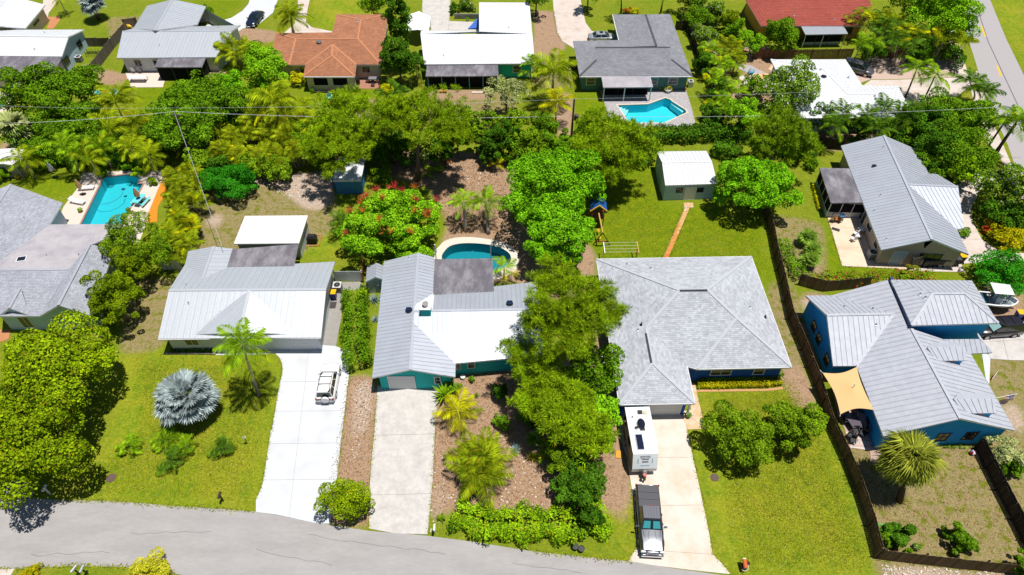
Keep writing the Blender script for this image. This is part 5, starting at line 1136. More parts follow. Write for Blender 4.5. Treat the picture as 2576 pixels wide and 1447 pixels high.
def vehicle(name, label, cat, px, pm, L_, wd, st, cab, wheels, side_split=2, roof_m=None, rails=False, glass_f=None, z=.7, moonroof=False, lamps=True):
    loc, rz, _ = at_px(*px, z=z); t = thing(name, label, cat, loc, rz); hw = wd/2
    body_loft(st).build('body', pm, t, True).data.polygons.foreach_set('use_smooth', [True]*0 or [True]*len(t.children[0].data.polygons))
    yb0, yb1, yr0, yr1, wb, wr, zb, zr = cab
    B = [Vector((-wb, yb0, zb)), Vector((wb, yb0, zb)), Vector((wb, yb1, zb)), Vector((-wb, yb1, zb))]; T_ = [Vector((-wr, yr0, zr-.04)), Vector((wr, yr0, zr-.04)), Vector((wr, yr1, zr-.04)), Vector((-wr, yr1, zr-.04))]
    cb = MB().mesh(B+T_, [(0, 1, 5, 4), (1, 2, 6, 5), (2, 3, 7, 6), (3, 0, 4, 7), (4, 5, 6, 7)]).build('cabin', pm, t)
    k = 5; rv = [Vector(((-wr+2*wr*i/k)*(1-.04*(j in (0, k))), yr0+(yr1-yr0)*j/k, zr-.04+.075*(1-(2*i/k-1)**2)**.6*(1-(2*j/k-1)**4)**.5)) for j in range(k+1) for i in range(k+1)]
    MB().mesh(rv, [(j*(k+1)+i, j*(k+1)+i+1, (j+1)*(k+1)+i+1, (j+1)*(k+1)+i) for j in range(k) for i in range(k)]).build('car_roof', roof_m or pm, t, True)
    for nm, (a, b, c, d), n_, gm in (('windshield', (B[2], B[3], T_[3], T_[2]), 1, glass_f or M_CARGL), ('rear_window', (B[0], B[1], T_[1], T_[0]), 1, M_CARGL), ('side_window', (B[1], B[2], T_[2], T_[1]), side_split, M_CARGL), ('side_window', (B[3], B[0], T_[0], T_[3]), side_split, M_CARGL)):
        for i in range(n_):
            a_, b_, c_, d_ = a.lerp(b, i/n_), a.lerp(b, (i+1)/n_), d.lerp(c, (i+1)/n_), d.lerp(c, i/n_); q, nn = quad_on(a_, b_, c_, d_, .05, .1); MB().slab(q, .01, nn).build(nm, gm, t)
    for sx in (-1, 1):
        for y, r_ in wheels:
            w_ = MB().tube([(sx*(hw-.24), y, r_), (sx*(hw+.015), y, r_)], r_, 18).build('wheel', M_TYRE, t); MB().tube([(sx*(hw-.05), y, r_), (sx*(hw+.03), y, r_)], r_*.62, 12).build('rim', M_RIM, w_)
        MB().box((sx*(wb+.14), yb1-.32, zb+.08), (.2, .1, .14)).build('mirror', pm, t)
        if lamps: y0, y1 = st[-1][0], st[0][0]; MB().box((sx*hw*.70, y0-.10, st[-1][2]-.14), (.36, .24, .13)).build('headlight', M_LAMP, t); MB().box((sx*hw*.86, y1+.04, st[0][2]-.16), (.18, .12, .24)).build('taillight', M_TAIL, t)
    if moonroof: MB().box((0, (yr0+yr1)/2+.1, zr+.035), (wr*1.1, .55, .02)).build('moonroof', M_CARGL, t)
    if rails:
        for sx in (-1, 1): MB().bar((sx*wr*.88, yr0+.15, zr+.07), (sx*wr*.88, yr1-.1, zr+.07), .04, .04).build('roof_rail', M_BLK, t)
        for y in rails: MB().bar((-wr*.88, y, zr+.09), (wr*.88, y, zr+.09), .045, .04).build('roof_bar', M_BLK, t)
    return t
SUV = [(-2.1, .74, .95, .0), (-2.02, .88, 1.0, .0), (-1.4, .91, 1.02, .02), (.6, .91, 1.0, .02), (1.1, .90, .98, .03), (1.75, .86, .92, .05), (2.1, .74, .80, .04), (2.2, .55, .62, .0)]
p_ = paint('white_car_paint', (.78, .78, .78)); v = vehicle('parked_car', 'white compact SUV with rear spare wheel on white driveway', 'car', ('12 690,1150', '12 762,765'), p_, 4.4, 1.82, SUV, (-2.0, 1.0, -1.85, .35, .80, .62, .98, 1.66), ((-1.3, .34), (1.32, .34)), 3, rails=(-.15, -1.0))
sw_ = MB().tube([(0.08, -2.08, .88), (0.08, -2.3, .88)], .36, 18).build('spare_wheel', p_, v); MB().tube([(0.08, -2.06, .88), (0.08, -2.12, .88)], .39, 18).build('tyre', M_TYRE, sw_)
MB().box((0, -2.12, .42), (1.6, .16, .3)).build('bumper', mat('grey_bumper', (.3, .31, .33), .5), v); MB().tube([(0, -1.5, 1.68), (0, -1.62, 1.86)], .012, 4).build('antenna', M_BLK, v)
SED = [(-2.3, .62, .78, .0), (-2.22, .80, .95, .02), (-1.6, .88, .98, .03), (.9, .89, .93, .02), (1.5, .87, .88, .04), (2.05, .78, .76, .04), (2.3, .58, .58, .0)]
vehicle('parked_car', 'silver sedan with dark sunroof beside slate grey house', 'car', ('20 765,372', '20 1060,365'), paint('silver_car_paint', (.52, .54, .57), .5), 4.7, 1.82, SED, (-1.7, 1.05, -1.05, .25, .80, .60, .94, 1.42), ((-1.4, .33), (1.4, .33)), 2, moonroof=True)
vehicle('parked_car', 'dark navy sedan on the curved white drive', 'car', ('10 45,110', '00 2500,258'), paint('navy_car_paint', (.01, .02, .045), .3), 4.7, 1.82, SED, (-1.7, 1.05, -1.05, .25, .80, .60, .94, 1.42), ((-1.4, .33), (1.4, .33)), 2)
VAN = [(-2.4, .78, 1.0, .0), (-2.3, .93, 1.05, .0), (-1.2, .97, 1.06, .02), (1.0, .97, 1.0, .02), (1.6, .93, .93, .04), (2.2, .82, .80, .04), (2.45, .6, .6, .0)]
vehicle('parked_car', 'grey violet minivan nosing out beside white cranked roof', 'car', ('30 795,655', '30 1010,712'), paint('grey_violet_paint', (.16, .15, .18), .5), 4.9, 1.95, VAN, (-2.25, 1.45, -2.0, .45, .87, .70, 1.03, 1.72), ((-1.45, .34), (1.45, .34)), 3)
vehicle('parked_car', 'black SUV beside the azure house with silver sunshade', 'car', ('32 2465,400', '32 2150,420'), paint('black_car_paint', (.012, .010, .014)), 4.9, 1.95, VAN, (-2.3, 1.15, -2.05, .35, .87, .70, 1.03, 1.72), ((-1.45, .35), (1.45, .35)), 3, glass_f=mat('silver_sunshade', (.36, .58, .55), .35, metal=.2), rails=(-.1, -1.1))
# pickup truck
def pickup():
    loc, rz, _ = at_px('23 1345,525', '23 1410,1262', z=.9); t = thing('pickup_truck', 'grey pickup truck with folded black bed cover nose to street', 'truck', loc, rz); pm = paint('gunmetal_paint', (.06, .062, .07), .5); hm = paint('bright_silver_hood', (.34, .35, .37), .75)  # hood lighter than the body: the sun's reflection put into its colour
    body_loft([(-2.85, .94, 1.12, .0), (-2.75, .98, 1.16, .0), (-.8, .99, 1.16, .0), (-.7, .99, 1.1, .02), (1.0, .99, 1.1, .02), (1.15, .99, 1.12, .03), (2.2, .97, 1.08, .05), (2.7, .93, .98, .03), (2.92, .78, .74, .0)], .34).build('body', pm, t, True)
    hd = [Vector((x*(.8-.06*(y > 2)), y, 1.155+.06*(1-x*x)-(.11*max(0, y-2.1)/.6))) for y in (1.1, 1.6, 2.1, 2.45, 2.7) for x in (-1, -.6, -.2, .2, .6, 1)]
    MB().mesh(hd, [(j*6+i, j*6+i+1, (j+1)*6+i+1, (j+1)*6+i) for j in range(4) for i in range(5)]).build('hood', hm, t, True)
    for sx in (-1, 1): MB().bar((sx*.25, 1.2, 1.225), (sx*.36, 2.4, 1.16), .03, .03).build('hood_crease', pm, t); MB().bar((sx*.7, 1.15, 1.19), (sx*.52, 2.55, 1.11), .05, .03).build('hood_stripe', M_BLK, t)
    B = [Vector((-.86, -.75, 1.1)), Vector((.86, -.75, 1.1)), Vector((.86, 1.15, 1.1)), Vector((-.86, 1.15, 1.1))]; T_ = [Vector((-.68, -.62, 1.84)), Vector((.68, -.62, 1.84)), Vector((.68, .45, 1.84)), Vector((-.68, .45, 1.84))]
    MB().mesh(B+T_, [(0, 1, 5, 4), (1, 2, 6, 5), (2, 3, 7, 6), (3, 0, 4, 7), (4, 5, 6, 7)]).build('cabin', pm, t); rm = paint('pewter_roof_paint', (.20, .205, .23), .6); MB().slab([Vector((-.68, -.62, 1.87)), Vector((.68, -.62, 1.87)), Vector((.66, .42, 1.87)), Vector((-.66, .42, 1.87))], .03, Vector((0, 0, 1))).build('car_roof', rm, t)  # cab roof a lighter grey than the body
    for i in range(5): x = -.46+.23*i; MB().bar((x, -.55, 1.885), (x, .35, 1.885), .09, .03).build('roof_rib', rm, t)
    ss = mat('teal_sunshade', (.06, .36, .38), .3, metal=.2)
    for nm, (a, b, c, d), gm in (('windshield', (B[2], B[3], T_[3], T_[2]), M_CARGL), ('rear_window', (B[0], B[1], T_[1], T_[0]), M_CARGL), ('side_window', (B[1], B[2], T_[2], T_[1]), M_CARGL), ('side_window', (B[3], B[0], T_[0], T_[3]), M_CARGL)):
        q, nn = quad_on(a, b, c, d, .06, .1); w_ = MB().slab(q, .01, nn).build(nm, gm, t)
        if nm == 'windshield':
            for i in (0, 1): q, nn = quad_on(a.lerp(b, i*.5), a.lerp(b, i*.5+.5), d.lerp(c, i*.5+.5), d.lerp(c, i*.5), .14, .2, .02); MB().slab(q, .01, nn).build('sunshade', ss, w_)
    bc = mat('charcoal_vinyl_cover', (.05, .052, .062), .45, spec=.5); cv = MB().box((0, -1.78, 1.17), (1.74, 1.9, .02)).build('bed_cover', M_BLK, t)
    for i in range(3): MB().box((0, -2.42+.63*i, 1.2), (1.72, .6, .05)).build('cover_panel', bc, cv)
    for sx in (-1, 1):
        for y in (-1.85, 1.85):
            w_ = MB().tube([(sx*.74, y, .4), (sx*1.01, y, .4)], .4, 18).build('wheel', M_TYRE, t); MB().tube([(sx*.95, y, .4), (sx*1.03, y, .4)], .24, 12).build('rim', M_RIM, w_)
        MB().box((sx*1.12, .9, 1.25), (.26, .14, .24)).build('mirror', M_CHROME, t); MB().box((sx*.74, 2.78, .86), (.36, .16, .2)).build('headlight', M_LAMP, t); MB().box((sx*.94, -2.84, .95), (.12, .1, .36)).build('taillight', M_TAIL, t)
        for y in (-.3, .5): MB().box((sx*1.0, y, .98), (.04, .2, .04)).build('handle', M_CHROME, t)
        MB().bar((sx*1.03, -.7, .4), (sx*1.03, 1.1, .4), .12, .06).build('side_step', M_BLK, t)
    g = MB().box((0, 2.9, .78), (1.0, .1, .3)).build('grille', M_CHROME, t); MB().box((0, 2.94, .8), (.86, .05, .08)).build('grille_slot', M_BLK, g); MB().box((0, 2.93, .5), (1.75, .18, .22)).build('bumper', M_CHROME, t); MB().box((0, -2.92, .55), (1.7, .16, .2)).build('bumper', M_CHROME, t); MB().box((0, -.66, 1.85), (.26, .05, .04)).build('brake_light', M_TAIL, t)
pickup()
def trailer():
    a, b = P1('22 1258,1212', 2.6), P1('23 1332,225', 2.6); c = (a+b)/2; L_ = (b-a).length; rz = math.atan2(-(b.x-a.x), b.y-a.y); t = thing('travel_trailer', 'white travel trailer with solar panel parked behind the pickup', 'trailer', (c.x, c.y, 0), rz); h = L_/2; wm = mat('white_trailer_skin', (.70, .73, .74), .45, var=.02); tm = mat('grey_green_trailer_side', (.17, .18, .175), .5, var=.1)
    w_ = 1.08; pr = [(-h, .5), (-h, 2.62), (h-.05, 2.66), (h+.12, 2.6), (h+.42, 2.0), (h+.78, 1.2), (h+.72, .62), (h-.2, .5)]; n = len(pr)
    mb = MB(); vs_ = [Vector((s*w_*(.97 if z > 2.6 else 1), y, z)) for s in (-1, 1) for y, z in pr]; mb.mi = 0; mb.mesh(vs_, [(i, i+1, i+1+n, i+n) for i in range(n-1)]); mb.mi = 1; mb.mesh(vs_, [tuple(range(n)), tuple(range(2*n-1, n-1, -1)), (0, n, 2*n-1, n-1)]); mb.build('shell', [wm, tm], t)
    for s in (-1, 1):
        MB().bar((s*w_, -h, 2.62), (s*w_, h, 2.66), .06, .06).build('edge_trim', M_TRIM, t)
        for y in (-.9, -.05): k = MB().tube([(s*(w_-.22), y, .36), (s*(w_+.02), y, .36)], .36, 16).build('wheel', M_TYRE, t); MB().tube([(s*(w_-.05), y, .36), (s*(w_+.04), y, .36)], .2, 10).build('rim', M_RIM, k)
        for y in (-1.4, .7): MB().box((s*(w_+.005), y, 1.75), (.03, .8, .6)).build('side_window', M_CARGL, t)
    MB().box((.35, h-.95, 2.74), (.62, 1.5, .04)).build('solar_frame', M_TRIM, t); sp = MB().box((.35, h-.95, 2.765), (.56, 1.44, .02)).build('solar_panel', M_SOLV, t); sg = mat('solar_cell_blue', (.012, .016, .05), .15, spec=.8)
    for i in range(4):
        for j in range(8): MB().box((.35-.21+.14*i, h-.95-.63+.18*j, 2.777), (.13, .168, .012)).build('solar_cell', sg, sp)
    MB().lathe((-.05, -.35, 2.66), [(.42, 0), (.4, .22), (.25, .3)], 12).build('air_conditioner', mat('black_glossy_cover', (.012, .014, .03), .12, spec=.7), t).scale = (.85, 1.25, 1)
    MB().box((-.1, .0, 2.7), (.4, .35, .14)).build('roof_vent', M_BLK, t); MB().box((-.15, -h+.6, 2.7), (.38, .36, .12)).build('roof_vent', M_BLK, t); MB().box((-.62, -h+.62, 2.69), (.36, .36, .08)).build('skylight', mat('cream_skylight', (.6, .52, .36), .5), t); MB().lathe((.42, -.1, 2.66), [(.15, 0), (.15, .08), (.06, .1)], 10).build('plumbing_vent', M_BLK, t); MB().lathe((.6, -h+1.05, 2.66), [(.06, 0), (.06, .1)], 8).build('plumbing_vent', M_BLK, t); MB().box((.0, h-.9, 2.68), (.05, .14, .05)).build('antenna', M_BLK, t)
    # the sloping front cap: dark slots, recess and lettering
    A, Bq = Vector((0, h+.12, 2.6)), Vector((0, h+.42, 2.0)); C2 = Vector((0, h+.78, 1.2)); d1 = (Bq-A).normalized(); d2 = (C2-Bq).normalized(); n1 = Vector((0, -d1.z, d1.y)); n2 = Vector((0, -d2.z, d2.y)); X = Vector((1, 0, 0))
    def plate(nm, p0, d, nn, x0, x1, y0, y1, m, o=.01, k=0): return MB().slab(upward([p0+X*x0+d*y0+nn*o, p0+X*x1+d*y0+nn*o, p0+X*(x1-k)+d*y1+nn*o, p0+X*(x0+k)+d*y1+nn*o]), .02, nn).build(nm, m, t)
    plate('name_board', A, d1, n1, -.46, .46, .22, .45, mat('navy_name_board', (.03, .05, .09), .4), k=.04)
    fc = bpy.data.curves.new('lettering', 'FONT'); fc.body = 'WINNEBAGO'; fc.align_x = 'CENTER'; fc.align_y = 'CENTER'; fc.size = .17; fc.extrude = .006; fc.offset = .004; fc.materials.append(mat('white_lettering', (.8, .82, .84), .4)); tmp = bpy.data.objects.new('lettering', fc); fm = bpy.data.meshes.new_from_object(tmp); fm.materials.clear(); fm.materials.append(mat('white_lettering', (.8, .82, .84), .4)); bpy.data.objects.remove(tmp); fo = link(bpy.data.objects.new('lettering', fm), t)
    q = A+d1*.335+n1*.022; fo.matrix_local = Matrix.Translation(q) @ Matrix((-X, -d1, n1)).transposed().to_4x4(); fo.scale = (.92, 1, 1)
    plate('dark_slot', A, d1, n1, -.3, .3, .54, .62, M_CARGL); plate('dark_slot', Bq, d2, n2, -.27, .27, .1, .2, M_CARGL); plate('front_recess', Bq, d2, n2, -.4, .4, .5, .58, mat('pale_blue_recess', (.22, .36, .48), .4))
    for s in (-1, 1): plate('front_recess', Bq, d2, n2, s*.62-.04, s*.62+.04, -.2, .3, mat('pale_blue_recess', (.22, .36, .48), .4)); MB().bar((s*.42, h+.3, .5), (0, h+1.5, .5), .1, .12).build('tongue_rail', M_BLK, t)
    MB().lathe((0, h+.95, .55), [(.2, 0), (.2, .5), (.12, .6)], 12).build('gas_bottle', mat('grey_gas_bottle', (.2, .2, .2), .5), t); MB().lathe((.06, h+1.28, .5), [(.04, 0), (.04, .55), (.15, .56), (.15, .6)], 12).build('jack_cap', mat('red_white_cap', (.6, .12, .1), .5), t)
trailer()
# boat on its trailer
def boat():
    a, b = P1('32 2120,130', 1.0), P1('32 2500,170', 1.0); c = (a+b)/2; t = thing('motor_boat', 'white centre console boat with canopy on trailer behind azure house', 'boat', (c.x, c.y, 0), math.atan2(-(b.x-a.x), b.y-a.y)); L_ = (b-a).length; h = L_/2; wm = mat('white_gelcoat', (.72, .74, .74), .25); st = [(-h, .95), (-h*.3, 1.0), (h*.3, .95), (h*.62, .75), (h*.86, .42), (h, .03)]
    mb = MB(); n = len(st); up = [(s*w_, y) for s in (1,) for y, w_ in st]; gun = [Vector((w_, y, 1.35+.12*(y > 0)*(y/h))) for y, w_ in st]; gl = [Vector((-v.x, v.y, v.z)) for v in gun]; kee = [Vector((v.x*.55, v.y*.96, .75)) for v in gun]; kl = [Vector((-v.x, v.y, v.z)) for v in kee]
    mb.mesh(gun+gl+kee+kl, [(i, i+1, 2*n+i+1, 2*n+i) for i in range(n-1)]+[(n+i+1, n+i, 3*n+i, 3*n+i+1) for i in range(n-1)]+[(2*n+i, 2*n+i+1, 3*n+i+1, 3*n+i) for i in range(n-1)]+[(0, 2*n, 3*n, n)]); mb.build('hull', wm, t)
    inn = [Vector((v.x*.82, v.y*.93, v.z)) for v in gun]; il = [Vector((-v.x, v.y, v.z)) for v in inn]; mb = MB(); mb.mesh(gun+inn, [(i, i+1, n+i+1, n+i) for i in range(n-1)]); mb.mesh(gl+il, [(i+1, i, n+i, n+i+1) for i in range(n-1)]); mb.build('gunwale', wm, t)
    dk = [Vector((v.x, v.y, 1.0)) for v in inn]; dl = [Vector((-v.x, v.y, 1.0)) for v in inn]; MB().mesh(dk+dl, [(i, i+1, n+i+1, n+i) for i in range(n-1)]).build('deck', mat('grey_boat_deck', (.34, .40, .43), .6), t)
    sd = MB(); sd.mesh(inn+dk, [(i, n+i, n+i+1, i+1) for i in range(n-1)]); sd.mesh(il+dl, [(i, i+1, n+i+1, n+i) for i in range(n-1)]); sd.build('inner_side', wm, t)
    MB().slab([Vector((-.8, -h*.75, 2.9)), Vector((.8, -h*.75, 2.9)), Vector((.72, h*.28, 2.9)), Vector((-.72, h*.28, 2.9))], .05, Vector((0, 0, 1))).build('canopy', wm, t)
    for s in (-1, 1):
        for y in (-h*.5, h*.15): MB().bar((s*.5, y*.6, 1.0), (s*.65, y, 2.88), .05).build('canopy_pole', M_BLK, t)
    MB().box((0, -.2, 1.4), (.7, .6, .8)).build('console', wm, t); MB().box((0, -h*.8, 1.3), (1.2, .5, .5)).build('seat', mat('navy_seat', (.02, .1, .16), .6), t); MB().box((0, -h-.25, 1.3), (.4, .5, .9)).build('outboard_motor', M_BLK, t); MB().box((0, h*.3, 1.1), (.5, h*.8, .1)).build('bow_step', mat('grey_boat_deck', (.34, .40, .43), .6), t)
    for s in (-1, 1): MB().bar((s*.55, -h, .55), (s*.3, h*.9, .55), .1, .14).build('trailer_rail', M_BLK, t); w_ = MB().tube([(s*.85, -.6, .33), (s*1.05, -.6, .33)], .33, 14).build('wheel', M_TYRE, t)
boat()
# ------------------------------------------------------------------ yard things
M_TEALP = mat('turquoise_paint', (.10, .48, .52), .5); M_AQUA = mat('aqua_paint', (.16, .62, .66), .5); M_WPL = mat('white_plastic', (.74, .74, .74), .5); M_BPL = mat('blue_plastic', (.01, .02, .22), .4); M_YPL = mat('yellow_plastic', (.75, .45, .005), .4); M_TERRA = mat('terracotta_pot', (.40, .17, .08), .8)
def adirondack(label, px, rz, m=M_AQUA, group=None):
    t = thing('garden_chair', label, 'chair', P1(px), rz, group)
    for i in range(5): x = -.22+.11*i; MB().box((x, -.28, .62), (.09, .03, .75), mat=Matrix.Rotation(R(-22), 3, 'X')).build('back_slat', m, t)
    for i in range(4): MB().box((0, -.1+.13*i, .30+.025*i), (.56, .11, .03)).build('seat_slat', m, t)
    for s in (-1, 1): MB().box((s*.34, .08, .56), (.12, .72, .03)).build('armrest', m, t); MB().box((s*.32, .38, .28), (.05, .07, .55)).build('leg', m, t); MB().box((s*.32, -.3, .25), (.05, .07, .5)).build('leg', m, t)
adirondack('aqua garden chair with pale back on lawn behind terracotta porch', '10 745,1000', R(200)); adirondack('teal garden chair turned away behind terracotta porch', '10 825,1005', R(120), M_TEALP); adirondack('aqua garden chair on the lawn among coconut palms', '00 1170,960', R(160)); adirondack('aqua garden chair half hidden by broadleaf tree', '00 985,955', R(70)); adirondack('bright blue garden chair by the spotted orange terrace', '20 2400,745', R(240), mat('bright_blue_paint', (.01, .35, .55), .5))
def lounger(label, px, px2):
    loc, rz, L_ = at_px(px, px2, z=.3); t = thing('sun_lounger', label, 'lounger', loc, rz, 'loungers by the long pool'); MB().box((0, .25, .34), (.62, 1.3, .08)).build('cushion', M_WPL, t); MB().box((0, -.68, .52), (.62, .75, .08), mat=Matrix.Rotation(R(-32), 3, 'X')).build('backrest', M_WPL, t)
    for s in (-1, 1):
        MB().box((s*.3, 0, .27), (.04, 1.85, .05)).build('frame', M_WPL, t)
        for y in (-.6, .75): MB().box((s*.28, y, .13), (.05, .06, .26)).build('leg', M_WPL, t)
lounger('white sun lounger beneath the folded tan umbrella', '01 800,450', '01 940,440'); lounger('white sun lounger nearest the grey shingle roof', '01 700,570', '01 865,600')
def umbrella(label, px, m, ht=2.4, r=.28, open_=False, band=None):
    b = P1(px); t = thing('folded_umbrella', label, 'umbrella', b); MB(b).tube([b, b+Vector((0, 0, ht))], .025, 6).build('pole', M_WPL, t); MB(b).lathe(b, [(.3, 0), (.3, .08), (.06, .12)], 12).build('base', M_BLK, t)
    pr = [(r*.5, ht-1.35), (r, ht-1.2), (r*.8, ht-.7), (r*.35, ht-.15), (.03, ht)]; n = 12; mb = MB(b); vs_ = [b+Vector(((q*(1+.18*(j % 2)))*math.cos(j*math.pi/6), (q*(1+.18*(j % 2)))*math.sin(j*math.pi/6), z)) for q, z in pr for j in range(n)]; mb.mesh(vs_, [(i*n+j, i*n+(j+1) % n, (i+1)*n+(j+1) % n, (i+1)*n+j) for i in range(len(pr)-1) for j in range(n)]); mb.build('canopy', m, t)
    if band: MB(b).lathe(b+Vector((0, 0, ht-1.36)), [(r*.55, 0), (r*1.1, .12)], 12).build('valance', band, t)
umbrella('folded tan umbrella between the white loungers', '01 845,515', mat('tan_canvas', (.42, .24, .10), .8)); umbrella('folded brown patterned umbrella with blue hem over picnic table', '01 1420,600', mat('brown_pattern_canvas', (.24, .12, .05), .8, col2=(.42, .27, .12), c2s=14), band=mat('blue_hem', (.02, .12, .35), .6)); umbrella('folded white and mauve striped umbrella on pool lawn', '01 567,345', mat('mauve_white_canvas', (.6, .56, .64), .8, col2=(.3, .26, .36), c2s=3, c2w=.05, stretch=(.2, .2, 3)))
def picnic(label, px, rz):
    t = thing('picnic_table', label, 'table', P1(px), rz)
    for i in range(5): MB().box((-.3+.15*i, 0, .74), (.14, 1.7, .04)).build('table_plank', M_AQUA, t)
    for s in (-1, 1):
        for k in (0, 1): MB().box((s*(.68+.14*k), 0, .44), (.13, 1.7, .04)).build('seat_plank', M_AQUA, t)
        for y in (-.6, .6): MB().bar((s*.15, y, .72), (s*.5, y, 0), .07, .05).build('leg', M_AQUA, t)
    for y in (-.6, .6): MB().bar((-.8, y, .4), (.8, y, .4), .05, .07).build('cross_beam', M_AQUA, t)
picnic('aqua picnic table on the pool deck', '01 1425,600', R(-14))
def pot(label, px, r=.22, h=.35, m=M_TERRA, plant=None, group=None):
    b = P1(px); t = thing('plant_pot', label, 'pot', b, group=group); MB(b).lathe(b, [(r*.7, 0), (r, h), (r*1.08, h), (r*1.08, h-.06)], 12).build('vessel', m, t)
    if plant:
        rng = seed(); n = 120; d = sph(n, rng); d[:, 2] = abs(d[:, 2]); link(bpy.data.objects.new('foliage', quads_mesh('foliage', leaf_quads(d*r*1.3+np.array([0, 0, h]), unit(d+np.array([0, 0, .5])), .16*rng.uniform(.6, 1.3, n), .5, rng), LM[plant])), t)
POTS = [('small potted plant on deck left of the long pool', '01 818,690', 'mid'), ('small potted plant on deck right of the long pool', '01 1300,690', 'mid'), ('large flower bowl on the stone deck', '20 1565,925', 'ycroton'), ('flower pot at the slate house corner window', '20 1670,890', 'croton'), ('small dark pot by the stone deck wall', '20 1490,905', 'mid'), ('white pot below the white metal wing', '12 2083,925', None), ('flower pot beside cream shed doors', '01 190,360', 'croton'), ('white pot in the dry fenced yard', '33 1465,1180', 'mid'), ('pot with leafy plant at grey shingle house corner', '01 615,745', 'olive'), ('white flower pot at blue house path', '22 1770,1310', 'mid'), ('blue grey pot at slate house corner', '20 1740,905', None), ('white pot at the pool corner bush, left', '01 1015,340', None), ('white pot at the pool corner bush, right', '01 1430,350', None), ('white pot by low block wall', '10 2130,210', 'mid')]
def later_pots():
    for lb, px, pl in POTS: pot(lb, px, .5 if 'bowl' in lb else .22, .45 if 'bowl' in lb else .35, M_WPL if 'white' in lb or 'bowl' in lb else M_TERRA, pl)
    for px, lb in (('23 630,1180', 'black nursery pot under the sea grape hedge, left'), ('23 690,1200', 'black nursery pot under the sea grape hedge, right')): pot(lb, px, .25, .4, M_BLK)
def bin_(label, px, rz=0, body=M_BPL, lid=M_YPL, group=None):
    t = thing('wheelie_bin', label, 'bin', P1(px), rz, group); MB().mesh([(-.24, -.28, .05), (.24, -.28, .05), (.24, .24, .05), (-.24, .24, .05), (-.3, -.36, 1.0), (.3, -.36, 1.0), (.3, .32, 1.0), (-.3, .32, 1.0)], [(3, 2, 1, 0), (0, 1, 5, 4), (1, 2, 6, 5), (2, 3, 7, 6), (3, 0, 4, 7), (4, 5, 6, 7)]).build('tub', body, t)
    MB().slab([Vector((-.33, -.4, 1.03)), Vector((.33, -.4, 1.03)), Vector((.33, .36, 1.1)), Vector((-.33, .36, 1.1))], .06).build('lid', lid, t); MB().bar((-.25, .4, .98), (.25, .4, .98), .04).build('handle', body, t)
    for s in (-1, 1): MB().tube([(s*.22, .28, .13), (s*.28, .28, .13)], .13, 10).build('wheel', M_BLK, t)
bin_('blue recycling bin with yellow lid beside white garage house', '12 790,118', R(180)); bin_('blue recycling bin with yellow lid behind the black SUV', '32 2495,320', R(90)); bin_('black bin at the right edge behind black SUV', '32 2570,330', R(90), M_BLK, M_BLK)
for i in range(7): bin_('black bin in the row under the galvanised gable, %s' % ['first from the gate', 'second from the gate', 'third from the gate', 'fourth from the gate', 'fifth from the gate', 'sixth from the gate', 'last before the yellow lid'][i], '31 %d,%d' % (1560+52*i, 1235-2*i), R(180+random.uniform(-8, 8)), M_BLK, mat('dark_grey_lid', (.06, .065, .07), .4), 'black bins under the gable')
bin_('black bin with yellow lid at the galvanised gable corner', '31 1925,1195', R(180), M_BLK)
def acu(label, px, s=.85, m=mat('grey_ac_case', (.16, .165, .17), .6)):
    b = P1(px); t = thing('air_conditioner', label, 'air conditioner', b); MB(b).box(b+Vector((0, 0, .42)), (s, s, .84)).build('case', m, t); MB(b).box(b+Vector((0, 0, .88)), (s+.06, s+.06, .08)).build('top_rim', mat('pale_ac_rim', (.55, .55, .57), .5), t); MB(b).lathe(b+Vector((0, 0, .9)), [(s*.4, 0), (s*.4, .03)], 14).build('fan_guard', M_BLK, t); MB(b).lathe(b+Vector((0, 0, .92)), [(s*.12, 0), (s*.12, .03)], 8).build('fan_hub', M_RIM, t)
acu('air conditioner beside the white metal roof house', '11 830,1480'); acu('air conditioner on the cream patio corner', '31 1030,1150'); acu('air conditioner against the white gable house', '00 810,620', .8); acu('air conditioner in the shade left of blue house', '22 935,790'); acu('grey unit at the wall right of slate deck', '20 1790,870', .7, M_WPL)
def grill(label, px):
    b = P1(px); t = thing('covered_grill', label, 'grill', b); m = mat('black_fabric_cover', (.012, .012, .013), .7); MB(b).mesh([b+Vector(v) for v in ((-.5, -.32, 0), (.5, -.32, 0), (.5, .32, 0), (-.5, .32, 0), (-.55, -.36, .9), (.55, -.36, .9), (.55, .36, .9), (-.55, .36, .9), (-.38, -.2, 1.2), (.38, -.2, 1.2), (.38, .24, 1.2), (-.38, .24, 1.2))], [(0, 1, 5, 4), (1, 2, 6, 5), (2, 3, 7, 6), (3, 0, 4, 7), (4, 5, 9, 8), (5, 6, 10, 9), (6, 7, 11, 10), (7, 4, 8, 11), (8, 9, 10, 11)]).build('cover', m, t)
grill('black covered grill on timber edged pad', '11 575,1000'); grill('black covered grill beside the terracotta porch', '10 1012,850')
tb = PP('11 535,1035 635,1035 652,935 600,925 540,930'); t_ = thing('timber_edging', 'timber edging of the gravel grill pad', 'edging', tb[0])
for a, b in zip(tb, tb[1:]): MB(tb[0]).bar(a+Vector((0, 0, .06)), b+Vector((0, 0, .06)), .12, .12).build('timber', M_FW_O, t_)
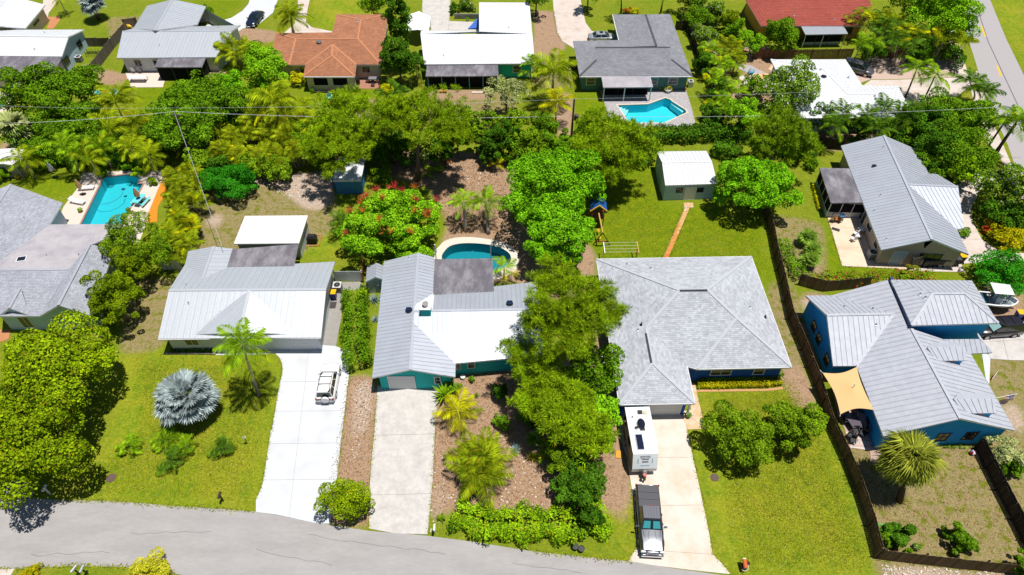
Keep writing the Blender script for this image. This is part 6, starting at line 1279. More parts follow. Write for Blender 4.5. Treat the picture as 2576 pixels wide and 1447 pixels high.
# patio furniture
def table(label, px, w_, d_, m, z=.74, rz=0): 
    t = thing('patio_table', label, 'table', P1(px), rz); MB().box((0, 0, z), (w_, d_, .04)).build('table_top', m, t)
    for sx in (-1, 1):
        for sy in (-1, 1): MB().box((sx*(w_/2-.06), sy*(d_/2-.06), z/2), (.05, .05, z)).build('leg', M_BLK, t)
def chair(label, px, rz, m, group=None):
    t = thing('patio_chair', label, 'chair', P1(px), rz, group); MB().box((0, 0, .43), (.48, .48, .05)).build('seat', m, t); MB().box((0, -.23, .7), (.48, .05, .52)).build('backrest', m, t)
    for sx in (-1, 1):
        for sy in (-1, 1): MB().box((sx*.21, sy*.21, .21), (.04, .04, .42)).build('leg', m, t)
        MB().box((sx*.25, 0, .62), (.05, .46, .03)).build('armrest', m, t)
M_DKF = mat('dark_furniture', (.025, .025, .03), .5); M_GRF = mat('grey_violet_cushion', (.30, .28, .33), .7)
table('dark patio table beside terracotta porch', '10 1180,830', 1.2, .8, mat('grey_table_top', (.2, .2, .22), .5))
for px, rz, lb in (('10 1130,830', -90, 'dark patio chair left of the terracotta patio table'), ('10 1180,870', 180, 'dark patio chair nearest the lawn at terracotta patio'), ('10 1235,830', 90, 'dark patio chair right of the terracotta patio table')): chair(lb, px, R(rz), M_DKF)
table('long pale folding table on the pink patio', '00 1400,820', 2.6, 1.0, mat('pale_table_top', (.66, .68, .72), .5)); chair('small white chair by the white ribbed house wall', '00 1355,735', 0, M_WPL); chair('small grey chair by the white ribbed house wall', '00 1420,735', 0, M_GRF)
chair('white plastic chair on cream patio, upper', '31 870,930', R(40), M_WPL); chair('white plastic chair on cream patio, lower', '31 850,985', R(20), M_WPL); table('white plastic table leaning by the taupe wall', '31 925,905', .6, .7, M_WPL, .7, R(30)); table('round looking white side table on cream patio', '31 895,955', .6, .6, M_WPL, .45)
table('brown bench table against the screened room', '31 675,735', 1.1, .5, mat('brown_wood', (.16, .09, .05), .7)); chair('blue folding chair against the screened room', '31 735,755', R(180), mat('blue_fabric', (.03, .16, .5), .6)); chair('olive patio chair among clutter by the screened room', '31 640,790', R(60), mat('olive_cushion', (.16, .11, .03), .7)); chair('brown patio chair among clutter by the screened room', '31 715,795', R(-60), mat('olive_cushion', (.16, .11, .03), .7)); table('small cluttered table by the screened room', '31 680,790', .6, .5, mat('rust_top', (.45, .12, .03), .6), .5)
t_ = thing('doormat', 'dark mat lying on the cream patio', 'mat', P1('31 680,870')); MB().box((0, 0, .05), (.9, .5, .02), R(-30)).build('weave', M_DKF, t_)
t_ = thing('doormat', 'dark mat on the path beside white metal house', 'mat', P1('12 768,188')); MB().box((0, 0, .05), (.8, .9, .02)).build('weave', mat('violet_mat', (.06, .045, .05), .9), t_)
lad = thing('step_ladder', 'short metal step ladder lying by the taupe gable wall', 'ladder', P1('31 1180,1195'), 0)
for s in (-1, 1): MB().bar((s*.22, -.4, .06), (s*.22, .4, .5), .04, .06).build('rail', M_RIM, lad)
for i in range(3): MB().bar((-.22, -.3+.25*i, .12+.14*i), (.22, -.3+.25*i, .12+.14*i), .05, .03).build('rung', M_RIM, lad)
# azure house patio under the shade sail
pv = sheet('paver_patio', PP('32 640,990 1010,1100 1130,1443 33 1110,200 1150,330 1030,330 1015,210 815,175 760,-20 32 700,1300'), mat('rose_tan_pavers', (.42, .30, .26), .9, var=.22, vs=6, spec=.2), kind='structure')
sb = MB(); pa, pb, pc, pd = [Vector((v.x, v.y, 0)) for v in PP('33 770,20 1000,20 1040,205 820,180')]; mpv = [mat('paver_tone_%d' % i, c, .9, spec=.2, var=.1) for i, c in enumerate(((.56, .48, .43), (.50, .40, .35), (.60, .53, .48)))]; z_ = _z[0]+.02
for i in range(9):
    for j in range(8):
        f = lambda s, t: pa.lerp(pb, s).lerp(pd.lerp(pc, s), t); s0 = (j+.5*(i % 2))/8.5; s1 = s0+.112; q = [f(s0, (i+.04)/9), f(s1, (i+.04)/9), f(s1, (i+.96)/9), f(s0, (i+.96)/9)]
        MB().slab([Vector((v.x, v.y, z_)) for v in upward(q)], .02, Vector((0, 0, 1))).build('paver', mpv[(i*7+j*3) % 3], pv)
def sail():
    cs = PP('32 548,866,2.6 893,808,2.9 1072,1243,2.7 728,1285,2.3'); c0 = sum(cs, Vector())/4; t = thing('shade_sail', 'tan shade sail stretched between azure house and fence', 'shade sail', (c0.x, c0.y, 0)); n = 12; pts = []
    pk = P1('32 875,985', 3.5)
    for j in range(n+1):
        for i in range(n+1):
            u, v = i/n, j/n; p = cs[0].lerp(cs[1], u).lerp(cs[3].lerp(cs[2], u), v); pull = .16*(4*u*(1-u)*(abs(v-.5)*2)**3+4*v*(1-v)*(abs(u-.5)*2)**3); p = p.lerp(c0, pull); d2 = (p-pk).length; p.z += .45*math.exp(-(Vector((p.x-pk.x, p.y-pk.y)).length/.7)**1.0); pts.append(p-Vector((c0.x, c0.y, 0)))
    MB().mesh(pts, [(j*(n+1)+i, j*(n+1)+i+1, (j+1)*(n+1)+i+1, (j+1)*(n+1)+i) for j in range(n) for i in range(n)]).build('cloth', mat('tan_sail_cloth', (.66, .44, .20), .8, spec=.2), t, True)
    for p in cs: MB().bar((p.x-c0.x, p.y-c0.y, p.z), Vector((p.x-c0.x, p.y-c0.y, p.z))*1.0+Vector(((p.x-c0.x)*.12, (p.y-c0.y)*.12, .1)), .03).build('guy_rope', M_WPL, t)
    MB().tube([(pk.x-c0.x, pk.y-c0.y, .02), (pk.x-c0.x, pk.y-c0.y, pk.z+.1)], .04, 6).build('mast', M_WPL, t)
sail()
Z = lambda x, y: 'o %f,%f' % ((2400+x*.09705)/1.1646, (1200+y*.09705)/1.1646)
t_ = thing('garden_sofa', 'pale cushioned garden sofa by the azure house wall', 'sofa', P1(Z(1250, 420)), R(75)); MB().box((0, 0, .3), (1.9, .8, .35)).build('base', M_DKF, t_); MB().box((0, .05, .5), (1.8, .7, .14)).build('cushion', M_GRF, t_); MB().box((0, -.36, .65), (1.9, .14, .5)).build('backrest', M_DKF, t_)
for s in (-1, 1): MB().box((s*.9, 0, .52), (.14, .8, .4)).build('armrest', M_DKF, t_)
table('glass topped dark patio table beside shade sail', Z(960, 440), 1.1, 1.5, mat('smoky_glass_top', (.12, .10, .13), .15, spec=.8), .72, R(15))
for i, (px, rz, lb) in enumerate((((1330, 660), 80, 'pale grey chair beside the dark patio table'), ((1060, 720), 180, 'dark chair below the dark patio table'), ((900, 860), 210, 'dark chair at the paver edge'), ((980, 1000), 160, 'lowest dark chair on the pavers'), ((760, 400), -90, 'dark chair against the fence'), ((1280, 800), 130, 'dark round chair on the pale pavers'))): chair(lb, Z(*px), R(rz), M_GRF if i == 0 else M_DKF)
# swing set, clothes line, metal stand
def swing():
    t0 = P1('21 870,690', 2.4); e0 = P1('21 913,900', 2.2); t = thing('swing_set', 'wooden swing set with blue and yellow roofed tower', 'swing set', (t0.x, t0.y, 0)); o = Vector((t0.x, t0.y, 0)); w_ = mat('play_wood', (.40, .16, .03), .8, var=.1); d_ = mat('dark_play_wood', (.12, .05, .02), .8)
    MB(o).bar(t0, e0, .12, .14).build('beam', mat('yellow_wood', (.55, .33, .07), .7), t)
    L_, Rr = P1('21 815,1022'), P1('21 985,1022'); MB(o).bar(e0, L_, .1).build('leg', d_, t); MB(o).bar(e0, Rr, .1).build('leg', d_, t); MB(o).bar(L_.lerp(e0, .3), Rr.lerp(e0, .3), .1).build('cross_bar', mat('red_wood', (.35, .06, .02), .8), t)
    for sx in (-.7, .7):
        for sy in (.1, 1.5): MB(o).box(o+Vector((sx, sy, 1.35)), (.1, .1, 2.7)).build('tower_post', w_, t)
    MB(o).box(o+Vector((0, .8, 1.3)), (1.6, 1.6, .08)).build('platform', w_, t)
    for s, m in ((-1, 0), (1, 1)): MB(o).slab(upward([o+Vector((0, -.15, 3.5)), o+Vector((0, 1.75, 3.5)), o+Vector((s*1.0, 1.75, 2.65)), o+Vector((s*1.0, -.15, 2.65))]), .05).build('tower_roof', mat('blue_canopy', (.01, .09, .30), .5), t); MB(o).bar(o+Vector((0, -.2, 3.5)), o+Vector((s*1.0, -.2, 2.65)), .14, .1).build('gable_trim', mat('yellow_trim', (.70, .38, .01), .6), t)
    MB(o).bar(o+Vector((-1, -.2, 2.5)), o+Vector((1, -.2, 2.5)), .1).build('tie_beam', d_, t)
    for k in (.35, .7):
        c = t0.lerp(e0, k)
        for s in (-1, 1): MB(o).tube([c+Vector((s*.05, s*.25, 0)), Vector((c.x+s*.05, c.y+s*.25, .6))], .012, 4).build('rope', M_BLK, t)
        MB(o).box((c.x, c.y, .58), (.2, .55, .04)).build('swing_seat', mat('yellow_trim', (.70, .38, .01), .6), t)
swing()
cl = PP('21 912,1165 1245,1160'); t_ = thing('clothes_line', 'clothes line of two posts behind blue house', 'clothes line', cl[0])
for i, b in enumerate(cl):
    MB(cl[0]).box(b+Vector((0, 0, .9)), (.1, .1, 1.8)).build('post', M_WPL if i == 0 else mat('yellow_wood', (.55, .33, .07), .7), t_); MB(cl[0]).box(b+Vector((0, 0, 1.78)), (.1, 1.8, .1)).build('crossarm', M_WPL if i == 0 else mat('yellow_wood', (.55, .33, .07), .7), t_)
for k in range(4): d = Vector((0, -.75+.5*k, 1.84)); MB(cl[0]).tube([cl[0]+d, cl[1]+d], .014, 4).build('line', M_WPL, t_)
t_ = thing('metal_stand', 'blue topped metal legged stand under the mango tree', 'stand', P1('21 560,1200')); MB().box((0, .3, .95), (1.1, 1.9, .06), mat=Matrix.Rotation(R(8), 3, 'X')).build('top_board', mat('slate_blue_board', (.06, .14, .30), .5), t_)  # stand on metal legs with a tilted blue board on top
for sx in (-1, 1):
    for y in (-.5, 1.1): MB().tube([(sx*.5, y, 0), (sx*.5, y, .98)], .03, 5).build('leg', M_RIM, t_)
# mailboxes, solar lamp, manhole, flags, small colour
def mailbox(label, px, m=M_WPL, post_m=M_BLK, rz=0, ht=1.05):
    t = thing('mailbox', label, 'mailbox', P1(px), rz); MB().box((0, 0, ht/2), (.1, .1, ht)).build('post', post_m, t); n = 8; pr = [(-.09, 0)]+[(-.09*math.cos(math.pi*i/n), .1+.09*math.sin(math.pi*i/n)) for i in range(n+1)]+[(.09, 0)]; k = len(pr); vs_ = [Vector((x, y, ht+z)) for y in (-.28, .28) for x, z in pr]; MB().mesh(vs_, [(i, (i+1) % k, (i+1) % k+k, i+k) for i in range(k)]+[tuple(range(k-1, -1, -1)), tuple(range(k, 2*k))]).build('box', m, t); MB().box((.1, .1, ht+.14), (.02, .05, .12)).build('flag', M_TAIL, t)
mailbox('white mailbox at the dark driveway mouth', '03 505,640', M_WPL, M_WPL); mailbox('black mailbox with solar cap on the lawn by the street', '03 2230,710', M_BLK); mailbox('white mailbox on white post beside sea grape hedge', '13 1790,1030', M_WPL, M_WPL); mailbox('silver mailbox across the street, left of the pair', '03 800,1440', mat('silver_mailbox', (.6, .63, .66), .3, metal=.5), M_BLK, R(-20)); mailbox('silver mailbox across the street, right of the pair', '03 880,1440', mat('silver_mailbox', (.6, .63, .66), .3, metal=.5), M_BLK, R(-5))
t_ = thing('mailbox', 'orange and cream novelty mailbox with black base on the lawn', 'mailbox', P1('23 2300,1375'), 0); MB().box((0, 0, .25), (.42, .42, .5)).build('base', M_BLK, t_); MB().tube([(0, -.32, .78), (0, .34, .86)], .17, 12).build('box', mat('orange_red_enamel', (.55, .12, .02), .35), t_); MB().tube([(0, .32, .86), (0, .42, .87)], .172, 12).build('cap', mat('cream_enamel', (.7, .6, .35), .4), t_); MB().tube([(-.24, -.3, .45), (0, -.42, .42), (.26, -.28, .5), (.3, .05, .62)], .03, 6).build('rope', M_COPP, t_); MB().lathe((.32, .1, .55), [(.02, 0), (.13, .1), (.13, .2), (.02, .3)], 10).build('float', mat('maroon_float', (.10, .02, .03), .4), t_)
t_ = thing('solar_lamp', 'solar lamp post on the front lawn by white driveway', 'lamp', P1('03 2470,135')); MB().tube([(0, 0, 0), (0, 0, 1.0)], .03, 6).build('post', M_BLK, t_); MB().box((0, 0, 1.06), (.2, .2, .12)).build('lamp_head', M_WPL, t_); MB().box((0, 0, 1.13), (.14, .14, .02)).build('solar_cell', M_SOLV, t_)
for px, lb, r_ in (('03 1110,480', 'rusty round manhole cover in the front lawn', .42), ('23 2020,475', 'rusty round drain cover under lawn oak', .36)): t_ = thing('manhole_cover', lb, 'manhole cover', P1(px)); MB().lathe((0, 0, .0), [(r_, 0), (r_, .035), (r_*.9, .05)], 20).build('lid', mat('rusty_iron', (.11, .07, .06), .8, var=.2, vs=8), t_)
def flag(label, px0, px1, us):
    a, b = P1(px0, 2.6), P1(px1, 3.0); t = thing('flag', label, 'flag', (a.x, a.y, 0)); o = Vector((a.x, a.y, 0)); MB(o).tube([a, b], .025, 6).build('flagpole', M_WPL, t); d = (b-a).normalized(); L_, ht = (1.5, .95) if us else (.8, .6); nx, ny = 20, 13
    mats = [mat('flag_red', (.50, .03, .04), .8), mat('flag_white', (.72, .70, .70), .8), mat('flag_blue', (.08, .14, .36), .8)] if us else [mat('flag_crimson', (.40, .02, .05), .8)]
    mb = MB(o); P_ = lambda i, j: b-d*.05-d*(ht*j/ny)+Vector((.03*math.sin(i*.6+j*.3), .10*math.sin(i*.45+j*.2), -L_*i/nx))
    for j in range(ny):
        for i in range(nx): mb.mi = (0 if not us else (2 if (i < nx*.4 and j < 7) else (0 if j % 2 == 0 else 1))); mb.mesh([P_(i, j), P_(i+1, j), P_(i+1, j+1), P_(i, j+1)], [(0, 1, 2, 3)])
    c = mb.build('cloth', mats, t, True)
    if us:
        st_ = MB(o)
        for r_ in range(4):
            for k in range(5): p = P_(0, 0).lerp(P_(8, 0), (k+.6)/5.4).lerp(P_(0, 7).lerp(P_(8, 7), (k+.6)/5.4), (r_+.6)/4.4); st_.box(p, (.035, .07, .035))
        tag(st_.build('star', mats[1], c), kind='stuff')
flag('american flag on a white pole at the azure house', '32 2300,1118', '32 2510,1078', True); flag('small crimson flag at the azure house porch', '32 2255,930', '32 2310,855', False)
t_ = thing('beach_ball', 'red white and blue ball by the dark fence', 'ball', P1('33 2028,240')); bl = MB(); 
for k in range(6):
    bl.mi = k % 3
    for j in range(6): a0, a1 = k*math.pi/3, (k+1)*math.pi/3; l0, l1 = math.pi*j/6, math.pi*(j+1)/6; S = lambda a, l: Vector((.25*math.sin(l)*math.cos(a), .25*math.sin(l)*math.sin(a), .25+.25*math.cos(l))); bl.mesh([S(a0, l0), S(a1, l0), S(a1, l1), S(a0, l1)], [(0, 1, 2, 3)])
bl.build('skin', [M_TAIL, M_WPL, mat('ball_blue', (.02, .2, .6), .4)], t_, True)
t_ = thing('hose_reel', 'coiled green garden hose by the fence corner', 'hose', P1('33 1128,975'))
for k in range(3): r_ = .24+.05*k; MB().tube([(r_*math.cos(a*.449), r_*math.sin(a*.449)*1.0, .05+.04*(k % 2)) for a in range(15)], .03, 5).build('coil', mat('green_hose', (.05, .40, .03), .5), t_)
t_ = thing('wooden_board', 'orange board lying beside the travel trailer', 'board', P1('23 1060,245'), R(-8)); MB().box((0, 0, .06), (.45, .75, .06)).build('plank', mat('orange_board', (.60, .30, .02), .7), t_)
bx = sheet('mulch_bed', PP('01 1640,370 1690,470 1590,640 1580,790 1480,800 1480,735 1600,440'), mat('orange_mulch', (.62, .22, .01), .9, var=.12, vs=3)); 
t_ = thing('kayak', 'yellow kayak lying behind the grey fence', 'kayak', P1('00 1285,285'), R(-100)); MB().tube([(0, -1, .35), (0, -.6, .4), (0, .5, .4), (0, .9, .35)], [.05, .28, .28, .05], 8).build('hull', M_YPL, t_)
t_ = thing('iron_bench', 'dark iron frame bench on the side lawn', 'bench', P1('00 940,560'), 0)  # bench made of iron bars
for s in (-1, 1):
    for y in (-.35, .35): MB().box((s*.9, y, .45), (.06, .06, .9)).build('leg', M_DKF, t_)
for k in range(6): MB().bar((-.9, -.35+.14*k, .5), (.9, -.35+.14*k, .5), .04).build('bar', M_DKF, t_)
for k in range(5): MB().bar((-.9+.45*k, .35, .5), (-.9+.45*k, .35, .95), .04).build('upright', M_DKF, t_)
t_ = thing('wooden_crate', 'orange wooden crate step before the teal posted porch', 'crate', P1('10 1885,930')); 
for k in range(3): MB().box((0, -.2+.2*k, .3), (1.1, .18, .04)).build('plank', M_FW_O, t_)
for s in (-1, 1): MB().box((s*.5, 0, .14), (.08, .6, .28)).build('side_board', M_FW_O, t_)
t_ = thing('concrete_step', 'pale step board below the teal posted porch', 'step', P1('10 2230,935')); MB().box((0, 0, .06), (1.7, .45, .12)).build('slab', M_CONC_P, t_)
t_ = thing('planter_edge', 'dark timber edge of the terracotta porch bed', 'edging', P1('10 750,935')); MB().box((0, 0, .1), (5.2, .15, .2)).build('timber', M_FW_D, t_)
t_ = thing('blue_tarp', 'bright blue tarpaulin at the white roof corner', 'tarp', P1('10 2190,285')); MB().mesh([(-1.0, -.5, .1), (.9, -.5, .35), (.9, 1.1, 1.5), (.0, .3, .7)], [(0, 1, 2, 3)]).slab([Vector((-1.0, -.5, .12)), Vector((.9, -.5, .37)), Vector((.9, 1.1, 1.52))], .03).build('sheet', mat('blue_tarp_cloth', (.01, .12, .55), .5), t_)
pp = PP('10 1000,780 1245,780 1245,895 1010,895'); sheet('patio', pp, mat('rust_brown_patio', (.36, .17, .11), .85, var=.08)); sheet('patio', PP('00 1260,730 1680,725 1640,880 1320,882'), M_DECK); sheet('patio', PP('00 2100,720 2280,720 2260,745 2085,780'), M_CONC_O)
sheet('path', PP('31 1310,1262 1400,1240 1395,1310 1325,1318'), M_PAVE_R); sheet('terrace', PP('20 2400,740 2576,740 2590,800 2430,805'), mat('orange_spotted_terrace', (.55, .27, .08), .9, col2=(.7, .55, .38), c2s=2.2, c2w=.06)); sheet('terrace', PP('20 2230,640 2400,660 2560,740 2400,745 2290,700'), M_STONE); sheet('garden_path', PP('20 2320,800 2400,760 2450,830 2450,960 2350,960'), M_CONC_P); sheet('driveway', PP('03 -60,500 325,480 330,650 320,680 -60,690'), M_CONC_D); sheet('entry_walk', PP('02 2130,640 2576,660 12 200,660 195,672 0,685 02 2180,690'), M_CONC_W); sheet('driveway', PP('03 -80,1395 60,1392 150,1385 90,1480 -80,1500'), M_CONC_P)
sheet('patio', PP('02 0,430 110,440 90,530 0,560'), M_PAVE_R); sheet('planting_strip', PP('22 1855,1040 2560,1030 32 150,1010 150,1035 22 2560,1052 1855,1062'), mat('orange_gravel', (.50, .28, .12), .9, var=.1)); sheet('pool_surround', PP('30 60,620 180,720 120,760 0,700'), M_CONC_O)
for k, px in enumerate(('20 2380,800', '20 2350,860', '20 2330,790', '20 2440,930')):
    t_ = thing('stepping_stone', 'round pale stone in the side yard, %s' % ['upper', 'largest', 'leftmost', 'nearest the path'][k], 'stone', P1(px)); MB().lathe((0, 0, 0), [(.75, 0), (.72, .06), (.6, .08)], 14).build('disc', M_CONC_P, t_)
# porch plank edges and the brick planter of house A
br = PP('02 1660,680 2170,680'); t_ = thing('planter_wall', 'scalloped brick edging below the white metal house', 'edging', br[0]); n_ = 26; me_ = MB().box((0, 0, .1), ((br[1]-br[0]).length/n_-.02, .16, .2)).data('brick', mat('grey_brick', (.32, .27, .24), .9, objr=.25))
for i in range(n_): o = link(bpy.data.objects.new('brick', me_), t_); o.location = ((br[1]-br[0]).x*(i+.5)/n_, (br[1]-br[0]).y*(i+.5)/n_, 0)
# ------------------------------------------------------------------ vegetation: what grows where
# front row, left to right
tree('large yellow green tree filling the left front yard, upper half by grey house', 'o 165,930', 5.0, 5.5, 3.4, 'yellow', 11000, .30, clumps=40, tr=.28)
tree('large yellow green tree at the street corner shading dark driveway', 'o 110,1085', 5.0, 5.2, 3.2, 'yellow', 9500, .30, clumps=36, tr=.28)
tree('small green tree tucked against the left edge of the photo by street', 'o -20,1150', 3.5, 3.6, 2.8, 'mid', 3500, .3, clumps=20)
fan_palm('silver blue fan palm on the front lawn', 'o 467,1003', 2.9, 2.85, 'silver', 56, tr=.3, wd=.2, pet=1.25, droop=.25, low=-20, segs=26)
frond_palm('tall slender palm with pale trunk on lawn beside white driveway', 'o 612,868', 7.2, 3.1, 'cocog', 16, base='o 653,997', m2='coco', tr=.17, spread=(65, 40, 18, 0), shaft=.6)
for i, (px, r_, lb) in enumerate((('o 325,1122', 1.25, 'low bushy palm nearest the big yellow green tree'), ('o 415,1108', 1.35, 'upper low palm of the trio on front lawn'), ('o 462,1125', 1.2, 'low palm with orange dead leaf at its base'), ('o 430,1160', 1.3, 'lowest palm of the trio on front lawn'), ('o 556,1128', 1.25, 'low palm in grey sand circle on front lawn'))):
    areca(lb, px, .55, r_, 'palmd' if i in (3, 4) else 'cocog', 20, 4, 'pygmy_palm', 'low palms on the front lawn', g2=0, fl=r_*.95)
tree('feathery dark conifer beside the grey shingle house gable', 'o 290,755', 3.4, 2.9, 3.1, 'fern', 6500, .34, 'podocarpus_tree', asp=.3, clumps=34, rc=.26)
tree('dense feathery conifer behind the grey shingle house', 'o 345,615', 3.6, 3.6, 3.2, 'olive', 7500, .34, 'podocarpus_tree', asp=.3, clumps=38, rc=.26)
tree('slim feathery conifer between the two feathery trees', 'o 322,680', 3.2, 2.6, 2.8, 'fern', 4500, .34, 'podocarpus_tree', asp=.3, clumps=28, rc=.26)
hedge('rough green hedge between white driveway and teal house', '12 1010,130 1030,420 12 1000,640 1060,850', 2.6, 1.9, 'mid', 95, .2, bump=.14)
shrub('yellow leaved croton at the head of rough hedge', '12 1060,75', .75, .6, 'ycroton', 700, .18)
rosette('blue grey agave against galvanised roof edge', '12 1200,140', .95, 'agave', 26)
rosette('small agave halfway along galvanised roof edge', '12 1205,335', .7, 'agave', 20)
shrub('round green shrub at the street between two driveways', 'o 868,1262', 2.15, 1.9, 'yellow', 5200, .17, clumps=30)
hedge('leafy sea grape hedge along the street', '13 1990,850 2300,960 23 250,960 620,960 930,880', 3.0, 1.3, 'grape', 105, .23, bump=.2)
# teal house front garden
areca('clumped palm with arching fronds in the mulch bed', 'o 1206,1172', 1.4, 2.9, 'areca', 50, 12, g2=.04)
frond_palm('golden fronded young coconut palm in front of teal porch', 'o 1152,1035', 1.2, 2.3, 'gold', 13, m2='areca', tr=.16, spread=(70, 50, 30, 10))
rosette('broad leaved cycad beside the teal porch', 'o 1118,995', 1.5, 'cocog', 34, 'cycad', wd=.12, zc=.5)
shrub('leafy shrub at the corner of the teal porch', 'o 1138,972', .9, .8, 'mid', 900, .18)
rosette('pale blue agave in the mulch bed', 'o 1297,1133', .85, 'agave', 26)
rosette('golden yellow fan plant under the pines', 'o 1340,1152', .8, 'gold', 22, 'yucca')
fan_palm('small green fan palm beside the blue agave', 'o 1345,1105', .9, 1.0, 'fan', 16, tr=.08, low=0, cat='palm')
rosette('dark red bromeliad at the edge of concrete drive', '13 1945,240', .45, leafmat('burgundy_leaves', (.06, .01, .015), (.12, .02, .03), .1), 18, 'bromeliad', wd=.2)
shrub('small green plant on the bare mulch below white wing', '12 2170,930', .35, .3, 'mid', 200, .14)
rosette('reddish cordyline in the mulch', '12 2220,1100', .5, 'mid', 16, 'cordyline')
pine('tall leaning pine over the white metal wing', 'o 1425,790', 9.5, [(-.4, 1.3, 1.2, 3.4, 1.5), (-2.4, -.6, 0, 2.0, 1.1), (1.9, -.4, .2, 2.4, 1.2), (-.2, -2.2, -.6, 2.3, 1.1), (2.8, 2.0, .4, 1.6, .9), (4.2, .2, 0, 1.3, .8)], tufts=760, needles=48, base='o 1440,1010', tr=.24)
pine('pine branch crown reaching over the teal eave', 'o 1335,905', 6.5, [(0, 0, 0, 2.2, 1.1), (-1.6, 1.0, .4, 1.4, .8), (1.2, -.9, -.3, 1.6, .8)], tufts=150, needles=42, base='o 1400,1030', tr=.14)
pine('lower pine in the middle of the mulch garden', 'o 1375,990', 5.2, [(0, 0, 0, 2.9, 1.6), (1.9, -1.2, -.6, 2.2, 1.2), (-1.2, -.8, -.5, 1.6, 1.0)], tufts=480, needles=46, base='o 1410,1065', tr=.2)
pine('bushy pine above the dark conifers', 'o 1448,1055', 4.6, [(0, 0, 0, 2.7, 1.7), (-1.4, 1.0, .6, 1.8, 1.1), (1.0, -1.4, -.6, 1.8, 1.0)], tufts=480, needles=46, base='o 1450,1095', tr=.2)
tree('bright green broadleaf tree between pines and blue house', 'o 1490,945', 3.8, 2.9, 2.9, 'mid', 5200, .24, clumps=28)
tree('leafy lime green tree beside the travel trailer', 'o 1500,1030', 2.4, 2.2, 2.0, 'lime', 3200, .24, clumps=22)
tree('dark conifer shrub at the corner of sea grape hedge', 'o 1460,1222', 1.9, 2.9, 1.9, 'dark', 5600, .22, 'conifer', clumps=30, rc=.26)
tree('dark cycad like conifer below the pines', 'o 1440,1150', 2.2, 2.4, 1.8, 'pined', 4200, .22, 'conifer', clumps=26, rc=.26)
shrub('low green shrub under the lime green tree', 'o 1510,1110', 1.3, 1.2, 'mid', 1800, .22)
rosette('spiky green cycad flower plant on dark conifer edge', 'o 1470,1160', 1.0, 'lime', 20, 'cycad', zc=2.6)
shrub('low leafy shrub on the mulch behind the clumped palm', 'o 1262,1058', .9, .7, 'mid', 800, .2); shrub('small dark shrub in the pine shade', 'o 1330,1050', 1.1, .9, 'dark', 900, .2); areca('young palm in the pine shade beside blue agave', 'o 1370,1130', .8, 1.3, 'cocog', 16, 4, g2=.1); shrub('low red green plant at the clumped palm foot', 'o 1180,1228', .7, .4, 'boug', 400, .18); shrub('seedling shrub at the mailbox end of sea grape hedge', '13 1845,880', .35, .3, 'olive', 260, .14); shrub('dark shrub under the teal eave near pines', 'o 1262,985', 1.0, 1.0, 'dark', 900, .2)
# blue house front
tree('small oak on the front lawn, nearer the driveway', 'o 1862,1092', 2.5, 3.0, 2.2, 'olive', 6200, .22, clumps=34, tr=.11)
tree('small oak on the front lawn, nearer the wooden fence', 'o 1992,1072', 2.5, 2.5, 2.1, 'olive', 5000, .22, clumps=30, tr=.11)
hedge('clipped hedge row against the royal blue wall', '22 1875,950 2560,930 32 125,900', .75, .7, 'hedge', 150, .15, bump=.05)
hedge('clipped front hedge row with orange flowers', '22 1875,1010 2560,990 32 125,970', .75, .6, 'croton', 150, .15, bump=.05)
fan_palm('big sabal palm in the fenced dry yard', 'o 2290,1150', 4.8, 2.75, 'sabal', 80, base='o 2262,1262', tr=.24, low=-75, wd=.085, pet=.75, droop=.55, segs=34)
shrub('dark shrub in the inner corner of wooden fence', 'o 2262,1338', 1.35, 1.1, 'dark', 2200, .22, clumps=14)
shrub('second dark shrub touching the fence corner shrub', 'o 2225,1355', .8, .8, 'mid', 900, .2)
shrub('bright round shrub in the dry yard', 'o 2415,1362', 1.2, 1.1, 'mid', 2000, .2)
shrub('shrub cut by the right edge of photo at the dry yard', 'o 2580,1425', 1.3, 1.1, 'mid', 1800, .22)
shrub('small seedling plant by white pot in dry yard', '33 1400,1210', .35, .3, 'mid', 220, .14)
tree('grey green leafless looking shrub behind the dark fence', 'o 2530,1140', 1.4, 1.7, 1.2, 'grey', 1400, .2, clumps=16)
shrub('leafy shrub below the grey shrub behind dark fence', 'o 2555,1180', .9, .8, 'mid', 900, .2)
hedge('weedy ground plants at the azure wall', '33 1720,165 1960,170', .5, .3, 'mid', 60, .14, cat='plants', name='weeds')
# middle band: behind the front row
tree('glossy schefflera tree with red flower spikes', 'o 985,555', 3.6, 5.5, 3.2, 'lime', 11500, .30, 'schefflera_tree', clumps=52, rc=.24, tr=.2)
tree('low round tree in front of the red flowered tree', 'o 1035,640', 2.0, 2.4, 1.8, 'lime', 2800, .28, clumps=22)
SPK = [None, None]
def spikes(t, zc, spots):
    rng = seed()
    for i, (dx, dy, dz) in enumerate(spots):
        k = i % 2
        if SPK[k] is None:
            mb = MB()
            for j in range(13):
                a = j*2.4; el = rng.uniform(.25, 1.2); d = Vector((math.cos(a)*math.cos(el), math.sin(a)*math.cos(el), math.sin(el))); mb.tube([d*.05, d*.85], [.035, .02], 4)
            SPK[k] = mb.data('flower_spike', LM['red'] if k == 0 else LM['orange'])
        o = link(bpy.data.objects.new('flower_spike', SPK[k]), t); o.location = (dx, dy, zc+dz); o.rotation_euler = (0, 0, rng.uniform(0, 6)); s = rng.uniform(.7, 1.05); o.scale = (s, s, s)
sch = [o for o in C.objects if o.name == 'schefflera_tree'][0]; sp_ = []
_co = [o for o in sch.children if o.name.startswith('crown')][0].data; LC = np.zeros(len(_co.vertices)*3, dtype=np.float32); _co.vertices.foreach_get('co', LC); LC = LC.reshape(-1, 4, 3).mean(1)
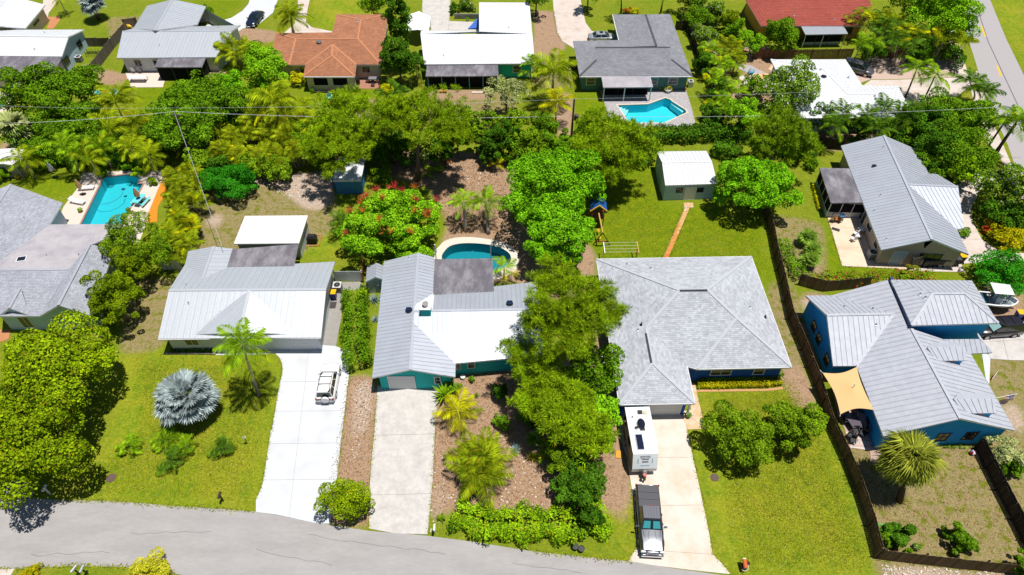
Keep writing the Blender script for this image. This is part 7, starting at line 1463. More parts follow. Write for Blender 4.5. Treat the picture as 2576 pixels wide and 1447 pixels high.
_w = LC+np.array([sch.location.x, sch.location.y, 3.6-CAM_H]); _dp = _w[:, 1]*_cp-_w[:, 2]*_sp; LX = 1288+FPX*_w[:, 0]/_dp; LY = 723.5-FPX*(_w[:, 1]*_sp+_w[:, 2]*_cp)/_dp
for px in "1035,470 895,395 1090,380 1005,595 1060,400 870,600 910,610 1085,690 900,880 1220,790 1270,560 1360,900 1430,385 1345,410 1500,485 1610,410 1600,590 1600,710 1740,720 1710,800 1815,600 1555,920 1130,370 1290,930".split():
    x, y = [float(q) for q in px.split(',')]
    X, Y = tp('11', x, y); k_ = np.hypot(LX-X, LY-Y); nr = np.where(k_ < 14)[0]; j = nr[np.argmax(LC[nr, 2]-k_[nr]*.05)] if len(nr) else int(np.argmin(k_))
    sp_.append((LC[j, 0], LC[j, 1], LC[j, 2]+.15))
spikes(sch, 3.6, sp_)
frond_palm('broad leaved palm at the foot of the red flowered tree', 'o 900,620', 1.4, 1.9, 'palmd', 14, m2='areca', name='palm_tree', tr=.12)
frond_palm('dark palm tucked left of the red flowered tree', 'o 860,560', 1.8, 2.0, 'palmd', 14, tr=.12)
tree('large bright mango tree behind the kidney pool, upper crown', 'o 1395,468', 5.0, 6.1, 3.3, 'mango', 15000, .30, 'mango_tree', clumps=64, rc=.25, tr=.3)
tree('bright mango tree lower crown beside wooden swing set', 'o 1400,585', 4.4, 4.7, 2.9, 'mango', 10000, .30, 'mango_tree', clumps=50, rc=.25, tr=.25)
tree('bright mango tree beside the white workshop', 'o 1905,462', 3.8, 5.0, 2.9, 'mango', 10000, .30, 'mango_tree', clumps=50, rc=.25, tr=.22)
for px, bs, lb in (('o 1166,512', 'o 1172,582', 'stout bottle palm nearest the schefflera tree'), ('o 1222,508', 'o 1228,588', 'stout bottle palm nearest the mango tree')):
    frond_palm(lb, px, 3.2, 2.3, 'cocog', 13, base=bs, tr=.2, m2='palmd', shaft=.8, spread=(60, 40, 15), name='bottle_palm', group='bottle palms by the kidney pool')
frond_palm('bright young palm at the edge of teal house patio roof', 'o 1268,672', 1.9, 1.7, 'weep', 10, tr=.1, spread=(60, 40, 20), m2='gold')
tree('emerald round bush behind the white lanai', 'o 580,455', 1.9, 3.3, 2.1, 'bush', 9000, .2, 'bush', cat='bush', clumps=40, rc=.3, tr=.1)
hl = ['o 428,448', 'o 470,470', 'o 440,500', 'o 495,505', 'o 452,545', 'o 485,560', 'o 430,585', 'o 470,610', 'o 440,640', 'o 405,600', 'o 505,455', 'o 475,430']
for i, px in enumerate(hl): areca(('areca palm in the yellow hedge, clump %s' % ['nearest the orange panels', 'second from the pole wire', 'above the orange panels', 'right beside the emerald bush', 'at mid hedge', 'at mid hedge on lawn side', 'over the orange mulch', 'third from the white fence', 'nearest the white vinyl fence', 'touching the feathery conifer', 'left of the emerald bush', 'at the top end of the hedge'][i]), px, 1.9, 2.0, 'areca', 30, 8, group='areca hedge by the long pool', g2=.12)
# tree belt between the two rows of houses
tree('big glossy broadleaf tree by the white gable houses', 'o 150,235', 5.0, 6.3, 3.8, 'mid', 12000, .34, clumps=54, rc=.27, tr=.25)
tree('broadleaf tree behind the power line at far left', 'o 195,318', 3.6, 4.6, 2.8, 'mid', 6500, .34, clumps=36, rc=.28)
fan_palm('grey green sabal palm at the left edge below pool', 'o 38,318', 3.2, 2.6, 'grey', 26, tr=.2, low=-50)
frond_palm('coconut palm bending over blue garden chairs', 'o 292,262', 4.2, 3.6, 'areca', 15, m2='gold')
frond_palm('coconut palm with golden lower fronds by the wire', 'o 275,330', 3.6, 3.2, 'coco', 15, m2='gold')
frond_palm('coconut palm left of the tall pole', 'o 345,312', 3.4, 3.0, 'areca', 14, m2='gold')
tree('broad dense tree around the left power pole', 'o 500,258', 4.6, 6.2, 3.2, 'mid', 11500, .32, clumps=54, rc=.26, tr=.25)
tree('darker tree below the left power pole', 'o 455,330', 3.8, 4.2, 2.8, 'mid', 5500, .32, clumps=34)
tree('bright bluish green tree beside the terracotta house', 'o 668,172', 3.6, 3.7, 2.9, 'lime', 6000, .3, clumps=34)
tree('frangipani like green bush below the terracotta house tree', 'o 578,215', 2.6, 2.6, 2.2, 'mango', 3200, .28, clumps=20)
areca('tall areca clump at the corner of white ribbed house', 'o 595,125', 2.8, 3.2, 'areca', 38, 10, g2=.0)
frond_palm('coconut palm on the drive before terracotta house', 'o 733,45', 4.0, 3.4, 'areca', 17, base='o 738,82', m2='coco', tr=.2)
frond_palm('windswept coconut palm behind terracotta porch lawn', 'o 690,262', 4.6, 4.2, 'coco', 16, m2='gold', tr=.18)
frond_palm('golden coconut palm under the wires', 'o 722,300', 3.4, 3.2, 'coco', 14, m2='gold')
ac = ['o 540,330', 'o 585,345', 'o 630,330', 'o 675,345', 'o 720,350', 'o 560,385', 'o 610,395', 'o 655,395', 'o 700,395', 'o 745,385']
for i, px in enumerate(ac): areca(('areca palm in the thicket below the wires, clump %s' % ['farthest left', 'second along its back row', 'in the middle of its back row', 'fourth along its back row', 'last of its back row', 'first of its front row', 'above the emerald bush', 'third of its front row', 'fourth of its front row', 'nearest the pine'][i]), px, 2.3, 2.5, 'areca', 34, 8, group='areca thicket below the wires', g2=.06)
hedge('dark hedge behind the long pool', 'o 85,402 200,412 300,410 o 420,418', 2.6, 2.2, 'dark', 60, .3, bump=.15)
frond_palm('palm with crossed trunks on the pool lawn', 'o 165,372', 4.0, 2.6, 'cocog', 14, base='o 198,432', tr=.12); frond_palm('second crossed palm on the pool lawn', 'o 190,388', 3.6, 2.2, 'cocog', 10, base='o 202,432', tr=.11)
frond_palm('small palm beside the cream garden shed', 'o 72,415', 1.0, 1.8, 'cocog', 9, tr=.08)
frond_palm('green palm above the hedge left of long pool', 'o 255,372', 3.2, 2.4, 'cocog', 13, tr=.12); frond_palm('golden palm above the hedge behind long pool', 'o 328,372', 3.2, 2.3, 'coco', 13, m2='gold', tr=.12)
shrub('leafy shrub left of the cream shed doors', 'o 8,440', 1.0, .9, 'mid', 900, .2)
pine('round topped pine behind the white roofed shed', 'o 880,300', 6.6, [(0, 0, 0, 4.6, 2.2), (-2.8, -1.6, -1.2, 2.8, 1.4), (2.4, -1.8, -1.0, 2.8, 1.4), (-.4, 2.0, .6, 3, 1.4)], tufts=720, needles=42, ln=.55, wd=.07)
pine('broad flat topped pine in the middle of tree belt', 'o 1062,292', 9.0, [(0, 0, 0, 5.0, 1.9), (-3.2, 0, -.2, 2.6, 1.3), (3.0, -1.0, -.8, 2.8, 1.4), (4.2, -2.0, -1.6, 2.0, 1.0)], tufts=720, needles=42, ln=.55, wd=.07, base='o 1052,455', tr=.22)
pine('leaning pine bending over the white roofed shed', 'o 842,395', 6.0, [(-1.8, .8, .4, 2.4, 1.3), (1.0, .6, .8, 2.0, 1.0), (2.6, -.4, .4, 1.7, .9), (0, -1.8, -.8, 1.5, .9)], tufts=240, needles=42, ln=.5, wd=.07, base='o 877,462', tr=.2)
pine('yellow green pine beside the grey workshop hedge', 'o 1537,352', 7.0, [(0, 0, 0, 4.4, 2.2), (-2.6, -1, -.6, 2.6, 1.4), (2.6, -1.2, -.6, 2.8, 1.5), (.5, -3, -1.8, 2.6, 1.4)], tufts=720, needles=42, ln=.55, wd=.07)
pine('olive pine between bright tree and white cranked house', 'o 1965,325', 6.5, [(0, 0, 0, 3.8, 2.0), (1.8, -2, -1.2, 2.6, 1.4), (-2, -1.2, -1, 2.4, 1.4)], 'pined', tufts=430, needles=44, ln=.5, wd=.07)
for px, zc, r_, h_, mm, lb in (('o 1196,335', 3.4, 1.7, 3.0, 'olive', 'dark olive columnar shrub right of flat topped pine'), ('o 1265,345', 3.2, 2.2, 2.8, 'dark', 'dark shrub behind the mango tree, left'), ('o 1335,360', 3.0, 2.4, 2.6, 'olive', 'olive shrub behind the mango tree, centre'), ('o 1230,375', 2.4, 1.8, 2.2, 'dark', 'low dark shrub by the bare sand'), ('o 1400,365', 2.8, 2.2, 2.4, 'mid', 'leafy shrub behind mango and pole'), ('o 1150,350', 2.6, 1.8, 2.2, 'mid', 'leafy shrub under the flat topped pine'), ('o 985,370', 2.6, 2.4, 2.2, 'dark', 'dark shrub between the two belt pines'), ('o 1110,385', 2.0, 1.8, 1.8, 'dark', 'dark shrub beside the pine trunk'), ('o 790,370', 2.6, 2.2, 2.2, 'mid', 'shrub under round topped pine')):
    tree(lb, px, zc, r_, h_, mm, 3200, .26, 'shrub', 'shrub', clumps=24, tr=.08, rc=.3)
tree('sparse pale tree behind the teal posted porch', 'o 1275,232', 3.6, 3.0, 2.2, 'grey', 1900, .28, clumps=26, rc=.25)
frond_palm('large coconut palm beside the sage green house', 'o 1392,188', 4.8, 4.0, 'coco', 17, m2='areca', tr=.2); frond_palm('coconut palm with golden fronds by the power pole', 'o 1400,262', 3.4, 2.8, 'gold', 11, m2='coco'); areca('upright palm clump left of sage green house', 'o 1345,170', 2.6, 2.4, 'cocog', 18, 5, g2=0)
tree('tall dark Norfolk like conifer beside terracotta roof', 'o 1000,45', 8.0, 2.5, 5.0, 'dark', 5200, .3, 'conifer', clumps=50, rc=.3, tr=.25, low=-.95, lean=(0, 0))
tree('dark tree at the foot of the tall conifer', 'o 1002,150', 4.2, 3.0, 3.4, 'dark', 5000, .3, clumps=34); areca('dark palm clump below the tall conifer', 'o 990,232', 1.9, 2.5, 'palmd', 26, 7, g2=.05); areca('palm fronds against the white porch roof', 'o 1042,160', 3.0, 2.0, 'palmd', 18, 4, g2=0)
shrub('bright yellow croton beside the terracotta porch', 'o 750,197', 1.5, 1.0, 'ycroton', 1400, .2)
for px, lb in (('o 815,215', 'spiky yellow plant in porch bed, nearest croton'), ('o 845,215', 'spiky yellow plant in porch bed, nearest grill')): rosette(lb, px, .9, 'ycroton', 30, 'yucca', 'yuccas in the porch bed', zc=.4)
for px, lb in (('o 785,228', 'small green plant at the left end of porch bed'), ('o 832,231', 'orange flower clump between the yuccas'), ('o 860,227', 'orange flower clump at the end of porch bed')): shrub(lb, px, .4, .35, 'mid' if 'green' in lb else 'croton', 220, .15)
# top right
hedge('long dark hedge behind the angular pool', 'o 1625,352 1720,352 1815,345 o 1885,352', 2.6, 2.0, 'dark', 62, .28, bump=.12); hedge('shadowed hedge behind the white workshop', 'o 1790,385 1830,395 o 1860,402', 2.2, 2.0, 'dark', 62, .28)
tree('bright round tree at the corner of the long hedge', 'o 1866,288', 3.0, 2.5, 2.2, 'lime', 3600, .28, clumps=26); tree('dark flowering tree against white cranked roof', 'o 1992,228', 4.4, 4.3, 3.2, 'wht', 6500, .3, clumps=40)
for i, (px, r_, mm, lb) in enumerate((('o 1760,48', 2.6, 'mid', 'shrub at the top end of side fence'), ('o 1835,58', 2.4, 'fern', 'yellowish shrub beside the red roof'), ('o 1800,30', 2.0, 'wht', 'white flowering shrub near the red roof'), ('o 1775,95', 2.2, 'wht', 'white flowering shrub along the side fence'), ('o 1890,110', 2.2, 'lime', 'bright shrub below the awning tree'))): tree(lb, px, 2.0, r_, 1.9, mm, 2800, .26, 'shrub', 'shrub', clumps=22, tr=.07)
for px, lb in (('o 1790,125', 'palm clump in the side yard, first below the flowering shrubs'), ('o 1835,115', 'palm clump in the side yard, beside the bright shrub'), ('o 1820,165', 'palm clump in the side yard, middle of the row'), ('o 1850,150', 'palm clump in the side yard, nearest the picket fence'), ('o 1800,205', 'palm clump in the side yard, opposite sage house corner'), ('o 1840,225', 'palm clump in the side yard, by the round stepping stones'), ('o 1815,265', 'palm clump in the side yard, lowest by pool')): areca(lb, px, 2.5, 2.3, 'areca' if '150' in px or '115' in px else 'cocog', 22, 6, group='palms along the side fence', g2=.06)
tree('round dark tree left of the metal awning', 'o 1968,85', 3.4, 3.0, 2.6, 'mid', 4600, .28, clumps=30); shrub('leafy palm like bush under round dark tree', 'o 1985,122', 1.3, 1.0, 'cocog', 1100, .24)
tree('big bright tree beside the upper right road', 'o 2375,42', 5.0, 5.4, 4.0, 'lime', 9500, .32, clumps=48, rc=.27); tree('second bright tree at the top beside the road', 'o 2310,10', 5.0, 4.2, 3.4, 'mid', 5500, .32, clumps=32)
pg = ['o 2175,45', 'o 2215,62', 'o 2255,50', 'o 2240,90', 'o 2290,85', 'o 2330,95', 'o 2370,100', 'o 2275,115', 'o 2410,105']
for i, px in enumerate(pg): areca('tall palm clump in the grove by the red house, %s' % ['nearest the red roof', 'second from the red roof', 'at its back', 'leaning over the picket fence', 'in the middle of its front', 'fifth along its front', 'below the big bright tree', 'lowest over the pavers', 'nearest the road'][i], px, 3.6, 2.6, 'palmd' if i % 2 else 'areca', 24, 6, group='palm grove by the red house', g2=.08)
for px, bs, lb in (('o 2307,172', 'o 2277,245', 'tall palm with dark trunk on white drive, by house'), ('o 2352,192', 'o 2322,255', 'tall palm with dark trunk on white drive, by road')): frond_palm(lb, px, 4.2, 2.6, 'cocog', 13, base=bs, trunk=M_PALMD, tr=.13, group='palms on the white drive', spread=(60, 35, 12, -10))
for px, lb in (('o 2165,112', 'slim palm over the grey minivan, left'), ('o 2195,108', 'slim palm over the grey minivan, right')): frond_palm(lb, px, 4.0, 2.0, 'cocog', 10, tr=.08, group='slim palms over the minivan')
for px, bs, lb in (('o 2440,208', 'o 2450,250', 'palm bunch at the drive mouth, upper'), ('o 2475,235', 'o 2480,270', 'palm bunch at the drive mouth, lower')): frond_palm(lb, px, 3.0, 2.7, 'palmd', 16, base=bs, tr=.12, m2='cocog', group='palms at the drive mouth')
for i, (px, r_, mm) in enumerate((('o 2375,290', 4.0, 'mid'), ('o 2440,300', 3.4, 'mid'), ('o 2330,310', 3.0, 'dark'), ('o 2410,375', 4.6, 'mid'), ('o 2350,370', 3.2, 'dark'))): tree('broadleaf tree in the corner thicket, %s' % ['by the palm row', 'nearest the road', 'darkest, behind white house', 'biggest, beside grey metal roof', 'dark and low against grey roof'][i], px, 3.2, r_, 2.6, mm, 4800, .3, clumps=32, group='corner thicket trees')
for i, px in enumerate(('o 2120,285', 'o 2225,272', 'o 2180,300', 'o 2265,300', 'o 2100,315', 'o 2210,325', 'o 2300,285')): frond_palm('dark palm in the row before the white cranked house, %s' % ['first from the left', 'tallest', 'between the first two', 'right of the tallest', 'lowest left', 'lowest middle', 'at the right end'][i], px, 3.6, 2.3, 'palmd', 13, tr=.09, group='dark palms before white house', m2='cocog')
tree('weeping bright green feathery shrub by curved drive', 'o 2412,425', 2.2, 2.0, 1.9, 'weep', 2800, .26, 'shrub', 'shrub', clumps=16, tr=.1)
frond_palm('big dark palm leaning in at the right edge', 'o 2555,312', 5.5, 3.2, 'cocog', 14, base='o 2505,385', trunk=M_PALMD, tr=.22, m2='palmd'); frond_palm('second dark palm leaning in at the right edge', 'o 2520,318', 4.5, 2.4, 'palmd', 9, base='o 2480,378', trunk=M_PALMD, tr=.14)
tree('dark sea grape tree overhanging the curved drive', 'o 2545,480', 3.4, 4.0, 2.8, 'wht', 5200, .32, clumps=34); tree('dark leafy bush at right edge on curved drive', 'o 2530,540', 2.0, 2.6, 1.8, 'dark', 2800, .28, 'shrub', 'shrub', clumps=22)
shrub('yellow green croton hedge bush beside the curved drive', 'o 2535,592', 2.6, 1.2, 'croton', 3000, .24, clumps=24); shrub('red leaved plant at the croton bush edge', 'o 2488,578', .8, .6, leafmat('red_cordyline', (.20, .03, .01), (.45, .08, .01), .2), 500, .2)
shrub('round dark green bush below the curved drive', 'o 2512,688', 3.1, 2.0, 'bush', 5600, .22, clumps=34); shrub('shrub right of the round dark bush', 'o 2575,690', 1.6, 1.3, 'mid', 1400, .22)
for px, lb in (('o 2030,600', 'fan palm at the top of the back lawn clump'), ('o 2042,632', 'fan palm in the middle of back lawn clump'), ('o 2040,655', 'lowest fan palm of back lawn clump')): fan_palm(lb, px, .9, 1.35, 'fan', 20, tr=.1, low=0, group='fan palms on the back lawn', cat='palm')
hedge('rough hedge along the wooden fence behind back lawn', '31 120,1010 230,1230 320,1390', 1.6, 1.1, 'mid', 70, .2); hedge('bougainvillea hedge with red blossom', '31 380,1400 700,1400 1050,1400 31 1300,1380 1650,1390', 1.8, 1.1, 'boug', 62, .2); shrub('red bougainvillea mound by the leaning gate', '31 1420,1330', 1.3, .8, 'boug', 1500, .2)
hedge('yellow croton row beside the screened patio', '31 465,440 490,560 520,680', .7, .6, 'ycroton', 110, .16)
shrub('yellow flowering plant above the mango by the workshop', '31 250,115', 1.2, .6, 'ycroton', 700, .2); shrub('green bushes at the end of dark board fence', '31 330,60', 2.2, 1.4, 'mid', 1800, .24); shrub('leafy plant by the curved stone border', '31 440,205', 1.1, .8, 'mid', 800, .2); areca('young palm near the galvanised roof', '31 480,60', .7, 1.0, 'croton', 12, 3, g2=0)
rosette('yellow variegated agave by the galvanised wing', '31 1612,262', .9, 'ycroton', 24); shrub('ferny shrub at the corner of galvanised wing', '31 1960,900', .9, .6, 'mid', 700, .18)
# top edge yards
fan_palm('blue grey fan palm on the top left lawn', 'o 232,12', 2.6, 2.6, 'silver', 26, tr=.25, low=-20); frond_palm('young coconut palm at the top edge by pink drive', 'o 150,0', 2.6, 1.8, 'gold', 10, m2='coco', tr=.08)
frond_palm('palm at the top edge above grey slate roof', 'o 1562,-10', 4.0, 2.0, 'cocog', 10, base='o 1562,32', trunk=M_PALMD); shrub('red croton in the front bed of slate house', 'o 1575,28', .9, .6, leafmat('red_croton', (.25, .03, .01), (.5, .15, .01), .2), 500, .2); shrub('yellow croton in the front bed of slate house', 'o 1597,28', .8, .6, 'ycroton', 400, .2); frond_palm('palm with dark slanting trunk above slate roof', 'o 1672,-15', 5.0, 2.0, 'cocog', 10, base='o 1662,32', trunk=M_PALMD, tr=.14)
shrub('white flowering bush beside concrete drive at top', 'o 1175,10', 1.6, 1.1, 'wht', 1500, .24); shrub('dark bush at the end of low block wall', 'o 1145,20', 1.2, .9, 'dark', 900, .22)
tree('dark tree at the top edge above terracotta house', 'o 935,8', 3.0, 2.6, 2.2, 'mid', 2500, .28, clumps=20); tree('shading tree at the top edge beside white roof', 'o 1350,-12', 3.6, 2.6, 2.2, 'dark', 2400, .28, clumps=20); tree('tree at the top edge over the slate drive', 'o 1480,-22', 3.6, 2.2, 2.0, 'mid', 1800, .28, clumps=18); tree('leafy tree at top edge near the red roof', 'o 1740,-5', 3.0, 3.2, 2.4, 'dark', 3000, .28, clumps=24)
shrub('dark round shrub by the navy car', 'o 520,28', 1.2, 1.0, 'dark', 800, .2)
shrub('yellow ornamental grass mound across the street', 'o 372,1435', 1.9, .8, leafmat('golden_grass', (.28, .25, .01), (.5, .42, .02), .2), 2600, .34, clumps=18, asp=.2); shrub('second low mound across the street', 'o 75,1440', .9, .4, 'croton', 700, .3, asp=.2)
for px, r_, lb in (('01 1025,300', .75, 'potted round bush at the left pool corner'), ('01 1268,245', .65, 'potted bush behind the pool end'), ('01 1405,285', .85, 'potted round bush at the right pool corner'), ('01 1532,385', .55, 'potted bush on the deck by the mulch')): shrub(lb, px, r_, .65, 'lime' if '1268' in px else 'grape', 700, .2)
later_pots()
hedge('dark clipped shrubs in the planter below white metal house', '02 1740,640 2150,635', .9, .5, 'dark', 120, .15, bump=.05)
# undergrowth that closes the tree belt between the two rows of houses
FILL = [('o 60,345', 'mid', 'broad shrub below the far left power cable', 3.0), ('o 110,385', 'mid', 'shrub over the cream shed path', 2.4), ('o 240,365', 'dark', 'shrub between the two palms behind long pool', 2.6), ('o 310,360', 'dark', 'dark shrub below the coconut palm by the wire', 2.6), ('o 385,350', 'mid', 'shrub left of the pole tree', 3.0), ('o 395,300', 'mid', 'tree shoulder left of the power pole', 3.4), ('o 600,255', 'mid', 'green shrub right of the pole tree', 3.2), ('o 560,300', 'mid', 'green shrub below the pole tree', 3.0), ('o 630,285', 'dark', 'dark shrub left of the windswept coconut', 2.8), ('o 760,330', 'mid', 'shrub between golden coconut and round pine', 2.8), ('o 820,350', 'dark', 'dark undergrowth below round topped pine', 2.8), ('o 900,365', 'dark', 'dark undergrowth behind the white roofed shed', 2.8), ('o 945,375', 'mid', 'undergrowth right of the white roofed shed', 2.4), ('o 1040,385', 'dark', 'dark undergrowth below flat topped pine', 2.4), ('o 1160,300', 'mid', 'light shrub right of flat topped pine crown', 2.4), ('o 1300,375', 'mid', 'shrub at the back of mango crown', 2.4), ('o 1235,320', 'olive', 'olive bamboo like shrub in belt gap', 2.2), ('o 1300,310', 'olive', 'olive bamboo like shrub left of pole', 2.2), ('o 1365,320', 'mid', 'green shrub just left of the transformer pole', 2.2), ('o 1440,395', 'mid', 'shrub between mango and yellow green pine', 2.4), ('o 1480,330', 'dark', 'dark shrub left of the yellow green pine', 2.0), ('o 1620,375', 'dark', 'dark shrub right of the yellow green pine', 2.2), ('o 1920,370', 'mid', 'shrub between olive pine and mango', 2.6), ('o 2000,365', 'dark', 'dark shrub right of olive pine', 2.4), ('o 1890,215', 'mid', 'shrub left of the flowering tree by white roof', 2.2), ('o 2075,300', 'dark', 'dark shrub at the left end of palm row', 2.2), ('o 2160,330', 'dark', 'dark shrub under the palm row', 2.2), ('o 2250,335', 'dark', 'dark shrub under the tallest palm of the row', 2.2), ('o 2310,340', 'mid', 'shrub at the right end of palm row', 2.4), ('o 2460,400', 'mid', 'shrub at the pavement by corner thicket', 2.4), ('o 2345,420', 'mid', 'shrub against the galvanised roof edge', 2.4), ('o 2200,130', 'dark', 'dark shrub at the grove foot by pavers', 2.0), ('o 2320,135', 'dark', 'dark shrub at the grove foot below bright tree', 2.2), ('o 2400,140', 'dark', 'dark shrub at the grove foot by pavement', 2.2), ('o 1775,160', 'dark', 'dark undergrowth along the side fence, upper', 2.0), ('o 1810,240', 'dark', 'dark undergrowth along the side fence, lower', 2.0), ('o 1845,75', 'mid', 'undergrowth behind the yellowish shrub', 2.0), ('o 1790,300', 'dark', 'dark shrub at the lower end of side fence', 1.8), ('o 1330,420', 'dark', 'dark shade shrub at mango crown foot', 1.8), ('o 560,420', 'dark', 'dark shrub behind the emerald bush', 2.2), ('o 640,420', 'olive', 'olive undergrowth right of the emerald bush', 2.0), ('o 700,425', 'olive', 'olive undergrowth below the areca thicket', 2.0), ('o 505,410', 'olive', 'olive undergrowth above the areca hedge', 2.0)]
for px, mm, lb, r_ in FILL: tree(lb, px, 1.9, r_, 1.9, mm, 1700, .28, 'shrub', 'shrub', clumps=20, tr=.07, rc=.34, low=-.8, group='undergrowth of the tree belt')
for px, lb in (('o 60,405', 'palm fronds beside the cream shed roof'), ('o 225,400', 'palm in the hedge left of the long pool'), ('o 375,395', 'palm in the hedge behind the long pool corner'), ('o 640,300', 'palm left of the golden coconut'), ('o 790,310', 'palm right of the golden coconut'), ('o 760,275', 'palm at the wire right of the windswept coconut')): frond_palm(lb, px, 2.8, 2.5, 'coco', 14, m2='areca', tr=.11, group='palms in the tree belt')
frond_palm('small golden palm in the bare sand by mango', 'o 1248,412', 1.0, 1.4, 'gold', 9, tr=.07); areca('spiky plants around the pine trunk', 'o 1078,432', .5, 1.2, 'cocog', 16, 4, g2=.1); areca('spiky plants right of the pine trunk', 'o 1105,425', .5, 1.0, 'cocog', 12, 3, g2=.1); shrub('olive bush left of the pine trunk', 'o 960,438', 1.6, .9, 'olive', 1500, .2); shrub('red brown dry bush beside the sand', 'o 1120,405', .8, .5, leafmat('dry_bush', (.16, .07, .03), (.3, .14, .05), .1), 500, .18)
# fallen leaves and limestone chips on the mulch
def litter(label, poly, n, m, s0, s1, name, hgt=.05):
    rng = np.random.default_rng(len(label)); p = PP(poly); P2 = [(q.x, q.y) for q in p]; x0, x1 = min(q[0] for q in P2), max(q[0] for q in P2); y0, y1 = min(q[1] for q in P2), max(q[1] for q in P2); c = []
    while len(c) < n:
        x, y = rng.uniform(x0, x1), rng.uniform(y0, y1)
        if inpoly(x, y, P2): c.append((x, y, .03+rng.uniform(0, hgt)))
    c = np.array(c); nn = unit(np.array([0, 0, 1.0])+rng.normal(size=(n, 3))*.35); o = link(bpy.data.objects.new(name, quads_mesh(name, leaf_quads(c, nn, rng.uniform(s0, s1, n), .7, rng), m))); tag(o, label, 'litter', kind='stuff')
M_CHIP = mat('limestone_chips', (.62, .56, .50), .9, isl=.25); M_LIT = mat('fallen_leaves', (.30, .17, .08), .9, isl=.5)
litter('pale limestone chips on the mulch of the teal garden', 'o 1100,1130 1260,1080 1390,1180 1390,1270 1240,1270 1120,1260 1090,1340 1080,1340', 260, M_CHIP, .06, .26, 'gravel'); litter('brown fallen leaves on the teal garden mulch', 'o 1095,985 1240,930 1400,1000 1530,1050 1540,1280 1130,1270 1090,1330', 3800, M_LIT, .08, .2, 'leaves'); litter('brown fallen leaves behind the kidney pool', 'o 940,400 1260,395 1300,585 1130,590 1090,480 1000,440', 3200, M_LIT, .1, .24, 'leaves'); litter('pale chips on the sand behind the schefflera', 'o 1130,400 1265,400 1250,500 1140,480', 160, M_CHIP, .08, .3, 'gravel'); litter('fallen leaves on the strip between the driveways', 'o 872,945 946,950 928,1330 810,1310', 1300, M_LIT, .07, .18, 'leaves'); litter('pale chips below the bottom fence', 'o 2215,1422 2576,1445 2576,1480 2230,1470', 500, M_CHIP, .06, .22, 'gravel'); litter('sandy chips around the white roofed shed', 'o 640,432 830,440 835,515 760,520 660,462', 900, M_CHIP, .06, .24, 'gravel'); litter('pale chips along the strip between driveways', 'o 895,955 945,955 925,1080 880,1200', 150, M_CHIP, .05, .2, 'gravel'); litter('dry leaves in the fenced dry yard', 'o 2120,1100 2560,1080 2576,1400 2220,1390', 2600, M_LIT, .06, .16, 'leaves')

# grass: tufts that creep over the edges of paving, and blades standing in the front lawns
LM['turf'] = leafmat('turf_blades', (.125, .175, .006), (.20, .215, .012), .35, c3=(.22, .19, .07), t3=.1)
def edge_grass(label, lines, per=26, hgt=.13, spread=.16, m='turf'):
    rng = seed(); Q = []
    for ln in lines:
        p = PP(ln)
        for a, b in zip(p, p[1:]):
            L_ = (b-a).length; e = (b-a)/L_; n = max(2, int(L_*per)); u = rng.uniform(0, L_, n); k = (np.sin(u*2.3+rng.uniform(0, 6))*.5+np.sin(u*7.1)*.3)*.05; off = rng.normal(size=n)*spread*.5+k
            c = np.array([[a.x+e.x*t-e.y*o_, a.y+e.y*t+e.x*o_, .05] for t, o_ in zip(u, off)]); nn = unit(rng.normal(size=(n, 3))*np.array([1, 1, .5])+np.array([0, 0, .9])); Q.append(leaf_quads(c, nn, hgt*rng.uniform(.6, 1.6, n), .55, rng))
    tag(link(bpy.data.objects.new('grass', quads_mesh('grass', np.vstack(Q), LM[m]))), label, 'grass', kind='stuff')
edge_grass('ragged grass creeping over the street edge', ["o 130,1257 300,1263 450,1275 560,1282 640,1288", "o 1340,1388 1450,1400 1590,1414", "o 1840,1448 2000,1477", "o 0,1433 192,1423 310,1425 441,1442"], 34, .15, .22)
edge_grass('ragged grass along the three front driveways', ["12 240,720 265,790 270,840 240,980 160,1443 13 75,500 45,600 0,700", "12 935,900 870,1443 13 860,0 800,470", "12 1225,1100 13 1183,0 1128,650 1130,985", "12 1825,1100 13 1785,0 1735,800 1712,1040", "23 1745,0 1960,1000 2000,1240 2182,1440", "23 1195,590 1248,1178 1162,1308", "22 1945,1430 1862,1075"], 30, .13, .16)
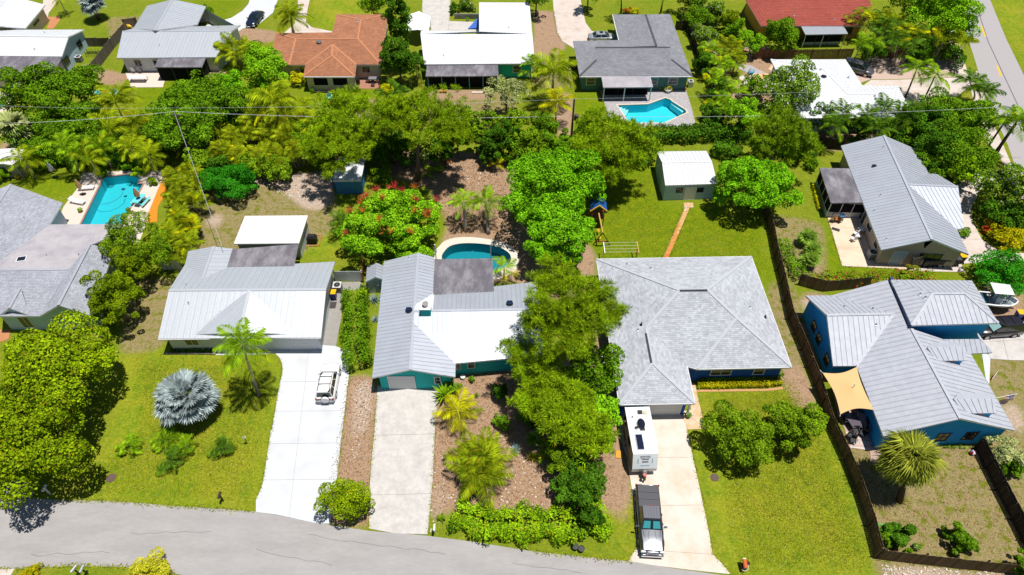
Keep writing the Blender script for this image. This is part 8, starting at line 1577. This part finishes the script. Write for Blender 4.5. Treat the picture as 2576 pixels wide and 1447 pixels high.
edge_grass('ragged grass along paths, patios and the wooden fence foot', ["21 1738,655 1518,1160", "21 1790,652 1572,1160", "31 600,755 745,1238 1310,1265", "31 20,920 65,1160 130,1420 32 206,330 336,640 476,1000 596,1400 33 753,300 883,620 993,960 1072,1270", "20 930,1040 960,1180 1200,1285 1770,1275", "33 1085,1288 1500,1338 2100,1405", "20 420,120 455,332 500,412"], 26, .14, .18)
def blades(label, poly, n, m='turf', s0=.07, s1=.17):
    rng = seed(); P2 = [(q.x, q.y) for q in PP(poly)]; x0, x1 = min(q[0] for q in P2), max(q[0] for q in P2); y0, y1 = min(q[1] for q in P2), max(q[1] for q in P2); A = np.array(P2); X = rng.uniform(x0, x1, n*2); Y = rng.uniform(y0, y1, n*2); c = np.zeros(n*2, bool)
    for i in range(len(A)):
        a, b = A[i], A[i-1]; c ^= ((a[1] > Y) != (b[1] > Y)) & (X < (b[0]-a[0])*(Y-a[1])/(b[1]-a[1]+1e-12)+a[0])
    X, Y = X[c], Y[c]; dm = np.full(len(X), 9.0)
    for i in range(len(A)):
        a, b = A[i], A[i-1]; e = b-a; t = np.clip(((X-a[0])*e[0]+(Y-a[1])*e[1])/(e @ e), 0, 1); dm = np.minimum(dm, np.hypot(X-a[0]-e[0]*t, Y-a[1]-e[1]*t))
    kp = rng.random(len(X)) < np.clip(dm/1.8, .04, 1); X, Y = X[kp], Y[kp]; k = len(X); nn = unit(rng.normal(size=(k, 3))*.7+np.array([0, 0, 1.0])); tag(link(bpy.data.objects.new('grass', quads_mesh('grass', leaf_quads(np.stack([X, Y, np.full(k, .03)], 1), nn, rng.uniform(s0, s1, k), .45, rng), LM[m]))), label, 'grass', kind='stuff')
blades('coarse grass of the left front lawn', 'o 330,890 690,900 700,960 690,1010 640,1282 140,1252 330,1080', 24000)
blades('coarse grass of the lawn before the royal blue house', 'o 1760,985 1990,945 2080,1060 2210,1400 2200,1447 1850,1447', 30000)
blades('coarse grass of the lawn behind the royal blue house', 'o 1500,440 1650,430 1670,520 1900,540 1950,700 1500,650', 20000)
